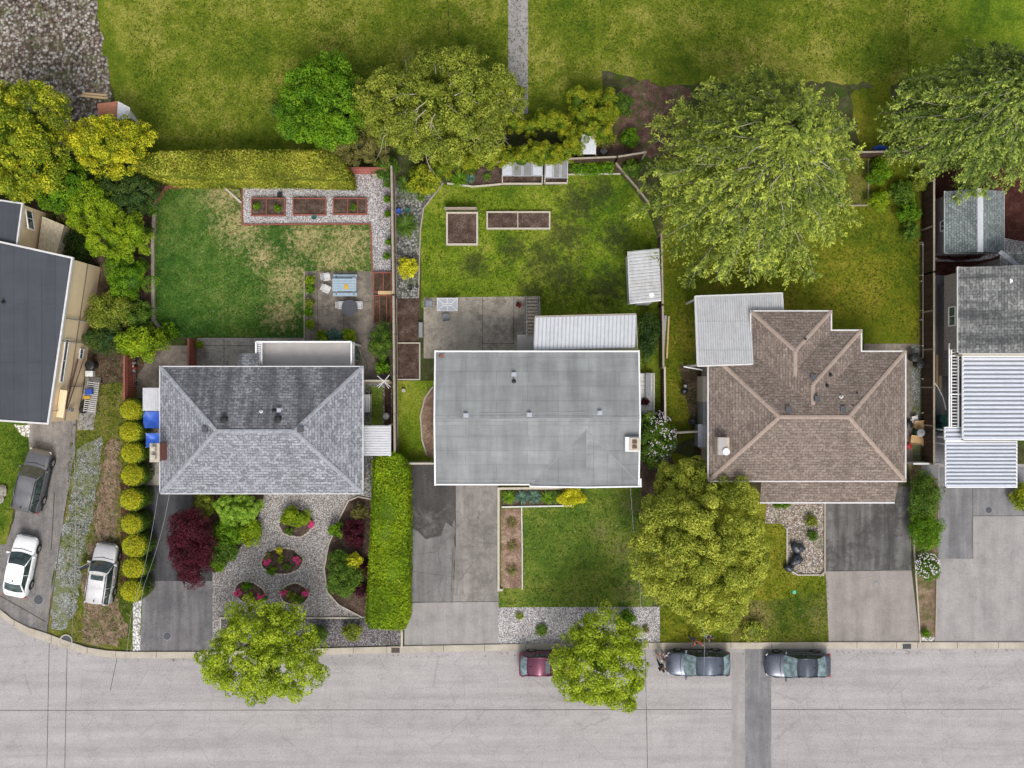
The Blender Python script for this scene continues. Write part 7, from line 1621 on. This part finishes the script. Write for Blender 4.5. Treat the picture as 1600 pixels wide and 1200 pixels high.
# raised beds
def raised(label, x0p, x1p, y0p, y1p, mat, soil, h=.28, bars=(), name='raised_bed', group=None, w=.08, hb=()):
    a, b, c_, d_ = rect(x0p, x1p, y0p, y1p, h); t = thing(name, label, 'raised bed', (a, c_, 0), group); mb = MB()
    mb.box((a + b) / 2, (c_ + d_) / 2, 0, b - a - w, d_ - c_ - w, h - .08); obj('soil', mb, M[soil], t)
    for q in (((a, c_ + w / 2), (b, c_ + w / 2)), ((a, d_ - w / 2), (b, d_ - w / 2))): mb = MB(); mb.beam((*q[0], h / 2), (*q[1], h / 2), w, h); obj('side_board', mb, M[mat], t)
    for x in (a + w / 2, b - w / 2): mb = MB(); mb.beam((x, c_ + w, h / 2 - .002), (x, d_ - w, h / 2 - .002), w, h); obj('side_board', mb, M[mat], t)
    for x in bars: x = P(x, 0, h).x; mb = MB(); mb.beam((x, c_ + w, h - .05), (x, d_ - w, h - .05), .06, .09); obj('divider', mb, M[mat], t)
    for y in hb: y = P(0, y, h).y; mb = MB(); mb.beam((a + w, y, h - .05), (b - w, y, h - .05), .06, .09); obj('divider', mb, M[mat], t)
    return t
raised('left red framed raised bed with leafy greens at its right end', 392, 445, 309, 337, 'redwood', 'soilb', bars=(416,), group='red framed raised beds')
raised('middle red framed raised bed of bare brown soil', 457, 509, 309, 336, 'redwood', 'soilb', group='red framed raised beds')
raised('right red framed raised bed divided by boards', 520, 573, 309, 335, 'redwood', 'soilb', bars=(543, 559), group='red framed raised beds')
raised('square grey timber raised bed on the mossy lawn', 697, 747, 331, 383, 'timberp', 'soilb', .3, w=.13)
mb = MB(); mb.beam((-.55 - .62, 0, .45), (1.2, 0, .45), .06, .9); gobj('trellis_panel', 'weathered boards standing along the back of the square raised bed', 'panel', mb, 'timber', 720, 328)
raised('long grey timber raised bed split in two with sprouting plants', 760, 860, 330, 358, 'timberp', 'soilb', .3, bars=(809,), w=.11)
raised('upper terraced soil box beside the patio with a narrow ledge', 583, 612, 425, 457, 'redwood', 'soil', .3, bars=(599,)); raised('lower terraced soil box beside the patio with planted rows', 583, 612, 461, 505, 'redwood', 'soil', .3, bars=(593, 604))
mb = MB(); mb.box(0, 0, .3, 1.05, .26, .05); gobj('plank', 'new orange plank lying between the two terraced soil boxes', 'plank', mb, 'newwood', 603, 458)
rr = random.Random(9)
def pot(px, py, r_, mat, label, h=.3, group=None): mb = MB(); R = r_ * K; mb.lathe(0, 0, [(R * .7, 0), (R, h), (R * 1.05, h), (R * .85, h - .03), (.02, h - .05)], 18); return gobj('plant_pot', label, 'pot', mb, mat, px, py, group=group)
mb = MB(); mb.box(0, 0, 0, .32, .30, .3); mb.box(0, 0, .3, .22, .20, .01); gobj('planter_box', 'small square black pot above the left red raised bed', 'pot', mb, 'black', 438, 305, bevel=.01)
pot(492, 340, 4, 'green', 'dark green pot below the middle red raised bed'); pot(624, 331, 4, 'blue', 'blue pot on the grey gravel by the board fence', .35); pot(637, 330, 4, 'green', 'green pot on the grey gravel by the board fence', .35)
pot(642, 451, 3, 'black', 'small black pot at the edge of grey gravel and soil'); pot(652, 448, 2.5, 'black', 'tiny black pot beside the lawn edging', .2)
for i, (px, py) in enumerate([(558, 543), (561, 551), (559, 560)]): 
    pot(px, py, 4.5, 'edging', 'pale pot with succulents right of the white balcony', .35, 'pots right of the white balcony'); b = P(px, py, .35); a = crown(b.x, b.y, .25, .6, .2, .2, i + 3, 8, 150, .09, .4); o = thing('succulent', 'blue green succulent growing in the pale pots right of the balcony', 'plant', (b.x, b.y, .3), 'succulents right of the balcony'); leaf_mesh('leaves', *a[:6], M['l_blue'], o)
mb = MB(); mb.tube([P(566, 555, .05), P(571, 562, .05), P(574, 572, .05), P(573, 580, .05)], .025, 6); o = obj('garden_hose', mb, M['green'], base=P(566, 555)); tag(o, 'green hose curving over the patio right of the pots', 'hose')
# covered heap and hand truck by the rust fence
t = thing('hand_truck', 'two wheeled hand truck loaded with grey and silver things by the rust fence', 'hand truck', P(210, 583)); mb = MB()
for s in (-1, 1): mb.tube([(s * .14, -.95, .12), (s * .14, .3, .25)], .025, 6)
mb.tube([(-.3, -.75, .14), (.3, -.75, .14)], .02, 6); mb.tube([(-.14, -.95, .12), (.14, -.95, .12)], .025, 6); obj('frame', mb, M['mgrey'], t, local=True)
for s in (-1, 1): mb = MB(); mb.tube([(s * .22 - .03, -.75, .14), (s * .22 + .03, -.75, .14)], .13, 12); obj('wheel', mb, M['rubber'], t, local=True)
for i, (dx, dy, r_, m_) in enumerate([(-.05, 1.05, .26, 'dgrey'), (.0, .78, .24, 'mgrey'), (-.1, .5, .24, 'offwhite'), (.13, .38, .16, 'red'), (.0, .18, .22, 'mgrey'), (-.02, -.05, .19, 'dgrey')]):
    mb = MB(); V, Fs = blob(0, 0, 0, r_, r_ * .8, .5 + .1 * (i % 3), 9, 5, 1.0, .18, i); mb.add(V, Fs); gobj('bundle', 'lumpy grey or coloured bundle piled on the hand truck by the rust fence', 'bundle', mb, m_, 210 + dx * 21, 583 - dy * 21, .05, 'bundles on the hand truck')
# clutter beside the tan wall
def bin_(px, py, r_, h, mat, label, lid=None, name='rubbish_bin'):
    t = thing(name, label, 'bin', P(px, py)); R = r_ * K; mb = MB(); mb.lathe(0, 0, [(R * .8, 0), (R * .98, h - .06), (R * .98, h)], 20); obj('tub', mb, M[mat], t, local=True)
    mb = MB(); mb.lathe(0, 0, [(R * 1.04, h), (R * 1.04, h + .04), (R * .8, h + .08), (.03, h + .11)], 20); mb.box(0, 0, h + .09, .22, .04, .06); obj('lid', mb, M[lid or mat], t, local=True); return t
bin_(149, 571, 7, .9, 'black', 'round black bin against the foot of the tan wall')
mb = MB(); mb.box(0, 0, 0, .55, .42, .4); mb.box(0, 0, .4, .3, .22, .02); gobj('crate', 'small white crate below the black bin', 'crate', mb, 'white', 143, 584, bevel=.02)
t = thing('slatted_rack', 'low slatted timber rack full of slats beside the tan wall', 'rack', P(148, 620), rz=math.radians(-8))
for i in range(15): mb = MB(); mb.box(0, -1.05 + i * .15, .52, .85, .05, .03); obj('slat', mb, M['offwhite'], t, local=True)
for s in (-1, 1): mb = MB(); mb.box(s * .42, 0, .46, .06, 2.3, .08); mb.box(s * .42, 1.05, 0, .06, .06, .46); mb.box(s * .42, -1.05, 0, .06, .06, .46); obj('rail', mb, M['timber'], t, local=True)
mb = MB(); mb.box(0, 0, 0, .5, .4, .3); gobj('crate', 'blue crate on the slatted rack', 'crate', mb, 'blue', 141, 612, .56, bevel=.02)
mb = MB(); mb.box(0, 0, 0, .45, .22, .2); mb.tube([(.2, 0, .1), (.34, .06, .2)], .03, 6); gobj('watering_can', 'yellow watering can below the blue crate', 'watering can', mb, 'yellow', 137, 621, .5, bevel=.03)
for px, py, lb in ((133, 631, 'upper worn tyre leaning by the slatted rack'), (131, 640, 'lower worn tyre leaning by the slatted rack')):
    mb = MB(); mb.lathe(0, 0, [(.14, 0), (.28, 0), (.30, .09), (.28, .18), (.14, .18)], 18); gobj('tyre', lb, 'tyre', mb, 'rubber', px, py, .1)
for px, py, s_, lb in ((4, 766, .42, 'larger pale rock on the far left lawn'), (2, 779, .3, 'smaller pale rock on the far left lawn')):
    mb = MB(); V, Fs = blob(0, 0, -.05, s_, s_ * 1.2, .4, 9, 5, 1, .2, px); mb.add(V, Fs); gobj('rock', lb, 'rock', mb, 'conc', px, py)
for px, py, s_, lb, an in ((98, 203, 1.3, 'new plank pair lying in the bushes at the upper left', .1), (84, 153, 1.1, 'tan timber frame piece at the top of the stony yard', -.5), (148, 152, 2.0, 'long pale timber at the top edge of the stony yard', -.1)):
    mb = MB(); mb.box(0, 0, 0, s_, .16, .10, an); mb.box(.03, .2, 0, s_ * .9, .14, .08, an + .02); gobj('plank', lb, 'plank', mb, 'newwood', px, py, .02)
# beside the brown house
for px, py, lb in ((1423, 559, 'upper black round barrel at the corner of the brown roof'), (1431, 569, 'lower black round barrel at the corner of the brown roof')): bin_(px, py, 6.5, .8, 'black', lb, name='barrel')
bin_(1430, 675, 6, .9, 'green', 'green bin with pale blue grey lid amid cardboard boxes', 'mgrey')
def carton(px, py, w_, d_, h, rot, label, mat='cardb'):
    t = thing('cardboard_box', label, 'box', P(px, py), rz=rot); mb = MB(); mb.box(0, 0, 0, w_, d_, h); obj('box', mb, M[mat], t, local=True, bevel=.01)
    for s in (-1, 1): mb = MB(); mb.beam((-w_ / 2, s * d_ / 2, h), (-w_ / 2, s * d_ * .8, h + .08), .01, .01); mb.add([(-w_ / 2, s * d_ / 2, h + .002), (w_ / 2, s * d_ / 2, h + .002), (w_ / 2, s * d_ * .72, h + .09), (-w_ / 2, s * d_ * .72, h + .09)], [(0, 1, 2, 3)]); obj('flap', mb, M[mat], t, local=True)
carton(1436, 663, 1.0, .42, .4, .1, 'long cardboard box lying above the green bin'); carton(1428, 687, .8, .45, .4, -.1, 'open cardboard box below the green bin'); carton(1438, 690, .3, .4, .35, .4, 'small tilted carton right of the open cardboard box')
carton(1427, 654, .42, .3, .3, .2, 'small white carton above the long cardboard box', 'offwhite')
for px, py, m_, lb, s_ in ((1418, 662, 'black', 'black sack at the left of the long cardboard box', .3), (1419, 697, 'red', 'crumpled red bag below the open cardboard box', .22), (1423, 658, 'offwhite', 'crumpled pale lilac bag near the black sack', .2)):
    mb = MB(); V, Fs = blob(0, 0, 0, s_, s_, s_ * 1.1, 10, 6, 1, .22, px); mb.add(V, Fs); gobj('bag', lb, 'bag', mb, m_, px, py, smooth=False)
def sack(px, py, r_, rot, label):
    r2 = random.Random(px); mb = MB(); nu, nv = 18, 9; V = []
    for j in range(nv + 1):
        ph = math.pi * j / nv
        for i in range(nu): a = 2 * math.pi * i / nu; q = math.sin(ph) ** .7 * (1 + .13 * math.sin(3 * a + px) + .08 * math.sin(7 * a + j) + r2.uniform(-.05, .05)); V.append((r_ * 1.15 * q * math.cos(a), r_ * .85 * q * math.sin(a), .28 - .28 * math.cos(ph) + r2.uniform(-.02, .02)))
    mb.add(V, [(j * nu + i, j * nu + (i + 1) % nu, (j + 1) * nu + (i + 1) % nu, (j + 1) * nu + i) for j in range(nv) for i in range(nu)]); mb.tube([(0, 0, .5), (.04, .02, .62), (.1, .06, .66)], [.07, .03, .07], 7)
    n_ = NT('black_bag_film', .28, 0, .6); n_.out((.02, .026, .036), n_.noise(6, 3, .6), .8, .05)
    o = gobj('rubbish_bag', label, 'rubbish bag', mb, n_.m, px, py, group='black rubbish bags', smooth=True); o.rotation_euler = (0, 0, rot)
sack(1244, 855, .46, -.3, 'uppermost black rubbish bag on the brown gravel'); sack(1242, 874, .45, .6, 'middle black rubbish bag on the brown gravel'); sack(1231, 886, .34, 0, 'lowest black rubbish bag on the corner of the gravel edging')
mb = MB(); mb.lathe(0, 0, [(.14, 0), (.14, .05), (.08, .06), (.08, .03), (.02, .03)], 18); gobj('valve_cover', 'small green round valve cover in the front grass', 'valve cover', mb, m_plain('mint_plastic', (.10, .50, .33), .5), 1241, 925)
# timber stacks
for i, (x, y0_, y1_, m_) in enumerate([(1459, 558, 589, 'newwood'), (1464, 554, 604, 'newwood'), (1469, 558, 610, 'newwood')]):
    mb = MB(); mb.beam(P(x, y0_, .12), P(x, y1_, .12), .16, .09); tag(obj('plank', mb, M[m_], base=P(x, y1_)), ['short new yellow plank on the left beside the dark fence', 'middle new yellow plank between the fence and white stair', 'rightmost new yellow plank next to the white stair'][i], 'plank')
for i, (xa_, ya_, xb_, yb_, m_, lb) in enumerate([(1040, 493, 1034, 570, 'gal', 'silver ladder rail lying along the board fence'), (1045, 494, 1042, 560, 'newwood', 'long orange plank lying beside the silver ladder rail'), (1036, 506, 1035, 565, 'mgrey', 'grey pole lying nearest to the board fence')]):
    mb = MB(); mb.beam(P(xa_, ya_, .1), P(xb_, yb_, .1), .12 if i else .16, .08); tag(obj('plank' if i == 1 else 'pole', mb, M[m_], base=P(xb_, yb_)), lb, 'plank' if i == 1 else 'pole')
bin_(1466, 654, 7, .95, 'green', 'round green bin between dark fence and white stair')
t = thing('wheelie_bin', 'square dark green wheelie bin below the round green bin', 'bin', P(1467, 668)); mb = MB(); mb.box(0, 0, .05, .56, .6, .95); obj('tub', mb, M['green'], t, local=True, bevel=.03)
mb = MB(); mb.box(0, 0, 1.0, .6, .66, .06); mb.box(0, -.34, .92, .4, .05, .06); obj('lid', mb, M['green'], t, local=True, bevel=.02)
for s in (-1, 1): mb = MB(); mb.tube([(s * .2 - .03, .3, .1), (s * .2 + .03, .3, .1)], .1, 12); obj('wheel', mb, M['rubber'], t, local=True)
mb = MB(); mb.tube([P(1459, 596, 1.2), P(1466, 606, 1.0), P(1474, 622, .8), P(1478, 640, .7)], .04, 6); tag(obj('pipe', mb, M['white'], base=P(1466, 606)), 'white pipe bending diagonally towards the mauve wall', 'pipe')
# under the drooping tree
for px, py, lb in ((1086, 424, 'left wooden frame chair half under the huge drooping tree'), (1122, 426, 'right wooden frame chair half under the huge drooping tree')):
    chair(lb, px, py, -125, 'dgrey', 'frame chairs under the drooping tree', 'timberp')
t = thing('kettle_grill', 'black round kettle grill on the side grass', 'grill', P(1066, 611)); mb = MB(); mb.lathe(0, 0, [(.05, .45), (.24, .58), (.28, .72), (.24, .86), (.06, .93)], 20); obj('bowl', mb, M['black'], t, local=True, smooth=True)
for i in range(3): a = i * 2.1; mb = MB(); mb.tube([(.1 * math.cos(a), .1 * math.sin(a), .5), (.3 * math.cos(a), .3 * math.sin(a), 0)], .015, 6); obj('leg', mb, M['chrome'], t, local=True)
mb = MB(); mb.box(0, 0, .91, .16, .03, .05); mb.box(.1, .3, .6, .2, .3, .02); obj('handle', mb, M['chrome'], t, local=True)
pot(1080, 659, 5, 'black', 'black pot with white speck near the timber gate'); pot(1095, 660, 3.5, 'terra', 'terracotta pot against the left wall of the brown house'); pot(1113, 641, 3, 'terra', 'small terracotta pot in the soil beside the brown house') if False else None
bin_(1101, 708, 5, .8, 'mgrey', 'grey bin below the pale lean-to cabinet')
# beside the grey hip roof
t = thing('pallet', 'white slatted pallet leaning flat by the east wall of the grey house', 'pallet', P(574, 630))
for i in range(5): mb = MB(); mb.box(-.24 + i * .12, 0, .5, .09, 1.3, .03); obj('slat', mb, M['offwhite'], t, local=True)
mb = MB(); mb.box(0, .5, .0, .6, .08, .5); mb.box(0, -.5, 0, .6, .08, .5); mb.box(.35, 0, .4, .05, 1.35, .06); obj('bearer', mb, M['timber'], t, local=True)
mb = MB(); V, Fs = blob(0, 0, 0, .26, .26, .4, 10, 6, 1, .08, 3); mb.add(V, Fs); gobj('bucket', 'white rounded tub at the foot of the board fence by the side porch', 'tub', mb, 'offwhite', 604, 650)
mb = MB(); mb.lathe(0, 0, [(.14, 0), (.15, .2), (.13, .22), (.02, .21)], 12); gobj('tree_stump', 'small pale cut stump in the lawn right of the board fence', 'stump', mb, 'timberp', 631, 610)
mb = MB(); mb.box(0, 0, .0, .42, .42, .05, .7); gobj('paving_slab', 'grey diamond set slab behind the back fence right of the white tin roof', 'slab', mb, 'mgrey', 943, 236, .3)
mb = MB(); V, Fs = blob(0, 0, 0, .6, .22, .4, 12, 6, 1, .15, 8); mb.add(V, Fs); gobj('tarpaulin', 'bundled dark blue tarpaulin behind the fence between the drooping trees', 'tarpaulin', mb, 'blue', 1374, 233)
# covers in the ground
def cover(px, py, r_, mat, label, z=.03):
    t = thing('manhole_cover', label, 'manhole cover', P(px, py, z)); R = r_ * K; mb = MB(); mb.lathe(0, 0, [(R * 1.12, -.03), (R * 1.12, .0), (R * 1.02, .004), (R * 1.01, -.004), (.01, -.004)], 26); obj('ring', mb, M['mgrey'], t, local=True)
    mb = MB(); mb.lathe(0, 0, [(R * .97, -.03), (R * .97, .002), (.01, .004)], 26)
    for i in range(-3, 4): mb.box(0, i * R * .25, .003, R * 1.2, R * .06, .004)
    obj('lid', mb, M[mat], t, local=True)
cover(60, 937, 7.5, 'dgrey', 'oval looking dark manhole cover behind the white sedan'); cover(261, 994, 6, 'dgrey', 'round manhole cover in the grey driveway next to the lime street tree'); cover(1545, 797, 5, 'dgrey', 'round manhole cover below the large white ribbed roof'); cover(1370, 911, 2.5, 'mgrey', 'tiny round cover in the pale right driveway')
t = thing('catch_basin', 'round catch basin in the bulge of the curved kerb', 'catch basin', P(104, 1001)); mb = MB(); k = 26; R = .40
mb.lathe(0, 0, [(R * 1.22, 0), (R * 1.22, .115), (R * 1.02, .115), (R * 1.0, .03), (.01, .03)], 26); obj('ring', mb, M['kerb'], t, local=True); mb = MB(); mb.lathe(0, 0, [(R * .96, .03), (R * .96, .05), (.01, .05)], 26)
for i in range(-3, 4): mb.box(i * .1, 0, .05, .04, .6 - abs(i) * .09, .015)
obj('grate', mb, M['dgrey'], t, local=True)
for px, py, m_, lb in ((618, 1016, 'rust', 'rusty drain grate set in the kerb by the lime hedge'), (1417, 1010, 'dgrey', 'dark drain grate set in the kerb at the right driveways')):
    t = thing('drain_grate', lb, 'drain grate', P(px, py, .10)); mb = MB(); mb.box(0, 0, -.02, .62, .38, .028); obj('frame', mb, M[m_], t, local=True); mb = MB()
    for i in range(6): mb.box(-.25 + i * .1, 0, .008, .05, .32, .008)
    obj('bars', mb, M['black'], t, local=True)
# overhead service cables
def cable(pts, label, r_=.009):
    mb = MB(); P_ = []
    for (x0_, y0_, z0_), (x1_, y1_, z1_) in zip(pts, pts[1:]):
        for j in range(8): t_ = j / 8; a = P(x0_, y0_, z0_); b = P(x1_, y1_, z1_); v = a.lerp(b, t_); v.z -= .5 * math.sin(math.pi * t_); P_.append(v)
    P_.append(P(*pts[-1])); mb.tube(P_, r_, 5); tag(obj('overhead_cable', mb, M['gal'], base=P_[0]), label, 'cable')
cable([(113, 652, 4.3), (112, 1000, 6.5), (110, 1230, 7.5)], 'thin pale cable running from the tan house down over the gravel strip')
cable([(265, 771, 4.6), (225, 915, 5.5), (150, 1230, 7.5)], 'right one of two pale service cables crossing the dark driveway'); cable([(247, 771, 4.6), (205, 960, 5.8), (160, 1230, 7.5)], 'left one of two pale service cables crossing the dark driveway')
cable([(985, 760, 4.6), (1000, 920, 5.6), (1020, 1230, 7.5)], 'pale cable from the central house over the lawn edge to the street'); cable([(1097, 762, 4.6), (1101, 1010, 6.5), (1103, 1230, 7.5)], 'pale cable passing over the dark hatchback')
